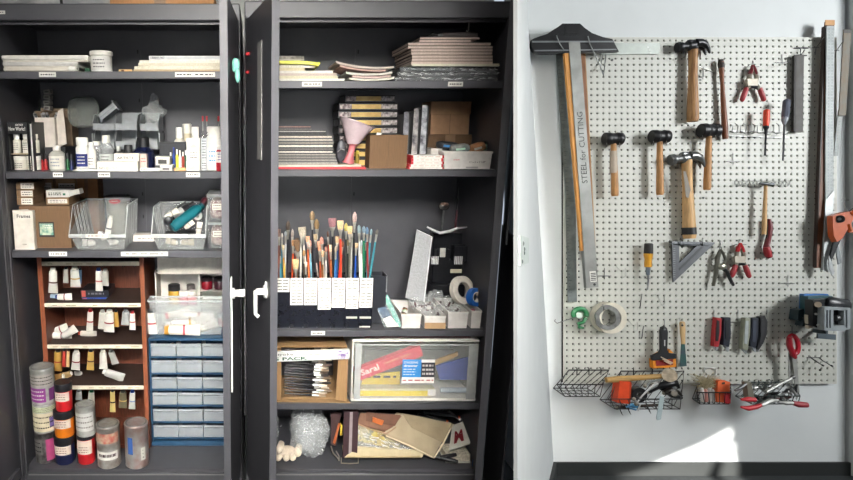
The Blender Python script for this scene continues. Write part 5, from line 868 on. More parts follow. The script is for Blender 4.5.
q = t.new('backing_card', mat('#3f9a86', .5)); quad(q, [P_(.62, 0)+Vector((0, .002, 0)), P_(1, 0)+Vector((0, .002, 0)), P_(1, 1)+Vector((0, .002, 0)), P_(.78, 1)+Vector((0, .002, 0))], .003)
q = t.new('backing_card', WHITE); quad(q, [P_(.12, .7)+Vector((0, -.002, 0)), P_(.6, .62)+Vector((0, -.002, 0)), P_(.8, .97)+Vector((0, -.002, 0)), P_(.15, .99)+Vector((0, -.002, 0))], .002)
q = t.new('brushes', mat('#4a6c8c', .4, hx2='#2a3a4c', sc=60)); 
for k in range(6): q.tube([P_(.08+.09*k, .05)+Vector((0, .003, 0)), P_(.1+.1*k, .68)+Vector((0, .003, 0))], .0024, 6)
t.done()
# grey cover panel and black organiser
t = T('clipboard', 'speckled grey panel leaning against the black organizer', 'panel'); q = t.new('panel', mat('#8f9092', .6, n=.12, sc=200)); A = [pw(417, 230, .21), pw(432, 237, .19), pw(424, 302, .13), pw(405.5, 298, .15)]; A = [(p.x, p.y, max(p.z, z+.006)) for p in A]; quad(q, A, .004); q = t.new('edge', mat('#c9cacb', .4)); q.tube([Vector(A[1])+Vector((0, .002, 0)), Vector(A[2])+Vector((0, .002, 0))], .003, 6); q.tube([Vector(A[0])+Vector((0, .002, 0)), Vector(A[1])+Vector((0, .002, 0))], .0022, 6); t.done()
t = T('tool_caddy', 'black plastic tool caddy with a white strap handle at the right of the third shelf', 'caddy'); yy = .25; CD = mat('#1b1c20', .3); x0, x1 = xp(431, z, yy), xp(464, z, yy)
q = t.new('caddy_body', CD); z1 = zp(236, yy); q.box(x0, x1, yy, yy+.12, z+.001, zp(285, yy), .004).box(x0+.005, x1, yy+.03, yy+.12, zp(285, yy), zp(262, yy), .004).box(x0+.012, x1-.004, yy+.06, yy+.12, zp(262, yy), z1, .004)
q = t.new('compartment', CD); q.openbox(x0+.01, (x0+x1)/2-.004, yy+.002, yy+.03, zp(262, yy), zp(250, yy), .002); t.new('compartment', CD).openbox((x0+x1)/2+.01, x1+.006, yy-.004, yy+.03, zp(262, yy), zp(246, yy), .002)
for k, (ua, ub) in enumerate([(431, 438.5), (454, 462.5)]):
    l = MB().m(mat('#c9c9c8')); a, b_ = xp(ua, zp(260, yy), yy), xp(ub, zp(260, yy), yy); 
    for j in range(5): l.box(a+(b_-a)*j/5, a+(b_-a)*(j+.65)/5, yy-.0065, yy-.0055, zp(264, yy), zp(256, yy))
    t.part('striped_label', l)
h = t.new('handle', mat('#cfcfcf', .4)); hp = [pw(427, 227, yy+.02), pw(432, 229.5, yy+.01), pw(440, 233, yy), pw(450, 231, yy), pw(458, 228, yy+.01), pw(467, 227, yy+.02)]; h.tube(hp, [.0035, .0045, .006, .006, .005, .0035], 8)
t.new('card', mat('#c8c6be', .6)).box(xp(440.5, .95, yy), xp(446, .95, yy), yy-.003, yy-.001, zp(257, yy), zp(248, yy)); t.new('card', mat('#c8c0a8', .6)).box(xp(452, .95, yy), xp(463, .95, yy), yy-.008, yy-.002, zp(272.5, yy), zp(269, yy)); t.done()
t = T('measuring_scoop', 'silver round scoop standing upright in the black caddy', 'scoop'); c = pw(444, 206, .34); q = t.new('bowl', mat('#8c8a86', .25, .7)); q.blob(c, (.024, .012, .018), .02, 5, 1, 20, 12); t.new('handle', STEELD).tube([c+Vector((0, 0, -.017)), Vector((c.x-.006, .338, z1+.004))], .004, 8); t.new('rim', mat('#6b4f44', .4)).blob(c+Vector((0, -.004, .008)), (.018, .01, .009), .02, 5, 2, 16, 8); t.done()
t = T('paint_brush', 'tall maroon handled brush standing upright behind the black caddy', 'paint brush'); a = Vector((pw(451, 240, .385).x, .385, z+.02)); b_ = pw(460, 187, .40); t.new('handle', mat('#5a1f2c', .35)).loft(a, b_, [(0, .003), (.7, .005), (.8, .004)], 8); t.new('ferrule', CHROME).loft(a, b_, [(.8, .0045), (.9, .006)], 10); t.new('bristles', mat('#b9b9b9', .8)).loft(a, b_, [(.9, .006), (.95, .005), (1, .001)], 10); t.done()
# white bins with small bags
bins = [(386.5, 405, 421.5, 312, 327, .03, 'leftmost white open bin holding painted chips on the third right shelf'), (424, 424, 446, 316, 328, .03, 'white bin with a tan front card, second from the left'), (447.5, 447.5, 468, 312, 329.5, .03, 'third white bin from the left under the tape roll'), (470.5, 470.5, 486, 310, 329, .03, 'rightmost white bin under the blue tape roll')]
BN = mat('#cdc9c4', .4)
for i, (ux, u0, u1, va, vb, yy, lb) in enumerate(bins):
    t = T('white_bin', lb, 'bin', 'small white bins on the third right shelf'); x0, x1 = xp(u0 if i else 401, z, yy), XR(xp(u1-.6, z, yy)); zf = zp([314, 316, 312, 311][i], yy); q = t.new('bin_body', BN); dpt = .19
    q.openbox(x0, x1, yy, yy+dpt, z+.0005, zf, .0025, .003); t.new('rim', mat('#d9d6d0', .4)).ringframe(x0-.002, x1+.001, yy-.002, yy+dpt+.002, zf-.006, zf+.001, .003)
    if i == 1: t.new('front_card', mat('#a98a66', .8), 'tan card').box(x0+.001, x1-.001, yy-.004, yy-.0025, z+.001, zp(322.5, yy))
    t.done(); bins[i] = (x0, x1, zf)
x0, x1, zf = bins[0]
for i, hx in enumerate(['#8a4a30', '#c9a27a', '#2a2522', '#b5c8a8', '#a8582f', '#5a4a3a']):
    t = T('painted_chip', ['rust brown', 'tan', 'black', 'pale green', 'orange brown', 'dark brown'][i]+' painted chip in the leftmost white bin', 'chip', 'painted chips'); c = Vector((x0+.012+.007*i, yy+.03+.02*i, zf-.014-.002*(i % 3))); q = t.new('chip', mat(hx, .5)); q.box(c.x-.008, c.x+.008, c.y-.008, c.y+.008, c.z-.003, c.z+.003, .001, ry(.3*(i % 3-1))); q.M = None; t.new('chip_edge', mat('#d9cdbd')).box(c.x-.004, c.x+.004, c.y-.0095, c.y-.0085, c.z-.001, c.z+.001); t.done()
bagc = [(417, 305, .12, .026, .036), (427, 305, .16, .028, .045), (436, 301, .20, .030, .050), (441, 313, .10, .026, .030), (449, 306, .17, .028, .042), (455, 316, .11, .026, .030)]
DK = mat('#5c2028', .4, hx2='#2a1a1e', sc=60)
for i, (u, v, yy, rx_, rz_) in enumerate(bagc):
    t = T('parts_bag', ['clear bag leaning at the left of the small bags', 'clear bag of dark pieces second from the left', 'tall clear bag of dark pieces in the middle', 'clear bag of maroon pieces at the front', 'clear bag of dark pieces under the tape roll', 'clear bag of maroon pieces at the right front'][i], 'bag', 'clear bags of small parts'); c = pw(u, v, yy); c.z = max(c.z, z+rz_+.012); q = t.new('bag_body', BAG); q.M = about(c, ry(-.5+.15*(i % 3))); q.blob(c, (rx_, .016, rz_), .3, 28, i, 26, 16, e=.8)
    q = t.new('contents', DK); q.M = about(c, ry(-.5+.15*(i % 3))); rd = random.Random(i)
    for k in range(9): a = c+Vector((rd.uniform(-.6, .6)*rx_, rd.uniform(-.4, .1)*.012, rd.uniform(-.7, .1)*rz_)); q.loft(a, a+Vector((rd.uniform(-.012, .012), 0, rd.uniform(.004, .014))), [(0, .0035), (1, .0025)], 6)
    l = t.new('paper_tag', mat('#c9c7c0', .6)); l.M = q.M; l.box(c.x-.008, c.x+.008, c.y-.0185, c.y-.0175, c.z-.014, c.z-.002); t.done()
def roll(nm, lb, c, R, r, w_, m_, core, ax, cat='tape roll'):
    t = T(nm, lb, cat); c = Vector(c); ax = Vector(ax).normalized(); q = t.new('tape', m_); n = 36; e1 = ax.orthogonal().normalized(); e2 = ax.cross(e1)
    vs = []; 
    for (rr, o) in ((R, -.5), (R, .5), (r, .5), (r, -.5)): vs += [c+ax*(o*w_)+e1*(rr*math.cos(2*math.pi*i/n))+e2*(rr*math.sin(2*math.pi*i/n)) for i in range(n)]
    q.add(vs, [(j*n+i, j*n+(i+1) % n, ((j+1) % 4)*n+(i+1) % n, ((j+1) % 4)*n+i) for j in range(4) for i in range(n)])
    q = t.new('core', core); vs = []
    for (rr, o) in ((r-.0002, -.5), (r-.0002, .5), (r-.003, .5), (r-.003, -.5)): vs += [c+ax*(o*w_)+e1*(rr*math.cos(2*math.pi*i/n))+e2*(rr*math.sin(2*math.pi*i/n)) for i in range(n)]
    q.add(vs, [(j*n+i, j*n+(i+1) % n, ((j+1) % 4)*n+(i+1) % n, ((j+1) % 4)*n+i) for j in range(4) for i in range(n)]); return t
c = pw(462, 290, .14); roll('masking_tape_roll', 'cream masking tape roll standing on the white bins', c, .056, .033, .020, mat('#cfc9bd', .6), mat('#a59f94'), (-.5, 1, -.35)).done()
c = pw(475, 297, .10); roll('painters_tape_roll', 'bright blue tape roll standing in the rightmost white bin', (c.x, c.y, c.z), .036, .021, .022, mat('#1f63b8', .5), mat('#d8d4cc'), (-.45, 1, -.2)).done()
t = T('rubber_piece', 'small pink cloth scrap beside the blue tape roll', 'cloth'); c = pw(470.5, 312, .07); t.new('cloth', mat('#a8606c', .7)).blob(c, (.014, .012, .009), .3, 50, 3, 16, 10); t.new('cloth_fold', mat('#7a3f50', .7)).blob(c+Vector((.01, .0, .007)), (.008, .008, .006), .3, 50, 5, 12, 8); t.done()
# ---------- fourth shelf
z = Z4R; y = .03
t = T('cardboard_tray', 'open kraft cardboard box lying on its side full of new brushes', 'box'); x0, x1 = XLm, xp(349.5, z, y); zt_ = zp(349, y); KL = mat('#94744f', .85, kind='kraft')
xi0, xi1 = xp(281, z, y), xp(335, z, y); q = t.new('box_body', KL); q.box(x0, x1-.01, y+.02, y+.24, z+.0005, z+.006, .001).box(x0, xi0, y+.0, y+.24, z+.006, zt_-.006, .001).box(xi1+.022, x1-.01, y+.01, y+.24, z+.006, zt_-.006, .001).box(x0, x1-.01, y+.03, y+.24, zt_-.006, zt_, .001)
t.new('flap', KL).prism([(xi1, z+.012), (x1-.012, z+.004), (x1-.012, zt_-.004), (xi1+.008, zt_-.01)], y-.012, y-.008); t.new('flap', mat('#9a7a55', .85)).plan([(x0, y+.018), (x0, y-.005), (xi1, y-.015), (x1, y-.018), (x1-.004, y+.018)], z+.001, z+.0035); t.done()
rd = random.Random(8); k = 0
zb0, zb1 = z+.0165, zt_-.028
for r_ in range(9):
    for c_ in range(3):
        k += 1; zz = zb0+(zb1-zb0)*r_/8; yy = y+.03+.028*c_; xa = xi0+.012+rd.uniform(0, .01); xb = xi1-.004-rd.uniform(0, .03)
        t = T('paint_brush', 'new black handled brush lying in the cardboard box, %s row' % ['lowest', 'second', 'third', 'fourth', 'fifth', 'sixth', 'seventh', 'eighth', 'topmost'][r_], 'paint brush', 'new brushes in the cardboard box, row %d' % (r_+1))
        A = Vector((xa, yy, zz+.004)); B = Vector((xb, yy, zz-.008)); t.new('handle', mat('#15161c', .25)).loft(A, B, [(0, .002), (.3, .0036), (.62, .0048), (.66, .004)], 8); t.new('ferrule', mat('#c4c2bc', .25, .6)).loft(A, B, [(.66, .0042), (.78, .005), (.82, .0055)], 8); t.new('bristles', mat(['#c9b8a4', '#3a3330', '#8a7660', '#5a4a3e', '#d9cbb8'][(k*7) % 5], .8)).loft(A, B, [(.82, .0054), (.92, .006), (1, .0035)], 8, side=(0, 1, 0)); t.done()
t = T('brush_pack_box', 'long white brush box lettered in green on top of the cardboard box', 'box'); x0, x1 = XLm, xp(347.5, z, y); zc = (zp(358.5, y-.015)+zp(350.5, y-.015))/2; hh = .020
q = t.new('box_body', mat('#d5d7d2', .4)); R_ = ry(math.radians(-2.2)); M_ = about(((x0+x1)/2, y, zc), R_); q.M = M_; q.box(x0, x1, y-.03, y-.0135, zc-hh, zc+hh*.9, .001); l = MB().m(mat('#1c4a38')); l.M = M_; xq = xp(274.5, z, y-.03); l.text('S PACK', xq, y-.0306, zc-hh+.0045, .013, .125, bold=.03); l.m(INK).text('Stroke', xq, y-.0306, zc+.003, .012, .07); l.m(mat('#77797a')).scrib(xq+.08, x1-.06, zc+.001, zc+.008, y-.0305, 1, 4)
t.part('lettering', l); q = t.new('picture_print', mat('#6a4f8c', .5, hx2='#d5d2d8', sc=70)); q.M = M_; q.box(x1-.05, x1-.006, y-.0304, y-.03, zc-hh+.003, zc+hh*.8); t.done()
# clear drawer
t = T('drawer_unit', 'white and clear plastic drawer unit with coloured papers on the fourth right shelf', 'drawer unit'); y = .03; x0, x1 = xp(350.5, z, y), XR(xp(484, z, y)); zt_ = zp(339.5, y); WP = mat('#d8d5cc', .4)
q = t.new('frame', WP); q.box(x0, x0+.008, y, y+.33, z+.0005, zt_, .003).box(x1-.006, x1, y+.01, y+.33, z+.0005, zt_-.004, .003).box(x0, x1, y-.002, y+.33, z+.0005, z+.014, .003).box(x0, x1, y, y+.33, zt_-.012, zt_, .003).box(x0+.008, x1-.006, y+.325, y+.33, z+.014, zt_-.012)
FR = mat('#d2d5d4', .25, alpha=.10, n=.02); q = t.new('drawer', FR); q.box(x0+.012, x1-.010, y-.012, y-.009, z+.018, zt_-.014, .001); q.box(x0+.014, x0+.016, y-.009, y+.30, z+.02, zt_-.02).box(x1-.014, x1-.012, y-.009, y+.30, z+.02, zt_-.02); k = t.idx()
f = MB().m(mat('#c9ccca', .3, alpha=.5)).box(x0+.010, x0+.034, y-.0155, y-.0125, z+.016, zt_-.012, .001).box(x1-.045, x1-.008, y-.0155, y-.0125, z+.016, zt_-.012, .001).box(x0+.034, x1-.045, y-.0155, y-.0125, zt_-.02, zt_-.012, .001); t.part('drawer_frame', f, of=k)
l = MB(); a, b_, c_ = xp(402.5, .6, y), xp(421.5, .6, y), xp(435, .6, y); za, zb_, zc = zp(381.5, y), zp(375.5, y), zp(358, y); yy = y-.0162; l.m(mat('#3a86c4', .4)).box(a, b_, yy, yy+.0006, zb_, zc).m(WHITE).box(a, c_, yy, yy+.0006, za, zb_).m(mat('#2a2a30', .4)).box(b_, c_, yy, yy+.0006, zb_, zc-.012).m(mat('#d8d4d0')).box(b_, c_, yy, yy+.0006, zc-.012, zc)
l.m(WHITE).text('STACKING', a+.005, yy-.0006, zc-.016, .009, .055, bold=.01).text('drawer', a+.005, yy-.0006, zc-.03, .010, .055, bold=.03).scrib(a+.005, b_-.02, zb_+.006, zc-.034, yy-.0006, 3, 2); l.m(mat('#a85a5a')).scrib(a+.003, c_-.003, za+.004, zb_-.004, yy-.0006, 1, 3); l.m(mat('#b9b2b0')).scrib(b_+.004, c_-.003, zb_+.006, zc-.016, yy-.0006, 3, 5, .6); t.part('drawer_label', l, 'blue and white printed label'); t.done()
y = .06; zf = z+.016
t = T('paper_box', 'red box lettered in white inside the clear drawer', 'box'); q = t.new('box_body', mat('#c83a48', .5)); A = pw(354.5, 372, y); B = pw(420, 347, y); d = (B-A); q.add([A+Vector((0, 0, .006)), B+Vector((0, 0, .006)), B+Vector((.015, 0, -.036)), A+Vector((.015, 0, -.040)), A+Vector((0, .03, .006)), B+Vector((0, .03, .006)), B+Vector((.015, .03, -.036)), A+Vector((.015, .03, -.040))], [(0, 1, 2, 3), (7, 6, 5, 4), (0, 4, 5, 1), (1, 5, 6, 2), (2, 6, 7, 3), (3, 7, 4, 0)])
an = math.atan2(d.z, d.x); l = MB().m(mat('#f0d9d0')).text('Saral', A.x+.030, y-.0008, A.z-.017, .026, .075, an, .02); l.m(mat('#d9a04a')).scrib(A.x+.0, A.x+.001, A.z, A.z+.001, y, 1, 1); l.m(mat('#e0b080')).text('TRANSFER PAPER', A.x+.115, y-.0006, A.z+.030, .007, .11, an); t.part('lettering', l); t.done()
t = T('yellow_box', 'long yellow box lying on the floor of the clear drawer', 'box'); q = t.new('box_body', mat('#d8c22e', .5)); a, b_ = xp(360, zf, y-.02), xp(432, zf, y-.02); q.box(a, b_, y-.02, y+.02, zf+.001, zf+.024, .001); q.m(mat('#c9c4a0')).box(a, b_+.01, y-.021, y+.02, zf+.0245, zf+.033, .001); l = MB().m(WHITE).box(b_-.018, b_+.012, y-.0225, y-.0212, zf+.004, zf+.03); t.part('label', l); t.done()
t = T('yellow_card', 'yellow card with dark print standing in the clear drawer', 'card'); q = t.new('card', mat('#d0b53a', .6)); a, b_ = xp(361, zf, y+.05), xp(400, zf, y+.05); q.prism([(a, zf+.001), (b_, zf+.001), (b_-.004, zf+.075), (a+.004, zf+.062)], y+.05, y+.052); t.new('print', INK).scrib(a+.012, b_-.01, zf+.045, zf+.06, y+.0495, 1, 5, .8); t.done()
t = T('blue_folder', 'blue folder lying at a slant in the right of the clear drawer', 'folder'); q = t.new('cover', mat('#1f3f9c', .5)); P = [pw(436, 366, .1), pw(470, 357, .1), pw(474, 380, .1), pw(440, 380, .1)]; quad(q, P, .01); q = t.new('edge', mat('#a8844a', .6)); quad(q, [pw(434, 361, .099), pw(458, 352, .099), pw(458, 356, .099), pw(434, 366, .099)], .008); t.done()
t = T('clear_ruler', 'pale plastic tube lying right of the yellow box in the clear drawer', 'tube'); a, b_ = xp(438, zf, y), xp(474, zf, y); t.new('tube_body', mat('#aab4bc', .3)).cyl((a+.008, y, zf+.018), (b_, y, zf+.018), .011); t.new('end_cap', mat('#8a949c', .3)).cyl((b_, y, zf+.018), (b_+.006, y, zf+.018), .012); t.done()
t = T('grey_folder', 'grey folders standing at the back of the clear drawer', 'folder'); a, b_ = xp(364, zf, .2), xp(452, zf, .2); t.new('cover', mat('#6f6c66', .7)).box(a, b_, .20, .215, zf+.001, zp(350, .2), .001); t.new('cover', mat('#8a8578', .7)).box(a+.02, b_-.03, .22, .23, zf+.001, zp(352, .22), .001); t.done()
t = T('red_folder', 'flat dark red folder lying on top of the clear drawer unit', 'folder'); a, b_ = xp(364, zt_, .06), xp(470, zt_, .06); t.new('cover', mat('#6a1418', .5)).box(a, b_, .05, .3, zt_+.0005, zt_+.0045, .001); t.new('pages', PAPER).box(a+.004, b_-.004, .052, .298, zt_+.0046, zt_+.0056); t.done()
# ---------- bottom of the right cabinet
z = Z0; y = .08
def heap(nm, lb, cat, m_, c, r, amp, fr, seed, extra=None, e=.75, nu=40, nv=26):
    t = T(nm, lb, cat); q = t.new(nm+'_body' if not nm.endswith('bag') else 'bag_body', m_); q.blob(c, r, amp, fr, seed, nu, nv, e)
    for p in q.v: p.z = max(p.z, Z0+.001)
    return t
BW = mat('#dfe3e4', .12, alpha=.20, bump=.9, sc=50)
t = heap('plastic_bag', 'large crumpled clear bubble wrap bag at the left of the cabinet floor', 'bag', BW, Vector((xp(309, z+.09, .14), .14, z+.095)), (.075, .075, .095), .24, 22, 2)
q = t.new('bag_layer', BW); q.blob(Vector((xp(309, z+.09, .14), .14, z+.09)), (.064, .062, .080), .35, 34, 6, 40, 26)
q = t.new('crumpled_fold', mat('#cfd2d2', .3, hx2='#8b8f92', sc=30)); rd = random.Random(5); C0 = Vector((xp(309, z+.09, .14), .14, z+.095))
for k in range(60):
    a = rd.uniform(math.pi*1.02, math.pi*1.98); h = rd.uniform(-.8, .85); r_ = math.sqrt(1-h*h); p = C0+Vector((.08*r_*math.cos(a), .08*r_*math.sin(a), .095*h)); dd = Vector((rd.uniform(-1, 1), 0, rd.uniform(-1, 1)))*.014
    q.add([p, p+dd, p+dd*.5+Vector((dd.z*.25, -.003, -dd.x*.25))], [(0, 1, 2)])
for p in q.v: p.z = max(p.z, Z0+.001)
t.done()
t = heap('plastic_bag', 'smaller crumpled clear bag behind the knitted gloves', 'bag', BW, Vector((.052, .15, z+.10)), (.046, .06, .085), .24, 24, 12)
q = t.new('crumpled_fold', mat('#c6c9ca', .3, hx2='#85898c', sc=30)); C0 = Vector((.052, .15, z+.10))
for k in range(40):
    a = rd.uniform(math.pi*1.05, math.pi*1.95); h = rd.uniform(-.2, .85); r_ = math.sqrt(1-h*h); p = C0+Vector((.052*r_*math.cos(a), .065*r_*math.sin(a), .09*h)); dd = Vector((rd.uniform(-1, 1), 0, rd.uniform(-1, 1)))*.012; q.add([p, p+dd, p+dd*.5+Vector((dd.z*.25, -.003, -dd.x*.25))], [(0, 1, 2)])
t.done()
t = T('knitted_glove', 'cream knitted glove with rounded fingertips at the left of the cabinet floor', 'glove'); q = t.new('glove_palm', mat('#cdbdaa', .95, bump=.5, sc=120)); gy = .06; q.blob((xp(285, z, gy+.03), gy+.035, z+.030), (.05, .028, .022), .08, 20, 1, 24, 14)
for k, (u, v) in enumerate([(279, 452), (277.5, 461), (285.5, 461.5), (292, 459), (297, 455)]):
    p = pw(u, v, gy); p.z = max(p.z, z+.014); f = t.new('finger', mat('#dccdb9', .95, bump=.5, sc=120)); f.loft(p+Vector((.012, .045, .016)), p+Vector((0, -.008, 0)), [(0, .012), (.5, .0155), (.8, .014), (.94, .009), (1, .004)], 14)
t.done()
t = T('strap_bag', 'dark brown bag strap with a grey centre stripe and wire buckle', 'strap'); yy = .05; MR = mat('#3a2328', .8); x0, x1 = xp(342.5, z, yy), xp(357, z, yy); q = t.new('strap', MR); zt_ = zp(412, yy); zb_ = zp(458, yy); q.box(x0, x1, yy, yy+.006, zb_, zt_, .001); q.m(mat('#9a9090', .8)).box(x0+(x1-x0)*.40, x0+(x1-x0)*.6, yy-.001, yy+.0005, zb_, zt_); q.m(MR).box(x0, x1, yy+.006, yy+.05, zt_-.006, zt_, .001)
t.new('buckle', mat('#b9b09c', .3, .8)).tube([(x0-.006, yy-.004, zb_+.004), (x0-.006, yy-.004, z+.006), ((x0+x1)/2, yy-.004, z+.004), (x1+.004, yy-.004, z+.006), (x1+.004, yy-.004, zb_+.004)], .0025, 7); t.done()
t = T('buckle_strap', 'narrow orange and dark strap with a metal buckle left of the brown strap', 'strap'); yy = .07; q = t.new('strap', mat('#3f2a2a', .7)); quad(q, [pw(331, 414, yy), pw(341, 414, yy), pw(336, 446, yy), pw(331, 444, yy)], .012); q = t.new('orange_trim', mat('#a85a30', .6)); quad(q, [pw(338.5, 423, yy-.003), pw(340.5, 424, yy-.003), pw(335, 444, yy-.003), pw(333, 443, yy-.003)], .003); q = t.new('yellow_trim', mat('#c2a83a', .6)); quad(q, [pw(340.8, 423, yy-.001), pw(342.5, 426, yy-.001), pw(342.5, 435, yy-.001), pw(340, 436, yy-.001)], .01)
q = t.new('buckle', mat('#b5ada0', .3, .8)); a = pw(332, 448, yy); q.tube([pw(331, 446, yy), pw(333, 453, yy), pw(337, 457, yy-.005), pw(339, 460, yy-.01)], .0028, 6); q.tube([pw(336, 451, yy), pw(339, 456, yy), pw(339, 461, yy-.01)], .0022, 6); t.done()
def slab(mb, P, th, n=10, amp=.004, seed=0, fr=18):
    P = [Vector(p) for p in P]
    f = lambda a, b_: P[0]*(1-a)*(1-b_)+P[1]*a*(1-b_)+P[3]*(1-a)*b_+P[2]*a*b_
    nrm = (P[1]-P[0]).cross(P[3]-P[0]).normalized(); nrm = nrm if nrm.y > 0 else -nrm; m_ = n+1; top = []; bot = []
    for j in range(m_):
        for i in range(m_):
            p = f(i/n, j/n); k = amp*noise.noise(p*fr+Vector((seed*5, 0, 0))); edge = min(i, n-i, j, n-j); sh = 0 if edge else .35
            top.append(p+nrm*(k+th*.5*sh)); bot.append(p+nrm*(th*(1-.5*sh)+k))
    K = len(top); fs = []
    for j in range(n):
        for i in range(n): a = j*m_+i; fs += [(a, a+1, a+m_+1, a+m_), (K+a, K+a+m_, K+a+m_+1, K+a+1)]
    for i in range(n): fs += [(i, K+i, K+i+1, i+1), (n*m_+i, n*m_+i+1, K+n*m_+i+1, K+n*m_+i)]; a = i*m_; fs += [(a, a+m_, K+a+m_, K+a)]; a = i*m_+n; fs += [(a, K+a, K+a+m_, a+m_)]
    mb.add(top+bot, fs); 
    for p in mb.v: p.z = max(p.z, Z0+.0012)
CV = mat('#a5967c', .9, n=.08, sc=18, bump=.25); CVD = mat('#8f8067', .9, n=.1, sc=18, bump=.3)
t = T('canvas_apron', 'folded cream canvas cloth at the bottom of the bag heap', 'cloth'); q = t.new('cloth', mat('#bfb190', .9, n=.08, sc=20, bump=.3)); slab(q, [pw(344, 446, .06), pw(428, 450, .06), pw(422, 458.5, .04), pw(345, 458.5, .04)], .06, 12, .006, 1); q2 = t.new('hem', mat('#b3a27a', .9)); q2.tube([pw(347, 456.5, .036), pw(385, 457, .036), pw(420, 456.5, .036)], .0035, 6); t.done()
t = T('packet_of_canvas', 'clear wrapped packet of yellow cloth in the middle of the heap', 'packet'); q = t.new('cloth', mat('#b39a3a', .7, hx2='#cfc58a', sc=20)); slab(q, [pw(352, 424, .10), pw(402, 436, .085), pw(400, 451, .07), pw(350, 440, .085)], .03, 12, .006, 2); q = t.new('wrap', mat('#e3e3de', .15, alpha=.3, bump=.8, sc=40)); slab(q, [pw(349, 422, .096), pw(409, 437, .082), pw(412, 455, .058), pw(350, 450, .073)], .006, 14, .009, 3, 40); 
g = t.new('wrap_crease', mat('#e0deda', .4)); 
for k in range(16): u = 350+rd.random()*52; v = 432+(u-350)*.30+rd.uniform(-4, 8); p = pw(u, v, .058); g.add([p, pw(u+rd.uniform(4, 9), v+rd.uniform(1, 4), .058), pw(u+3, v+2.2, .058)], [(0, 1, 2)])
t.done()
t = T('tote_bag', 'large beige canvas tote bag lying folded over the heap', 'bag'); q = t.new('bag_body', CV); slab(q, [pw(397, 412, .12), pw(452, 424, .10), pw(434, 457, .045), pw(384, 434, .06)], .035, 14, .007, 5, 14); q = t.new('bag_flap', CVD); slab(q, [pw(402, 413, .105), pw(452, 423, .085), pw(443, 443, .055), pw(412, 428, .08)], .006, 12, .006, 6, 20); q = t.new('hem', mat('#d2c4a6', .9)); q.tube([pw(386, 436, .05), pw(410, 446, .042), pw(434, 458, .034)], .0035, 6); q.tube([pw(434, 458, .034), pw(444, 442, .045), pw(453, 424, .075)], .003, 6); t.done()
t = T('leather_pouch', 'brown suede pouch with an orange clasp on top of the heap', 'pouch'); q = t.new('pouch_body', mat('#7c5a48', .85, n=.12, sc=30)); slab(q, [pw(361, 412.5, .10), pw(402, 416, .09), pw(388, 433, .07), pw(357, 424, .08)], .022, 12, .005, 8); q = t.new('pouch_flap', mat('#6b4b3c', .85, n=.12, sc=30)); slab(q, [pw(366, 412, .085), pw(401, 415, .076), pw(395, 426, .062), pw(366, 421, .07)], .006, 10, .003, 9); q = t.new('clasp', mat('#c0642c', .6), 'orange clasp'); quad(q, [pw(373, 417.5, .062), pw(384, 421, .058), pw(382, 425.5, .056), pw(372.5, 422, .06)], .006); q = t.new('edge_binding', mat('#a98a6c', .8)); q.tube([pw(358, 424, .072), pw(372, 430, .066), pw(387, 433.5, .06), pw(396, 427, .06)], .0026, 6); t.done()
t = T('canvas_binder', 'off white binder with red letter lying at the right of the cabinet floor', 'binder'); BM = mat('#b9b7ae', .7); P = [pw(452, 425, .17), pw(466, 420, .17), pw(476.5, 441, .07), pw(449, 450, .06)]; q = t.new('cover', BM); slab(q, P, .008, 8, .001, 4); x0, x1 = xp(446, z, .06), xp(476.5, z, .06); q = t.new('pages', mat('#c3bba8', .8, n=.25, sc=120)); q.box(x0, x1-.004, .062, .15, z+.004, z+.034, .001); q = t.new('cover', BM); q.box(x0-.002, x1, .055, .155, z+.0005, z+.0035).box(x1-.004, x1, .055, .155, z+.0035, z+.04, .001)
q = t.new('letter', REDB); 
l = MB().m(mat('#8f2430', .6)).text('M', 0, 0, 0, 1, 1, 0, .04)
for q_ in l.v:
    a, b_ = .10+.42*q_.x, .28+.5*q_.z; p = Vector(P[3])*(1-a)*(1-b_)+Vector(P[2])*a*(1-b_)+Vector(P[0])*(1-a)*b_+Vector(P[1])*a*b_; q_.x, q_.y, q_.z = p.x, p.y-.022, p.z+.004
t.p[-1] = ('letter', l, 'dark red letter', None); t.done()
t = T('hand_pruner', 'black handled snips lying in front of the tote bag', 'snips'); q = t.new('handle', BLKM); a, b_ = pw(440, 457.5, .04), pw(458, 462, .02); c_ = pw(456.5, 454.5, .04); q.loft(a, b_, [(0, .007), (.5, .009), (1, .007)], 10); q2 = t.new('handle', BLKM); q2.loft(a, c_, [(0, .007), (.5, .008), (.9, .0075), (1, .006)], 10); t.new('blade', STEELD).loft(pw(431, 457, .045), a, [(0, .001, .002), (1, .006, .003)], 8); t.done()
for p in []: pass
t = T('blue_clip', 'small bright blue clip at the right end of the cabinet floor', 'clip'); p = pw(475, 462, .03); p.z = z+.015; t.new('clip_body', mat('#1f6ab0', .4)).loft(p+Vector((0, 0, -.014)), p+Vector((.003, 0, .016)), [(0, .007, .006), (.6, .009, .006), (1, .003, .003)], 10); t.new('clip_jaw', mat('#174f88', .4)).tube([p+Vector((-.004, -.007, .01)), p+Vector((.0, -.008, .022))], .002, 6); t.done()
for i, (u0, v0, u1, v1, hx, lb) in enumerate([(418, 414, 446, 421, '#26262a', 'dark cable lying behind the tote bag'), (448, 411, 459, 419, '#8a8a88', 'grey metal rod leaning behind the binder'), (424, 412, 458, 417, '#1d1f22', 'black rod lying behind the binder with orange ends')]):
    t = T('tool_rod', lb, 'rod'); a, b_ = pw(u0, v0, .2), pw(u1, v1, .18); t.new('rod', mat(hx, .4)).cyl(a, b_, .005); t.new('rod_end', mat('#d0502c' if i != 1 else '#b9b9b6', .4)).cyl(b_, b_+(b_-a).normalized()*.008, .0062); t.done()
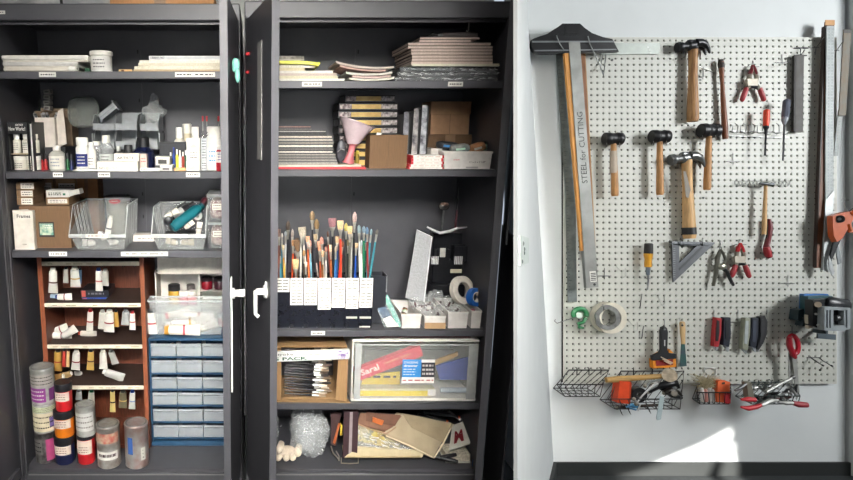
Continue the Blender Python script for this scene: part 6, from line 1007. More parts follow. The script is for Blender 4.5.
t = T('dark_bag', 'dark bag slumped at the back of the cabinet floor', 'bag'); q = t.new('bag_body', mat('#1d1d20', .6)); q.blob((xp(405, z, .27), .30, z+.07), (.14, .07, .075), .08, 12, 4, 30, 18)
for p in q.v: p.z = max(p.z, z+.001)
t.new('bag_strap', mat('#2c2c30', .6)).tube([(.5, .24, z+.05), (.56, .226, z+.08), (.62, .24, z+.1)], .006, 8); t.done()

BOUND = None
# ================================================================ PEGBOARD WALL (LEAN frame)
PX = 2.46/FPX                                    # metres per pixel on the board
def PT(name, label, cat, group=None): return T(name, label, cat, group, LEAN)
def w(u, v, h=0.): return W(u, v, h)
def hs(h): return (2.46-h)/FPX
# ---- the board with real holes
def pegboard():
    x0, x1 = W(564, 0).x, W(836.5, 0).x; zt_, zb_ = W(0, 37.5).z, W(0, 383.5).z; y = 2.46; th = .005
    NX, NY = 45, 57; cx = (x1-x0)/NX; cz = (zt_-zb_)/NY; r = .0042; vs = []; fs = []; idx = {}
    def V(x, yy, z_):
        k = (round(x, 6), round(yy, 6), round(z_, 6))
        if k not in idx: idx[k] = len(vs); vs.append(k)
        return idx[k]
    an = [math.pi/4+i*math.pi/4 for i in range(8)]
    for j in range(NY):
        for i in range(NX):
            a, c = x0+i*cx, zb_+j*cz; b_, d = a+cx, c+cz; mx_, mz = (a+b_)/2, (c+d)/2
            outer = [V(b_, y, d), V(mx_, y, d), V(a, y, d), V(a, y, mz), V(a, y, c), V(mx_, y, c), V(b_, y, c), V(b_, y, mz)]
            inn = [V(mx_+r*math.cos(t_), y, mz+r*math.sin(t_)) for t_ in an]; bk = [V(mx_+r*math.cos(t_), y+th, mz+r*math.sin(t_)) for t_ in an]
            for k in range(8): k2 = (k+1) % 8; fs.append((outer[k], outer[k2], inn[k2], inn[k])); fs.append((inn[k], inn[k2], bk[k2], bk[k]))
    mb = MB().m(mat('#bfc0b7', .45, n=.015, sc=12)); nf = len(fs); mb.add(vs, fs)
    for k in range(len(mb.mi)):
        if k % 2 == 1: pass
    t = PT('pegboard', 'white perforated pegboard screwed to the wall and hung with tools', 'pegboard'); t.part('board', mb)
    t.new('board_edge', mat('#d8d6cd', .5)).box(x0-.0012, x0, y, y+.006, zb_, zt_).box(x1, x1+.0012, y, y+.006, zb_, zt_).box(x0-.0012, x1+.0012, y, y+.006, zt_, zt_+.0012).box(x0-.0012, x1+.0012, y, y+.006, zb_-.0012, zb_)
    t.new('backing', mat('#0d0c0b', .95)).box(x0+.001, x1-.001, y+.020, y+.022, zb_+.001, zt_-.001)  # black sheet added behind the holes to make them look shaded
    for (u, v) in ((634, 169), (703, 198), (749, 168), (700, 80), (612, 60), (820, 370)): t.new('screw', mat('#2c2c2c', .4, .6)).lathe(0, 0, 0, [(0, .001), (.001, .001)], 4); mb2 = t.p[-1][1]; mb2.v = []; mb2.f = []; mb2.mi = []; p = W(u, v, 0); mb2.cyl(p, p-Vector((0, .002, 0)), .0045, n=10)
    t.done()
pegboard()
def wire(t, name, pts, r=.0012, m_=WIRE, n=6, of=None):
    q = MB().m(m_); q.tube([Vector((p[0], min(p[1], 2.46-1.15*r), p[2])) for p in pts], r, n); return t.part(name, q, of=of)
def pfig(t, name, m_, poly, h0, h1, of=None, label=None):
    q = MB().m(m_); q.pxp(poly, h0, h1); return t.part(name, q, label, of)
def lf(t, name, m_, a, b_, prof, n=12, side=(1, 0, 0), label=None, of=None, e=1.):
    """loft along a pixel line; a and b_ are (u, v, h); prof radii in pixels"""
    q = MB().m(m_); A = W(*a); B = W(*b_); q.loft(A, B, [(p[0],)+tuple(x*PX for x in p[1:]) for p in prof], n, side=side, e=e); return t.part(name, q, label, of)
def cross_hook(u, v, lb, hw=6.5, up=True, tip=.05):
    t = PT('peg_hook', lb, 'hook', 'bare peg hooks'); wire(t, 'crossbar', [w(u-hw, v, .003), w(u+hw, v, .003)], .0016, STEELD); wire(t, 'hook_wire', [w(u, v-8, .002), w(u, v, .004), w(u, v+3, .008), w(u, v+2, .03), w(u, v, tip)], .0014, STEELD); t.done()
for a in [(782, 62.5, 'bare cross shaped peg hook right of the red handled top clamp'), (733, 161.5, 'bare cross shaped peg hook right of the three rubber mallets'), (788, 283.5, 'bare cross shaped peg hook above the red handled snips and left of the power tool'), (604.5, 276, 'bare cross shaped peg hook right of the straightedge blade')]: cross_hook(*a)
for (u, v, lb) in [(641, 300, 'short dark peg wire under the yellow screwdriver'), (642.5, 332, 'short dark peg wire left of the black paint edger')]:
    t = PT('peg_hook', lb, 'hook', 'short dark peg wires'); wire(t, 'hook_wire', [w(u+1, v-6, .002), w(u, v, .01), w(u-.5, v+5, .006)], .0018, BLACK); wire(t, 'hook_tip', [w(u-.5, v+5, .006), w(u-1, v+6.5, .012)], .0016, BLACK); t.done()
for (u, v, lb) in [(622, 272, 'thin pale wire hook left of the yellow screwdriver'), (634, 326, 'thin wire hook right of the masking tape'), (661, 300, 'thin looped wire hook below the triangle square')]:
    t = PT('peg_hook', lb, 'hook', 'thin wire hooks'); wire(t, 'hook_wire', [w(u-6, v-6, .001), w(u-1, v, .02), w(u+1, v+6, .03), w(u+4, v+3, .03), w(u+3, v-4, .005)], .0009, mat('#b3b3ae', .4, .6)); wire(t, 'crossbar', [w(u-1, v+5, .002), w(u+4, v+5, .002)], .0010, mat('#b3b3ae', .4, .6)); t.done()
t = PT('peg_hook', 'double pronged grey hook at the lower right of the pegboard', 'hook'); 
for du, dv in ((0, 0), (9, 2)): wire(t, 'prong', [w(810+du, 357+dv*.3, .003), w(814+du, 360+dv*.5, .02), w(822+du, 365+dv*.2, .06)], .0022, STEELD); q = t.new('tip', BLACK); q.cyl(w(822+du, 365+dv*.2, .06), w(824+du, 366+dv*.2, .066), .0032)
wire(t, 'crossbar', [w(807, 357.5, .003), w(821, 357.5, .003)], .0016, STEELD); t.done()
# ---- T square, straightedge and squares at the left
t = PT('framing_square', 'grey steel framing square behind the black headed T square', 'square'); SM = mat('#9aa09a', .4, .35, n=.12, sc=30)
pfig(t, 'square_tongue', SM, [(600, 43), (660.5, 43), (659, 54), (600, 54.5)], .006, .009); pfig(t, 'square_blade', mat('#6f7673', .4, .4, n=.2, sc=30), [(556, 50), (568, 50), (577.5, 206), (566, 206)], .006, .009)
q = t.new('ruled_marks', mat('#c9ccc8')); 
for k in range(3): p = W(647+k*1.3, 46+k*3, .0095); q.box(p.x, p.x+.008, p.y, p.y+.0004, p.z-.008, p.z-.002)
q = MB().m(mat('#3a3f3c')); 
for k in range(38): p = W(557.2+k*.27, 58+k*3.9, .0094); q.box(p.x, p.x+(.008 if k % 4 else .016), p.y, p.y+.0003, p.z-.0006, p.z+.0006)
t.part('ruled_marks', q); t.done()
t = PT('steel_ruler', 'grey steel ruler hanging under the framing square at the left edge of the pegboard', 'ruler'); pfig(t, 'ruler_body', mat('#757c7a', .4, .4, n=.2, sc=30), [(565.5, 202), (575.5, 202), (577, 302), (568, 302)], .0105, .0125); q = t.new('ruled_marks', mat('#2f3432'))
for k in range(30): p = W(566.3+k*.1, 206+k*3.1, .0129); q.box(p.x, p.x+(.006 if k % 4 else .012), p.y, p.y+.0003, p.z-.0006, p.z+.0006)
t.done()
t = PT('t_square', 'long straightedge with a wide black head and handwriting on its steel blade', 'T-square'); BK = mat('#131416', .3)
hd = [(531.5, 45.5), (532.5, 39), (539, 36.5), (547, 34), (553, 30), (558, 27), (562.5, 23.5), (580, 23.5), (585, 28), (592, 33), (603, 37), (612.5, 39), (615, 44), (619, 51.5), (538, 53.8), (533.5, 50.5)]
pfig(t, 'square_head', BK, hd, .045, .065); k = t.idx(); q = MB().m(mat('#7d8082', .3, .4)); q.pxp([(532, 40.8), (614, 40.8), (614.5, 42.2), (532, 42.4)], .065, .0665); q.pxp([(534, 50), (616, 48.8), (616.8, 50), (534.5, 51.2)], .065, .0665); t.part('head_ridge', q, 'grey ridge line', of=k); q = MB().m(mat('#0b0b0c', .3)).pxp([(564.5, 25.5), (578.5, 25.5), (578.5, 34.5), (564.5, 34.5)], .065, .067); t.part('head_boss', q, of=k)
pfig(t, 'blade', mat('#8d8e8a', .35, .5, n=.15, sc=20), [(568.8, 42), (580, 42), (598.5, 287), (586.5, 288)], .048, .0672, label='steel blade'); kb_ = t.idx(); 
q = MB().m(mat('#262624', .7)); p = W(587.6, 183, .0680); an = math.radians(90)+math.atan2(18, 246); q.text('STEEL for CUTTING', p.x, p.y, p.z, .022, .285, an, -.005); t.part('lettering', q, of=kb_); 
q = MB().m(WHITE); q.pxp([(589.5, 271.5), (595.8, 271), (596.8, 281.5), (590.5, 282)], .0672, .0676); q.m(INK)
for i in range(5): q.pxp([(590.6+.1*i, 273+1.7*i), (595.6+.1*i, 272.7+1.7*i), (595.7+.1*i, 273.6+1.7*i), (590.7+.1*i, 273.9+1.7*i)], .0676, .0679)
t.part('barcode_label', q, of=kb_); q = MB().m(INK); p = W(594.5, 284.5, .0674); q.cyl(p, p-Vector((0, .0006, 0)), .005, n=12); t.part('hanging_hole', q, of=kb_)
pfig(t, 'wood_edge', mat('#c98a3c', .5, kind='wood', n=.15), [(563.8, 42.5), (568.6, 42.5), (585.8, 250), (581.5, 251)], .048, .063, label='orange wooden edge strip'); t.done()
t = PT('wooden_batten', 'thin brown wooden batten behind the steel blade of the long straightedge', 'batten'); pfig(t, 'batten', mat('#8a5a38', .6, kind='wood', n=.2), [(579.5, 54), (584.6, 54), (595.5, 258), (591, 258)], .016, .03); pfig(t, 'batten_edge', mat('#b08a5c', .6, kind='wood'), [(584.7, 54), (585.6, 54), (596.2, 258), (595.6, 258)], .018, .03); t.done()
t = PT('bracket_hook', 'long grey wire hook holding the right side of the black head', 'hook'); wire(t, 'hook_wire', [w(603, 52, .002), w(600.5, 68, .015), w(603.5, 75.5, .05), w(600.5, 66, .066), w(590, 44, .072), w(588, 36, .075)], .0018, mat('#8f9290', .35, .7)); wire(t, 'hook_wire', [w(606, 53, .002), w(604.5, 68, .03), w(603.5, 75.5, .05)], .0018, mat('#8f9290', .35, .7)); t.done()
t = PT('bracket_hook', 'short grey wire hook holding the left side of the black head', 'hook'); wire(t, 'hook_wire', [w(565, 53, .002), w(564, 50, .072), w(560, 44, .073), w(557, 37, .075)], .0018, mat('#8f9290', .35, .7)); wire(t, 'hook_tip', [w(557, 37, .075), w(556.6, 35.5, .079)], .002, mat('#8f9290', .35, .7)); t.done()
# ---- claw hammers
def claw(lb, u, v, s, face, claw_, hu0, hv0, hu1, hv1, hw, headm, wm, flip=1, h=.03, two=False):
    t = PT('claw_hammer', lb, 'hammer'); q = t.new('hammer_head', headm)
    q.loft(W(u-20*s*flip, v+4*s, h), W(u+2*s, v+1*s, h), [(0, 6.2*s*PX), (.06, 7*s*PX), (.25, 6.8*s*PX), (.35, 4.3*s*PX), (.6, 4.5*s*PX), (.7, 6.6*s*PX), (1, 6.8*s*PX)], 18)
    q.box(W(u-7*s, 0, h).x, W(u+7*s, 0, h).x, 2.46-h-.014, 2.46-h+.014, W(0, v+7.5*s, h).z, W(0, v-6*s, h).z, .006)
    for dy in (-.011, .011):
        pts = [(u+3*s*flip, v-1*s), (u+9*s*flip, v-1.5*s), (u+15*s*flip, v+1*s), (u+19*s*flip, v+6*s), (u+21*s*flip, v+13*s)]
        q.tube([W(a, b_, h)+Vector((0, dy, 0)) for a, b_ in pts], [.022*s, .021*s, .017*s, .011*s, .003], 10)
    lf(t, 'handle', wm, (hu0, hv0, h), (hu1, hv1, h), [(0, hw*.36, hw*.45), (.12, hw*.35, hw*.42), (.35, hw*.37), (.75, hw*.46), (.96, hw*.49), (1, hw*.42)], 16)
    return t
t = claw('claw hammer with black head and worn speckled handle hanging highest on the board', 692, 44.5, .75, 0, 0, 693, 50, 692.8, 121.5, 10.5, mat('#27282a', .35, .4), mat('#b88a58', .5, kind='wood', n=.3, hx2='#8a6038', sc=30)); t.done()
t = claw('large claw hammer with bright head, pale handle and black band near its end', 685.8, 157, .8, 0, 0, 686.5, 160, 689.5, 238.5, 12, mat('#7d7f7e', .25, .6), WOODL); lf(t, 'grip_band', BLACK, (689.1, 227.5, .03), (689.4, 234.5, .03), [(0, 6.1), (1, 6.2)], 16, label='black rubber band')
q = MB().m(mat('#8a8378', .6)); q.pxp([(683.3, 171), (686, 171.5), (690.5, 190), (688.5, 198), (686, 197)], .052, .0525); t.part('sticker', q, 'grey worn sticker'); t.done()
# hooks behind hammers
for (u, v, lb) in [(692, 57, 'double wire hook holding the worn claw hammer'), (687, 168, 'double wire hook holding the large pale claw hammer')]:
    t = PT('hammer_hook', lb, 'hook', 'double wire hammer hooks')
    for s_ in (-1, 1): wire(t, 'hook_prong', [w(u+s_*9, v-10, .001), w(u+s_*8.5, v-1, .006), w(u+s_*8, v+.5, .04), w(u+s_*8, v-4, .056)], .0018, WIRE)
    t.done()
# ---- rubber mallets
def mallet(lb, u0, u1, v0, v1, ua, va, ub, vb, extra=None):
    h = .04; t = PT('rubber_mallet', lb, 'mallet', 'rubber mallets'); u0 += 1.2; u1 -= .8; um = (u0+u1)/2; r = (v1-v0)/2
    lf(t, 'mallet_head', mat('#19191b', .4, n=.1), (u0, (v0+v1)/2, h), (u1, (v0+v1)/2, h), [(0, r*.86), (.05, r*.97), (.3, r), (.34, r*.92), (.5, r*.9), (.66, r*.92), (.7, r), (.95, r*.97), (1, r*.86)], 22)
    lf(t, 'handle', WOOD, (ua, va, h), (ub, vb, h), [(0, 2.6), (.2, 2.7), (.6, 3.1), (.95, 3.4), (1, 2.9)], 14)
    if extra: q = MB().m(mat('#b9aa98', .6)); q.loft(W(ua-.1, va+8, h), W(ua+.2, va+30, h), [(0, 3.15*PX), (.2, 3.2*PX), (.25, 3.0*PX), (.6, 3.35*PX), (1, 3.3*PX)], 14); t.part('sticker', q, 'worn pale sticker')
    t.done()
    t = PT('hammer_hook', 'wire loop hook holding the %s' % lb.split(' with')[0], 'hook', 'wire loop hooks of the mallets')
    for s_ in (-1, 1): wire(t, 'hook_prong', [w(um+s_*7, v0+4, .001), w(um+s_*7, v1+1.2, .004), w(um+s_*6.5, v1+2, .05), w(um+s_*6.5, v1-2, .068)], .0016, WIRE)
    t.done()
mallet('leftmost rubber mallet with a sticker on its handle', 603, 623, 132.5, 145, 613.5, 143, 615, 196, True)
mallet('middle rubber mallet with a plain wooden handle', 650, 669.5, 130, 143, 659.7, 141, 660, 195)
mallet('rightmost and highest rubber mallet with a plain handle', 699, 718.8, 123.5, 137.5, 709, 135, 707, 190)
# ---- slim brown handle
t = PT('tool_stick', 'slim dark brown wooden handle hanging right of the worn claw hammer', 'handle'); lf(t, 'handle_body', mat('#7a4526', .4, kind='wood', n=.25), (721, 60, .02), (725.3, 139, .02), [(0, 2.0), (.03, 2.6), (.12, 2.3), (.28, 1.7), (.5, 2.2), (.9, 2.7), (1, 2.5)], 14); lf(t, 'handle_tip', mat('#2c1c12', .4), (720.9, 59.5, .02), (721.3, 68, .02), [(0, 2.2), (.5, 2.75), (1, 2.65)], 12); t.done()
t = PT('peg_hook', 'short peg hook between the worn claw hammer and the brown handle', 'hook'); wire(t, 'hook_wire', [w(703, 67, .002), w(703, 72, .006), w(703, 76, .012), w(702.5, 78.5, .04)], .002, STEELD); wire(t, 'crossbar', [w(697, 66, .002), w(717, 73, .004)], .0018, mat('#c9c9c4', .4, .3)); t.done()
# ---- spring clamps
def clamp(lb, u, vt, vb, spread, redtop):
    h = .02; t = PT('spring_clamp', lb, 'clamp', 'metal spring clamps'); H = vb-vt; cm = mat('#8f897c', .45, .3)
    for s_ in (-1, 1):
        q = MB().m(cm); q.tube([w(u+s_*.5, vt+H*.08, h), w(u+s_*3.6, vt+H*.3, h), w(u+s_*2.5, vt+H*.48, h)], [.006, .008, .009], 8); t.part('jaw', q); k = t.idx()
        q = MB().m(redtop); q.tube([w(u+s_*.2, vt-1, h+.001), w(u+s_*1.8, vt+H*.12, h+.001), w(u+s_*3.2, vt+H*.23, h+.001)], [.004, .0075, .0075], 8); t.part('jaw_pad', q, of=k)
        q = MB().m(cm); q.tube([w(u-s_*1.5, vt+H*.42, h), w(u+s_*3, vt+H*.55, h), w(u+s_*(spread-3), vt+H*.72, h)], [.007, .009, .006], 8); t.part('arm', q)
        q = MB().m(mat('#a83a40', .4)); q.tube([w(u+s_*(spread-5), vt+H*.62, h), w(u+s_*(spread-2.6), vt+H*.8, h), w(u+s_*(spread-.6), vb-1.5, h), w(u+s_*(spread-.4), vb, h)], [.0085, .0098, .0085, .004], 10); t.part('grip', q, 'red vinyl grip')
    q = t.new('spring_plate', mat('#a39c8e', .5, .3)); q.pxp([(u-5.5, vt+H*.36), (u+5.5, vt+H*.36), (u+5, vt+H*.55), (u-5, vt+H*.55)], h-.004, h+.012); q = t.new('spring', BLACK); q.cyl(W(u-3.5, vt+H*.56, h), W(u+3.5, vt+H*.56, h), .010, n=14); t.done()
    t = PT('peg_hook', 'peg hook holding the '+lb.split(' hanging')[0], 'hook', 'peg hooks of the spring clamps'); wire(t, 'hook_wire', [w(u, vt-5, .002), w(u, vt+2, .006), w(u, vt+3, .012), w(u, vt+1, .045)], .0016, STEELD); wire(t, 'crossbar', [w(u-6, vt+.5, .003), w(u+6, vt+.5, .003)], .0014, STEELD); t.done()
clamp('upper red handled spring clamp hanging above the screwdrivers', 753, 66, 101.5, 11.5, mat('#6d1f26', .4)); clamp('lower red handled spring clamp hanging beside the grey pliers', 740.3, 244, 278, 9.5, mat('#b3262c', .4))
# ---- screwdrivers in a wire rack
t = PT('tool_rack', 'row of wire tool loops holding two screwdrivers', 'rack'); q = MB().m(WIRE)
for k in range(7): u = 735+k*8.3; q.tube([w(u-2.6, 125, .004), w(u-2.8, 131, .012), w(u-2.4, 133, .04), w(u+.2, 134, .052), w(u+2.6, 133, .04), w(u+2.6, 125, .03), w(u, 123.5, .02)], .0014, 6) if k not in (4, 6) else q.tube([w(u-2.6, 134, .012), w(u-2.2, 134.5, .045), w(u+1.2, 134.5, .052), w(u+2.8, 134, .04)], .0014, 6)
t.part('loop_wire', q); wire(t, 'rail', [w(731, 136, .006), w(788, 138, .006)], .0018, WIRE); wire(t, 'rail', [w(731, 131, .01), w(788, 132, .01)], .0016, WIRE); t.done()
t = PT('screwdriver', 'screwdriver with a bright orange handle in the wire rack', 'screwdriver', None); lf(t, 'handle', mat('#e8492a', .35), (766.8, 109.5, .045), (766, 126, .045), [(0, 1.6), (.06, 2.6), (.5, 2.7), (.85, 2.6), (1, 2.1)], 14); lf(t, 'collar', BLACK, (766, 125, .045), (765.8, 134, .045), [(0, 1.9), (.3, 2.6), (.5, 1.5), (1, 1.4)], 12); lf(t, 'shaft', mat('#3a3c40', .3, .7), (765.8, 133, .045), (765, 155.5, .045), [(0, .7), (.9, .7), (1, .9)], 8); t.done()
t = PT('screwdriver', 'long screwdriver with a grey blue handle at the right of the wire rack', 'screwdriver'); lf(t, 'handle', mat('#5a5f6c', .35), (787, 99.5, .05), (785, 118, .05), [(0, 2.2), (.08, 3.3), (.5, 3.0), (.8, 3.4), (1, 2.9)], 8); lf(t, 'collar', mat('#9a9fa6', .35), (785, 117, .05), (784.3, 124.5, .05), [(0, 2.9), (.4, 2.8), (1, 1.2)], 12); lf(t, 'shaft', mat('#77797c', .3, .7), (784.3, 124, .05), (783, 161, .05), [(0, .8), (.95, .75), (1, .5)], 8); t.done()
# ---- flat steel bar top right
t = PT('steel_file', 'dark mottled flat steel file hanging at the upper right of the pegboard', 'file'); pfig(t, 'file_body', mat('#4f4e4b', .6, .1, n=.3, hx2='#45403c', sc=35), [(796.5, 54.5), (804, 54.5), (803, 132), (795.5, 132)], .012, .022); pfig(t, 'file_edge', mat('#25211e', .6), [(794.6, 55.5), (796.4, 55), (795.4, 132), (793.8, 131)], .010, .0215); t.done()
t = PT('peg_hook', 'wide dark crossbar hook holding the flat steel file', 'hook'); wire(t, 'crossbar', [w(794, 48, .003), w(808, 48, .003)], .003, BLACK); wire(t, 'crossbar', [w(794, 55.5, .003), w(806.5, 55.5, .003)], .003, BLACK); wire(t, 'hook_wire', [w(800.5, 48, .004), w(800.5, 55, .026), w(802.5, 53, .04), w(805, 49.5, .05)], .0016, STEELD); t.done()
for i, (u, v, lb) in enumerate([(818, 45, 'angled wire hook left of the tall brown and steel rulers'), (838, 48, 'angled wire hook right of the tall brown and steel rulers')]):
    t = PT('peg_hook', lb, 'hook', 'angled wire ruler hooks'); wire(t, 'hook_wire', [w(u-3, v+10, .002), w(u-2, v+3, .006), w(u+1, v-1, .03), w(u+6, v-8, .07)], .0015, STEELD); wire(t, 'crossbar', [w(u-6, v+2.5, .002), w(u+1, v+2.5, .002)], .0014, STEELD); t.done()
# ---- tall rulers at the right
t = PT('wooden_rule', 'tall dark brown wooden rule hanging beside the steel rulers', 'rule'); pfig(t, 'rule_body', mat('#6b4028', .5, kind='wood', n=.25), [(827.5, 21), (834.5, 21), (825, 268), (816.5, 268)], .02, .034); pfig(t, 'rule_end', mat('#b98a58', .6), [(825.3, 20), (834.8, 20), (834.8, 25), (825.2, 25)], .0345, .036); pfig(t, 'rule_edge', mat('#2c1810', .5), [(825, 26), (827.2, 26), (819.5, 268), (816, 267)], .018, .033); t.done()
t = PT('steel_ruler', 'tall perforated pale steel ruler in front of the brown wooden rule', 'ruler'); RM = mat('#8b908f', .5, .2, n=.1, sc=60)
pfig(t, 'ruler_body', RM, [(826.8, 26), (834.5, 26), (833.5, 180), (834, 200), (828.5, 271), (821.5, 270), (825.5, 210), (825.5, 150)], .037, .041); q = t.new('ruler_holes', mat('#5b6062'))
for k in range(55):
    p = W(829.2-.02*k, 29+k*3.0, .0413); q.box(p.x-.0015, p.x+.0015, p.y, p.y+.0003, p.z-.0015, p.z+.0015); q.box(p.x+.010, p.x+(.016 if k % 4 else .02), p.y, p.y+.0003, p.z-.0008, p.z+.0008)
t.done()
t = PT('steel_ruler', 'bright flat steel ruler end hanging behind the perforated ruler', 'ruler'); pfig(t, 'ruler_body', mat('#b4b9b9', .42, .3, n=.08), [(825.8, 200), (834.2, 190), (830.5, 271.5), (822.8, 271)], .0305+.012, .0325+.012); q = t.new('ruled_marks', mat('#8a8f92'));
for k in range(18): p = W(829.8-.22*k, 206+k*3.5, .0448); q.box(p.x-.004, p.x+.004, p.y, p.y+.0003, p.z-.0005, p.z+.0005)
t.done()
t = PT('steel_ruler', 'short rusty grey ruler hanging at the right edge of the photo', 'ruler'); pfig(t, 'ruler_body', mat('#6c6960', .6, .15, n=.2, hx2='#6f6250', sc=25), [(844, 29.5), (851.5, 29.5), (846, 115.5), (839, 115.5)], .02, .024); pfig(t, 'ruler_end', mat('#3a3734', .5), [(844.2, 29.7), (851.3, 29.7), (851, 33), (844, 33)], .0241, .0246); t.done()
t = PT('steel_ruler', 'narrow grey ruler showing below the short rusty ruler', 'ruler'); pfig(t, 'ruler_body', mat('#808583', .5, .2, n=.1), [(838.5, 110), (843.5, 110), (838, 156), (833.8, 156)], .01, .013); q = t.new('ruled_marks', mat('#4a4f50'));
for k in range(14): p = W(839.6-.36*k, 116+k*2.8, .0134); q.box(p.x, p.x+.007, p.y, p.y+.0003, p.z-.0005, p.z+.0005)
t.done()
# ---- small hammer and red handled brush in a spring rack
t = PT('spring_rack', 'horizontal coiled wire rack holding the small hammer', 'rack'); q = MB().m(WIRE); n_ = 150; q.tube([w(736+54*i/n_, 184+1.8*math.sin(i*.62), .014+.006*math.cos(i*.62)) for i in range(n_)], .0011, 5); t.part('coil', q); wire(t, 'rail', [w(735, 184.5, .009), w(735, 181, .004), w(791, 181, .004), w(791, 184.5, .009)], .0013, WIRE); t.done()
t = PT('tack_hammer', 'small tack hammer with a slim pale wooden handle', 'hammer'); lf(t, 'handle', WOODL, (765.8, 183, .035), (764, 234.5, .035), [(0, 1.5), (.3, 1.6), (.8, 2.1), (1, 1.9)], 12); lf(t, 'hammer_head', mat('#55585a', .3, .7), (759.5, 183.5, .035), (773, 184.5, .035), [(0, 1.0, .8), (.25, 1.5, 1.6), (.5, 2.1, 2.2), (.7, 1.5), (.85, 1.9), (1, 2.0)], 12, side=(0, 0, 1)); t.done()
t = PT('wire_brush', 'small tool with a dark red curved handle hanging below the tack hammer', 'tool'); q = MB().m(mat('#6d1f28', .4)); q.tube([w(768.8, 219, .02), w(769.8, 226, .02), w(769, 236, .02), w(766.5, 246, .02), w(767, 252, .02), w(769.5, 257.5, .02)], [.007, .011, .0095, .010, .014, .012], 10); t.part('handle', q); lf(t, 'handle_grip', mat('#a3262f', .4), (766.6, 247, .027), (768.8, 256.5, .027), [(0, 2.6), (.5, 3.4), (1, 2.6)], 12); lf(t, 'bristle_block', mat('#1d1416', .7), (767.3, 219.5, .02), (767, 239, .02), [(0, .9), (1, 1.1)], 8); t.done()
# ---- speed square
t = PT('triangle_square', 'dark grey aluminium triangle square with a triangular cut out', 'square'); SQ = mat('#54575a', .45, .4, n=.1)
q = t.new('square_body', SQ); O = [(672, 242), (715, 243.2), (673.2, 282.5)]; I = [(679, 245.2), (697, 245.8), (679.5, 262.5)]
D_ = 2.46-.02
def toXZ(p): return ((p[0]-U0)/FPX*D_, -(p[1]-V0)/FPX*D_)
vs = [(toXZ(p)[0], 2.44, toXZ(p)[1]) for p in O]+[(toXZ(p)[0], 2.44, toXZ(p)[1]) for p in I]; vs += [(x, 2.446, z_) for x, y_, z_ in vs]
q.add(vs, [(0, 1, 4, 3), (1, 2, 5, 4), (2, 0, 3, 5), (6, 9, 10, 7), (7, 10, 11, 8), (8, 11, 9, 6), (0, 6, 7, 1), (1, 7, 8, 2), (2, 8, 6, 0), (3, 4, 10, 9), (4, 5, 11, 10), (5, 3, 9, 11)])
q = t.new('flange', mat('#626568', .4, .45)); q.pxp([(671.5, 241.2), (715.2, 242.3), (712.5, 244.8), (672, 243.6)], .012, .030)
q = t.new('slot', mat('#2d2f31', .5)); q.pxp([(702, 246), (704.2, 246.4), (679.5, 270.5), (678.6, 268.6)], .02, .0206); q = t.new('scale_marks', mat('#8f9294')); 
for k in range(14): q.pxp([(673.2+.02*k, 248+k*2.2), (675.4, 248+k*2.2), (675.4, 248.5+k*2.2), (673.2, 248.5+k*2.2)], .02, .0205)
t.done()
for (u, lb) in [(680.3, 'left peg hook holding the triangle square'), (702.8, 'right peg hook holding the triangle square')]:
    t = PT('peg_hook', lb, 'hook', 'peg hooks of the triangle square'); wire(t, 'hook_wire', [w(u, 238, .001), w(u, 244.6, .004), w(u, 246, .01), w(u, 244, .034)], .0015, STEELD); wire(t, 'hook_tip', [w(u, 244, .034), w(u, 241, .036)], .0015, STEELD); t.done()
# ---- yellow screwdriver
t = PT('screwdriver', 'screwdriver with a black and yellow handle and bent looking tip', 'screwdriver'); lf(t, 'handle_cap', mat('#1b1a18', .4), (648.7, 243.3, .03), (648.3, 255, .03), [(0, 3.0), (.08, 3.9), (.8, 4.1), (1, 3.9)], 10); lf(t, 'handle', mat('#d79a28', .4), (648.3, 253.5, .03), (648, 267, .03), [(0, 4.1), (.2, 4.0), (.45, 3.0), (.75, 3.3), (1, 3.3)], 12, label='yellow lower handle'); lf(t, 'collar', mat('#7a8490', .3, .5), (648.1, 266.5, .03), (648.1, 275, .03), [(0, 2.2), (1, 1.7)], 10); q = MB().m(mat('#8f9294', .3, .7)); q.tube([w(648.1, 274, .03), w(648.3, 281, .03), w(647.6, 290, .028)], [.0045, .0032, .0024], 8); t.part('shaft', q); t.done()
t = PT('peg_hook', 'wire ring hook holding the yellow screwdriver', 'hook'); wire(t, 'hook_wire', [w(645, 277.5, .002), w(644.6, 278, .03), w(648.1, 279, .045), w(651.6, 278, .03), w(651, 277.5, .002)], .0014, WIRE); wire(t, 'hook_tip', [w(645, 277.5, .002), w(644, 275.5, .002)], .0014, WIRE); t.done()
# ---- locking pliers
t = PT('pliers', 'grey locking pliers hanging left of the lower red spring clamp', 'pliers'); PM = mat('#77766c', .35, .6, n=.15)
q = MB().m(PM); q.tube([w(720.3, 250, .02), w(717.5, 258, .02), w(717, 266, .02), w(715.6, 274, .02), w(713.3, 286, .02)], [.006, .009, .008, .0075, .006], 8); t.part('handle', q)
q = MB().m(mat('#2e2f30', .4, .4)); q.tube([w(722, 267, .024), w(727, 272, .024), w(730.5, 280, .024), w(733.5, 285.5, .024)], [.008, .007, .0065, .005], 8); t.part('handle', q, 'dark lever handle')
q = MB().m(PM); q.tube([w(720.5, 249.5, .024), w(723.5, 254, .024), w(725.8, 260, .024), w(723, 265, .024), w(719, 268.5, .024)], [.005, .0055, .006, .007, .006], 8); t.part('jaw', q); q = MB().m(mat('#aaa898', .3, .7)); q.blob(w(722.5, 266.5, .026), (.018, .008, .014), .1, 20, 1, 14, 10); t.part('jaw_block', q); q = MB().m(STEELD); q.tube([w(720.5, 248, .02)+Vector((.004*math.cos(a), 0, .006*math.sin(a))) for a in [k*math.pi/5 for k in range(10)]], .0016, 5, True); t.part('ring', q); t.done()
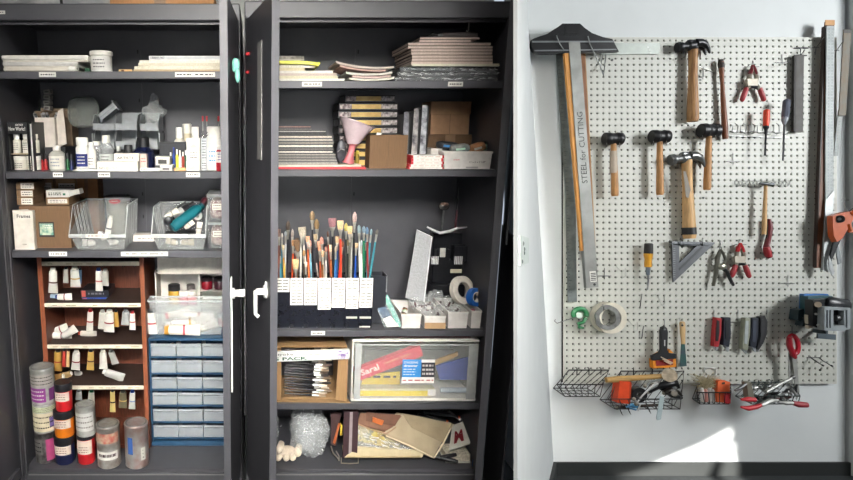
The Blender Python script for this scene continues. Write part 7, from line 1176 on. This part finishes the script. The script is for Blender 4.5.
t = PT('peg_hook', 'peg hook holding the grey locking pliers', 'hook'); wire(t, 'hook_wire', [w(720.3, 240.5, .001), w(720.3, 246, .004), w(720.3, 247.5, .012), w(720.2, 245, .035)], .0015, STEELD); wire(t, 'hook_tip', [w(720.2, 245, .035), w(720.2, 243, .037)], .0015, STEELD); t.done()
# ---- green cutter and tape
t = PT('tape_dispenser', 'green plastic ring cutter hanging on a long wire at the left edge of the board', 'cutter'); GR = mat('#2c7a4a', .4); q = MB().m(GR); q.tube([w(580+6.6*math.cos(a), 314+5.2*math.sin(a), .03) for a in [math.radians(x) for x in range(150, 400, 20)]], .010, 8); t.part('cutter_body', q); q = MB().m(GR); q.tube([w(586, 318, .03), w(583.5, 322, .03), w(578, 324, .03), w(579, 327, .03), w(583.5, 328, .03)], [.009, .007, .008, .007, .004], 8); t.part('cutter_hook', q); q = MB().m(mat('#b9c9bd', .3, .3)); q.cyl(w(579.5, 315.5, .02), w(579.5, 315.5, .042), .012, n=16); t.part('hub', q); t.done()
t = PT('wire_rod', 'long grey wire hook poking out left beyond the board edge', 'hook'); wire(t, 'rod', [w(580, 316, .002), w(570, 319, .045), w(561, 322, .048), w(557, 323.3, .05), w(554.5, 321, .05), w(555.5, 319.5, .05)], .0018, mat('#8d8f8e', .35, .7)); wire(t, 'rod_clip', [w(580, 316, .002), w(580, 311, .002)], .0018, WIRE); t.done()
c = W(608.3, 317.5, .035); t = roll('tape_roll', 'large cream masking tape roll hanging above the first basket', c, .062, .040, .045, mat('#d3cdbc', .6), mat('#8d8a80', .4, .4), (0.0, 1, 0)); t.a = t.a[:4]+(LEAN, None)
c2 = W(607, 317.5, .062); q = t.new('silver_liner', mat('#b9bab6', .25, .7, n=.3, sc=60), 'crinkled silver tape inside'); n_ = 30
vs = [];
for rr, yy in ((.050, 0), (.050, -.006), (.033, -.006), (.033, .03)): vs += [c2+Vector((rr*math.cos(2*math.pi*i/n_)*(1+.03*math.sin(i*5)), yy, rr*math.sin(2*math.pi*i/n_)*(1+.03*math.cos(i*7)))) for i in range(n_)]
q.add(vs, [(j*n_+i, j*n_+(i+1) % n_, ((j+1) % 4)*n_+(i+1) % n_, ((j+1) % 4)*n_+i) for j in range(4) for i in range(n_)]); t.done()
t = PT('peg_hook', 'wire hook passing through the masking tape roll', 'hook'); wire(t, 'hook_wire', [w(596, 302, .001), w(603, 307.0, .02), w(604, 309.2, .07), w(603, 306, .082)], .0016, WIRE); wire(t, 'hook_tip', [w(603, 306, .082), w(602.5, 304.5, .084)], .0016, WIRE); t.done()
# ---- paint edger and putty knife
t = PT('paint_edger', 'paint edger with a black handle and an orange pad full of brushes', 'paint tool'); q = MB().m(BLACK); q.pxp([(661.5, 331), (662.5, 327.5), (665, 326.5), (667, 328), (668, 332), (667.3, 350), (669, 353), (676, 354), (676.5, 358.5), (653, 360.5), (652.5, 356), (660, 353), (661.8, 350)], .03, .045); t.part('handle', q); k = t.idx(); q = MB().m(mat('#77797a', .4)); q.pxp([(663.6, 328.5), (665.6, 328.3), (666, 330), (663.8, 330.2)], .045, .0458); t.part('hanging_hole', q, of=k); q = MB().m(mat('#c9c9c6')); q.pxp([(664.3, 340), (665.3, 340), (665.3, 346), (664.3, 346)], .045, .0456); t.part('print', q, of=k)
q = MB().m(mat('#e08a1e', .5)); q.pxp([(653, 359.5), (676, 357), (676.3, 367), (653.5, 368.5)], .012, .036); q.pxp([(656, 354.5), (660.5, 352), (661, 355), (656.5, 357)], .015, .03); q.pxp([(669, 349), (674, 353), (669, 353)], .015, .03); t.part('pad', q, 'orange pad'); q = MB().m(mat('#8a1f1c', .6)); q.pxp([(656, 361), (673, 359.3), (673, 365), (656.5, 366)], .036, .038); t.part('pad_insert', q)
for i in range(3): q = MB().m(mat('#d8c0a8', .5)); q.tube([w(661+i*1.5, 357+i*2, .048), w(673-i, 363+i*.6, .046)], .0018, 6); t.part('stick', q)
t.done()
t = PT('peg_hook', 'peg hook holding the black and orange paint edger', 'hook'); wire(t, 'hook_wire', [w(664.5, 320, .001), w(664.5, 327, .005), w(664.6, 329.5, .02), w(664.6, 327.5, .055)], .0015, WIRE); wire(t, 'hook_tip', [w(664.6, 327.5, .055), w(664.6, 325.8, .057)], .0015, WIRE); t.done()
t = PT('putty_knife', 'putty knife with a pale wooden handle and a narrow green stained blade', 'putty knife'); lf(t, 'handle', mat('#c9a878', .5, kind='wood', n=.1), (682.3, 321.5, .02), (683.2, 344, .02), [(0, 1.8, 1.2), (.06, 2.8, 1.5), (.4, 2.9, 1.6), (.75, 2.2, 1.4), (1, 2.0, 1.2)], 12); pfig(t, 'blade', mat('#4d5a63', .4, .4, hx2='#2f6a5c', sc=25), [(681.8, 343), (684.8, 343), (686.8, 366), (680, 366.5)], .018, .021); q = MB().m(BLACK); q.cyl(w(682.3, 325.5, .027), w(682.3, 325.5, .0285), .004, n=10); t.part('hanging_hole', q); t.done()
t = PT('peg_hook', 'thin wire hook holding the putty knife', 'hook'); wire(t, 'hook_wire', [w(679, 318, .001), w(681, 322, .015), w(682.3, 325, .034)], .0013, WIRE); wire(t, 'hook_tip', [w(682.3, 325, .034), w(682.6, 323.5, .037)], .0013, WIRE); t.done()
# ---- box cutters
def cutter(lb, poly, main, core, blade, h0=.01, h1=.03):
    t = PT('utility_knife', lb, 'utility knife', 'row of utility knives'); pfig(t, 'knife_body', main, poly, h0, h1); k = t.idx(); cx = sum(p[0] for p in poly)/len(poly); cy = sum(p[1] for p in poly)/len(poly)
    pfig(t, 'slider', core, [(cx+(p[0]-cx)*.5, cy-1.5+(p[1]-cy)*.72) for p in poly], h1, h1+.002, of=k); pfig(t, 'blade', mat('#b9bec2', .3, .6) if True else None, blade, h0+.004, h1-.006); t.done()
NV = mat('#1f2430', .4)
cutter('red utility knife at the left of the row', [(716.5, 317.5), (721.5, 318.5), (721.3, 334), (718.5, 347), (714, 346.5), (715, 330)], mat('#a8262c', .4), mat('#1f1c1e', .4), [(714, 346.5), (718.5, 347), (717, 351)])
cutter('navy utility knife beside the red one', [(724.5, 317.5), (730.5, 317.5), (731, 334), (729, 347), (723.5, 345)], NV, mat('#15181f', .4), [(723.7, 345), (729.5, 347), (728.8, 352)])
cutter('olive and silver utility knife in the middle of the row', [(745.5, 318), (750.5, 318), (750, 335), (747.5, 350.5), (742.5, 349), (743.5, 333)], mat('#8f9280', .4), mat('#a9b0b0', .35), [(742.5, 349), (747.5, 350.5), (746.5, 353.5)])
cutter('navy utility knife right of the olive one', [(752.5, 318), (758.5, 318), (758.5, 333), (756, 348), (750.5, 346.5), (751.5, 332)], NV, mat('#3c4250', .4), [(750.5, 346.5), (756, 348), (756, 352.5)])
cutter('black curved utility knife at the right end of the row', [(760.5, 317), (765, 315.5), (767.5, 322), (767, 334), (763.5, 343), (758.8, 350), (757.2, 347.5), (760, 335)], BLACK, mat('#2c2d30', .4), [(757.2, 347.5), (760, 348), (758.5, 352)])
t = PT('magnetic_strip', 'thin wire rail behind the row of utility knives', 'rail'); wire(t, 'rail', [w(713, 322, .006), w(768, 322, .006)], .0018, WIRE); 
for u in (714, 738, 767): wire(t, 'hook_wire', [w(u, 310, .001), w(u, 317, .005), w(u, 322, .006)], .0015, WIRE)
t.done()
# ---- red handled snips, blue power tool
t = PT('metal_shears', 'long shears with red loop handles pointing down into the right basket', 'shears'); q = MB().m(mat('#b51f30', .4)); q.tube([w(793.5+4.6*math.cos(a)+1.2*math.sin(a), 344.5+9.2*math.sin(a), .05) for a in [k*math.pi/10 for k in range(20)]], .0085, 8, True); t.part('handle_loop', q); q = MB().m(mat('#9c1a28', .4)); q.tube([w(789, 337, .06), w(790, 346, .06), w(793, 355, .058), w(795.5, 358, .056)], [.008, .010, .010, .006], 8); t.part('handle', q); q = MB().m(STEEL); q.pxp([(792.5, 357), (797.5, 357), (797.6, 368), (799.5, 392), (797, 400), (795, 385), (793.5, 368)], .045, .05); t.part('blade', q); q = MB().m(STEEL); q.pxp([(789, 352), (792.5, 358), (792.5, 382), (790.5, 388), (788.5, 372)], .038, .042); t.part('blade', q); t.done()
t = PT('peg_hook', 'cross shaped peg hook holding the red handled shears', 'hook'); wire(t, 'crossbar', [w(786, 332, .003), w(798, 332, .003)], .0016, STEELD); wire(t, 'hook_wire', [w(792, 326, .002), w(792, 333, .006), w(792, 338, .03), w(792, 336, .07)], .0016, STEELD); t.done()
t = PT('power_tool', 'blue and black tool with a square silver mouth hanging at the right of the board', 'tool'); q = t.new('clamp_plate', mat('#2466a8', .4), 'blue plate'); q.pxp([(804, 294), (828, 294), (831, 298), (830, 318), (803, 318)], .03, .05); q = t.new('body', mat('#1e4a50', .4), 'teal body'); q.pxp([(808, 296.5), (832, 296), (838, 301), (838, 322), (812, 324), (808, 316)], .05, .085)
q = t.new('motor_body', mat('#141619', .35)); q.pxp([(813, 300), (838, 298.5), (848, 303.5), (849.5, 312), (848, 325), (822, 330), (813, 326)], .085, .12); q = t.new('motor_cap', mat('#1d2024', .35)); q.loft(W(826, 303, .12), W(849, 306, .12), [(0, .020, .012), (.1, .026, .016), (.9, .026, .016), (1, .018, .012)], 12, side=(0, 0, 1))
SV = mat('#9fa6a9', .35, .3); q = t.new('mouth_frame', SV, 'silver square mouth'); q.pxp([(825, 307), (833.5, 307), (833.5, 331), (824.5, 330.5)], .11, .15).pxp([(844, 308), (850.5, 308), (850.5, 329), (844.5, 330)], .11, .15).pxp([(833, 307), (845, 307.5), (845, 310.5), (833, 310)], .11, .15).pxp([(833, 326), (845, 325.5), (845, 331), (833, 331)], .11, .15)
k = t.idx()
for u in (827, 830, 846.5): q = MB().m(mat('#4b5156', .35, .5)); q.pxp([(u, 310), (u+1, 310), (u+1, 328), (u, 328)], .15, .152); t.part('mouth_ridge', q, of=k)
q = t.new('mouth_inside', mat('#1a1b1d', .4)); q.pxp([(833.5, 310.5), (844.3, 310.5), (844.3, 325.5), (833.5, 325.5)], .1, .125); q = t.new('roller', STEELD); q.cyl(W(835, 318, .13), W(843, 318, .13), .012, n=14)
q = t.new('knob', mat('#b0a08c', .4)); q.cyl(W(818, 304.5, .12), W(818, 304.5, .145), .011, n=16); q = t.new('bolt', STEEL)
for (u, v) in ((816, 314), (820, 320), (818, 325)): q2 = t.new('bolt', STEEL); q2.cyl(W(u, v, .12), W(u, v, .128), .005, n=8)
t.p = [p for p in t.p if p[1].v]
q = t.new('bracket', mat('#a8a08c', .4)); q.pxp([(807.5, 315), (813.5, 315), (814, 327.5), (809, 329), (808, 322)], .085, .1); q = t.new('clip', mat('#1a2a30', .4)); q.pxp([(799, 310), (804, 309), (804.5, 318), (802, 317), (800, 321), (797.5, 320)], .03, .07); q = t.new('clip', mat('#1a2a30', .4)); q.pxp([(804, 319), (808, 318), (808.5, 324), (806, 324), (804.5, 326.5), (802.5, 326)], .04, .075); t.done()
t = PT('steel_peg_bracket', 'grey flat T shaped bracket sticking out under the power tool', 'bracket'); q = t.new('bracket_plate', mat('#5c676e', .4, .4)); q.pxp([(818, 333.5), (836, 334.5), (836, 340), (818, 338.5)], .055, .062); q = t.new('bracket_stem', mat('#4a5358', .4, .4)); q.pxp([(826, 330.5), (828, 330.5), (828, 334.5), (826, 334.5)], .002, .058); t.done()
# ---- orange pruner
t = PT('caulking_gun', 'orange handled heavy shears hanging at the right edge of the photo', 'shears'); OR = mat('#b4501c', .4)
q = t.new('grip_body', OR); q.pxp([(833, 216), (838, 214), (846, 212), (853, 211), (857, 214), (852, 222), (847, 231), (843, 238), (837, 242), (834, 236), (833, 225)], .06, .085)
k = t.idx(); q = MB().m(mat('#1c1c1e', .4)); q.cyl(W(840, 219, .085), W(840, 219, .093), .015, n=18); t.part('pivot_bolt', q, of=k); q = MB().m(mat('#8f9294', .3, .6)); q.cyl(W(839.5, 219, .093), W(839.5, 219, .096), .006, n=12); t.part('pivot_cap', q, of=k)
q = t.new('handle_loop', OR); q.tube([W(850, 214, .08), W(857, 210, .085), W(862, 218, .085), W(857, 232, .085), W(850, 231, .082), W(848, 224, .08)], .010, 8); q = t.new('blade', mat('#1d1f22', .35, .3)); q.pxp([(833, 214), (837, 220), (842, 238), (838, 246), (831.5, 262), (830.5, 256), (834.5, 240)], .052, .06); q = t.new('blade', mat('#8f9496', .3, .6)); q.pxp([(838, 244), (840, 252), (841.5, 263), (838.5, 264.5), (836.5, 252)], .045, .05); q = t.new('blade_tip', mat('#b5b9ba', .3, .6)); q.pxp([(829, 255), (832, 262), (834.5, 273), (832.5, 276), (829.5, 268)], .055, .06); t.done()
t = PT('peg_hook', 'dark wire hook holding the orange handled shears at the right edge', 'hook'); wire(t, 'hook_wire', [w(845, 200, .001), w(846, 206, .03), w(849, 211.5, .09), w(853, 208, .1)], .0016, STEELD); wire(t, 'crossbar', [w(841, 200, .002), w(849, 200, .002)], .0014, STEELD); t.done()
# ---- wire baskets
def basket(lb, uT0, uT1, vT, uF0, uF1, vF, uB0, uB1, vB, dpt, nx, nz, m_=BWIRE, r=.0019, gp='wire baskets'):
    """back rim at the board between uT0..uT1, front rim uF0..uF1 lower in the picture, floor front uB0..uB1"""
    t = PT('wire_basket', lb, 'basket', gp); zt_ = W(0, vT, .01).z; BL, BR = W(uT0, vT, .012).x, W(uT1, vT, .012).x; D = 2.46-dpt; FL, FR_ = (uF0-U0)/FPX*D, (uF1-U0)/FPX*D; zf = -(vF-V0)/FPX*D
    yb_ = 2.46-.012; P1, P2, P3, P4 = Vector((BL, yb_, zt_)), Vector((BR, yb_, zt_)), Vector((FR_, D, zf)), Vector((FL, D, zf))
    wire(t, 'rim', [P1, P2, P3, P4, P1], r*1.25, m_, 7); D2 = D+.02; G3, G4 = Vector(((uB1-U0)/FPX*D2, D2, -(vB-V0)/FPX*D2)), Vector(((uB0-U0)/FPX*D2, D2, -(vB-V0)/FPX*D2)); zb_ = G3.z+.01; G1, G2 = Vector((G4.x, yb_-.006, zb_)), Vector((G3.x, yb_-.006, zb_))
    wire(t, 'bottom_ring', [G1, G2, G3, G4, G1], r, m_, 6)
    for k in range(nx+1): a = k/nx; wire(t, 'rib', [P1.lerp(P2, a), G1.lerp(G2, a), G4.lerp(G3, a), P4.lerp(P3, a)], r*.8, m_, 5)
    for k in range(1, nz+1):
        a = k/(nz+1); wire(t, 'side_rib', [P2.lerp(P3, a), G2.lerp(G3, a), G1.lerp(G4, a), P1.lerp(P4, a)], r*.8, m_, 5)
    for k in range(0): a = .5; wire(t, 'band', [P4.lerp(G4, a), P3.lerp(G3, a), P2.lerp(G2, a), P1.lerp(G1, a), P4.lerp(G4, a)], r*.9, m_, 5)
    for a in (.2, .5, .8): p = P1.lerp(P2, a); wire(t, 'hanger', [p+Vector((0, 0, -.02)), p+Vector((0, 0, .008)), p+Vector((0, .010, .008))], r*1.1, m_, 5)
    t.done(); return P1, P2, P3, P4, G1, G2, G3, G4
basket('leftmost empty black wire basket below the masking tape', 569, 609, 370, 557, 603, 384.5, 565, 600, 396.5, .13, 6, 2)
Bk = basket('large black wire basket crammed with tools in the middle', 621, 684, 371, 610, 681, 399, 615, 680, 409, .14, 8, 2)
basket('small black wire basket with orange packs', 698, 731, 384, 697, 731, 392.5, 700, 729, 404, .08, 6, 2)
basket('right dark wire basket full of pliers', 750, 792, 382, 748, 800, 396, 752, 798, 404, .12, 8, 2, mat('#2f3a38', .4))
def item(name, lb, cat, gp='tools in the large basket'): return PT(name, lb, cat, gp)
t = item('wood_mallet', 'wooden club with a round pale end lying across the large basket', 'club', None); lf(t, 'handle', mat('#a9854c', .6, kind='woodx', n=.2), (606, 380, .1), (664, 376, .1), [(0, 2.6, 2.6), (.2, 3.1), (.6, 2.6), (.95, 2.4), (1, 2.0)], 12, side=(0, 0, 1)); q = MB().m(mat('#b5a58e', .7, n=.25, sc=60)); q.cyl(W(669, 375, .085), W(669.5, 375.2, .125), .024, .026, 22); t.part('club_end', q); t.done()
t = item('utility_box', 'orange red oblong tin standing in the large basket', 'tin'); q = t.new('tin_body', mat('#cf4722', .4)); q.pxp([(620, 381), (631, 382), (629.5, 404), (617.5, 403)], .07, .115); q = t.new('tin_edge', mat('#a5361a', .4)); q.pxp([(629.8, 382.5), (631.8, 383), (630.3, 404), (628.8, 404)], .068, .1155); t.done()
c = W(637.5, 394, .1); t = roll('black_tape_roll', 'black tape roll standing beside the orange tin', c, .029, .013, .03, mat('#1b1b1c', .35), mat('#4a4a48', .5), (.1, 1, .05)); t.a = t.a[:4]+(LEAN, None); t.done()
specs = [('pliers', 'dark slip pliers lying at the right of the large basket', [(652, 384), (662, 388), (672, 395), (682, 398)], [.006, .010, .012, .005], '#232426', .10), ('pliers', 'black headed hammer tilted in the large basket', [(648, 392), (658, 386), (668, 384), (676, 383), (679, 388)], [.008, .012, .016, .012, .005], '#1c1c1e', .115), ('wrench', 'bright steel wrench leaning left in the large basket', [(636, 404), (642, 396), (650, 388), (657, 383)], [.003, .003, .004, .006], '#c4c6c6', .13), ('wrench', 'steel rod crossing the large basket', [(634, 399), (640, 405), (638, 411)], [.003, .003, .003], '#b5b7b7', .15), ('hand_saw', 'thin dark bar at the bottom of the large basket', [(617, 408), (640, 406), (660, 405)], [.006, .006, .006], '#3a3028', .09), ('cloth_strip', 'grey coiled wire in the large basket', [(645, 386), (652, 381), (660, 380), (656, 386), (648, 390)], [.004, .005, .005, .005, .004], '#8b8d8c', .12), ('chisel', 'dark bladed chisel at the right of the large basket', [(664, 393), (671, 390), (678, 392), (682, 396)], [.010, .012, .008, .004], '#25201c', .125)]
for nm, lb, pts, rr, hx, h in specs:
    t = item(nm, lb, nm.replace('_', ' ')); q = MB().m(mat(hx, .3, .4)); q.tube([W(a, b_, h) for a, b_ in pts], rr, 10); t.part('tool_body', q); q = MB().m(mat('#8a8478', .4, .4)); p = W(*pts[0], h); q.blob(p, (.007, .006, .007), .2, 40, 2, 10, 8); t.part('tool_end', q); t.done()
t = item('hammer_end', 'round grey hammer face showing in the large basket', 'hammer'); q = t.new('hammer_face', mat('#77716a', .4, .5)); q.cyl(W(674, 393.5, .12), W(674.5, 393.5, .15), .011, n=18); q = t.new('hammer_neck', mat('#3a342f', .4)); q.cyl(W(668, 392, .10), W(674, 393.5, .122), .008, n=12); t.done()
t = item('blue_clamp', 'small light blue clip at the bottom of the large basket', 'clip'); q = t.new('clip_body', mat('#3a7fa8', .4)); q.tube([W(626, 407, .12), W(632, 405, .125), (W(638, 407, .12))], [.005, .008, .005], 8); q = t.new('clip_jaw', mat('#2c6a92', .4)); q.tube([W(630, 408, .13), W(636, 409.5, .13)], .0045, 8); t.done()
t = item('paint_stick', 'pale blue grey plastic strip hanging down from the large basket', 'strip'); q = t.new('strip', mat('#b9c9cc', .4, alpha=.75)); q.pxp([(660.5, 396), (664.5, 397), (661, 419), (657, 420), (656.5, 418)], .148, .151); q = t.new('strip_end', mat('#a5b5b8', .4)); q.pxp([(657, 418.3), (660.8, 417.6), (660.8, 419.4), (657, 420.4)], .151, .152); t.done()
for i, (u, v) in enumerate([(620, 410), (628, 409), (648, 408), (656, 407)]): t = item('loose_nail', 'nail poking through the floor of the large basket', 'nail', 'nails poking out of the large basket'); wire(t, 'nail_shank', [W(u-2, v-5, .12), W(u+2, v+4, .13)], .0022, BWIRE); wire(t, 'nail_point', [W(u+2, v+4, .13), W(u+3, v+5.5, .132)], .0012, BWIRE); t.done()
# small basket
t = PT('wood_wool', 'frayed bundle of tan fibre above the small basket', 'fibre', None); q = t.new('fibre_core', mat('#9a9078', .95, n=.3, sc=80)); q.blob(W(706, 384, .035), (.022, .014, .014), .5, 60, 3, 26, 18); q = t.new('fibre_strands', mat('#a89c7c', .9)); rd = random.Random(12)
for k in range(170): a = W(706+rd.uniform(-6, 6), 383+rd.uniform(-4, 5), .04); q.tube([a, a+Vector((rd.uniform(-.02, .02), rd.uniform(-.02, .0), rd.uniform(-.01, .02))), a+Vector((rd.uniform(-.045, .04), rd.uniform(-.02, .01), rd.uniform(-.02, .035)))], .0007, 4)
t.done()
t = PT('orange_pack', 'bright orange pack standing in the small basket', 'pack'); q = t.new('pack_body', mat('#e2683a', .45)); q.pxp([(718, 381), (722, 380), (730, 382), (730, 391), (729.5, 403), (717, 402)], .035, .06); q = t.new('pack_opening', mat('#3a2418', .6)); q.pxp([(722, 382.5), (725, 382), (725, 384), (722, 384.5)], .06, .0608); q = t.new('pack_print', mat('#a5442a', .5)); q.pxp([(719, 392), (728, 391.5), (728, 394), (719, 394.5)], .06, .0606); t.done()
t = PT('red_pack', 'small pink red pack beside the bright orange pack', 'pack'); q = t.new('pack_body', mat('#d8404a', .45)); q.pxp([(725, 395), (731, 394), (730.5, 403.5), (726, 403.5)], .061, .07); q = t.new('pack_cap', mat('#a02c34', .45)); q.pxp([(726, 393.5), (730, 393), (730, 394.8), (726, 395.2)], .061, .068); t.done()
t = PT('paint_tubes_bundle', 'bundle of white and red tubes at the left of the small basket', 'bundle'); 
for i, (u, hx) in enumerate([(702, '#cfcac4'), (705.5, '#c98a80'), (709, '#b9b4ae'), (712.5, '#a8a49e')]): lf(t, 'tube', mat(hx, .5), (u, 388+i % 2, .055), (u+.6, 402, .06), [(0, 1.0), (.2, 1.7), (.9, 1.8), (1, 1.0)], 10)
t.done()
t = PT('white_label_clip', 'translucent plastic hanger loop above the small basket', 'hanger'); wire(t, 'loop', [w(705, 372, .004), w(705, 368, .006), w(716, 368, .006), w(716, 373, .004)], .003, mat('#d3d5d1', .4)); wire(t, 'loop_tab', [w(716, 373, .004), w(716, 375, .008)], .0035, mat('#d3d5d1', .4)); t.done()
# right basket tools
t = PT('pliers', 'pliers with bright red handles sticking out left of the right basket', 'pliers', 'tools in the right basket')
for pts in ([(741, 407), (748, 408.5), (756, 407), (761, 405)], [(741, 399.5), (748, 399.3), (755, 399.8)]): q = MB().m(mat('#c2202c', .4)); q.tube([W(a, b_, .135) for a, b_ in pts], [.004, .0095, .009, .007][:len(pts)], 10); t.part('handle', q, 'red grip')
q = MB().m(STEEL); q.tube([W(761, 405, .135), W(770, 401, .13), W(778, 400, .128)], [.008, .010, .004], 8); t.part('jaw', q); t.done()
t = PT('pliers', 'pliers with a dull red handle pointing right out of the right basket', 'pliers', 'tools in the right basket'); q = MB().m(mat('#a03840', .45)); q.tube([W(793, 403, .14), W(799, 404.5, .14), (W(807, 405, .14))], [.008, .012, .010], 10); t.part('handle', q, 'dull red grip'); q = MB().m(STEEL); q.tube([W(778, 402, .13), W(786, 403, .136), W(793, 403, .14)], [.004, .009, .007], 8); t.part('jaw', q); t.done()
t = PT('clamp', 'grey C clamp standing at the left of the right basket', 'clamp', 'tools in the right basket'); q = MB().m(mat('#8a8678', .4, .4)); q.pxp([(746.5, 383), (751, 382), (755, 399), (751, 403), (748.5, 396)], .10, .125); t.part('clamp_frame', q); q = MB().m(STEELD); q.tube([W(746, 384, .128), W(740, 388, .13), W(735, 390.5, .13)], [.005, .006, .004], 8); t.part('clamp_screw', q); t.done()
rd = random.Random(21); cols = ['#8f918f', '#a9aba9', '#6a6c6c', '#2a2b2c', '#b5b6b2', '#7b7d7c', '#5c3a3a', '#9a9c9b', '#3a3c3e', '#a3a5a3']
dsn = ['wire cutter', 'bright plier half', 'grey plier half', 'black handled cutter', 'polished wrench', 'bent steel arm', 'dark red handled nipper', 'steel snip', 'dark lever', 'long nose plier']
for i in range(10):
    u = 752+i*4.4; v = 399-rd.uniform(0, 14); p = [(u-rd.uniform(2, 5), v+4), (u+3, v-1), (u+8, v+rd.uniform(-2, 3)), (u+rd.uniform(10, 15), v-rd.uniform(-3, 6))]; p = [(min(a, 797), min(b_, 403)) for a, b_ in p]; h = .04+.01*(i % 9)
    t = PT('plier_tool', '%s among the pliers heaped in the right basket' % dsn[i], 'pliers', 'tools in the right basket'); q = MB().m(mat(cols[i], .3, .5)); q.tube([W(a, b_, h) for a, b_ in p], [.0035, .007, .008, .003], 8); t.part('tool_arm', q); q = MB().m(mat(cols[(i+3) % 10], .3, .5)); q.tube([W(p[0][0]+2, p[0][1]-4, h+.002), W(p[1][0], p[1][1], h+.002), W(p[2][0]+1, p[2][1]+4, h+.002)], [.003, .006, .004], 8); t.part('tool_arm', q); q = MB().m(STEELD); q.cyl(W(p[1][0]+1, p[1][1], h+.010), W(p[1][0]+1, p[1][1], h+.0115), .005, n=10); t.part('pivot', q); t.done()
t = PT('steel_bar', 'slanted steel rod reaching up to the shears in the right basket', 'rod', 'tools in the right basket'); q = t.new('rod', STEEL); q.tube([W(766, 392, .11), W(780, 384, .1), W(792, 378, .09)], .0055, 8); q = t.new('rod_end', STEELD); q.blob(W(793, 377, .09), (.010, .008, .008), .1, 30, 1, 12, 8); t.done()
# ---- socket plate on the side wall
sp = splay(0); A2 = Vector((sp[0][0], sp[0][1], 0)); B2 = Vector((sp[1][0], sp[1][1], 0)); dd_ = (B2-A2).normalized(); nn = Vector((dd_.y, -dd_.x, 0))
def onwall(u, v, off=0.):
    k = (u-U0)/FPX; s_ = (k*A2.y-A2.x)/(dd_.x-k*dd_.y); p = A2+dd_*s_; return Vector((p.x, p.y, -(v-V0)/FPX*p.y))+nn*off
t = PT('wall_plate', 'pale rectangular cover plate on the side wall left of the pegboard', 'cover plate'); q = t.new('plate', mat('#c4cdc9', .5)); c4 = [(518.6, 235.5), (527.5, 238), (527.5, 262.5), (518.6, 266)]
f0 = [onwall(u, v, .004) for u, v in c4]; f1 = [onwall(u, v, .0005) for u, v in c4]; q.add(f0+f1, [(0, 1, 2, 3), (7, 6, 5, 4)]+[(i, (i+1) % 4, 4+(i+1) % 4, 4+i) for i in range(4)])
for (u, v) in ((521.5, 243.5), (522.5, 249), (522.3, 253), (520.3, 261.5)): q = t.new('slot', mat('#4f5a58', .5)); q.blob(onwall(u, v, .0035), (.004, .002, .006), .1, 30, 1, 10, 6)
t.done()
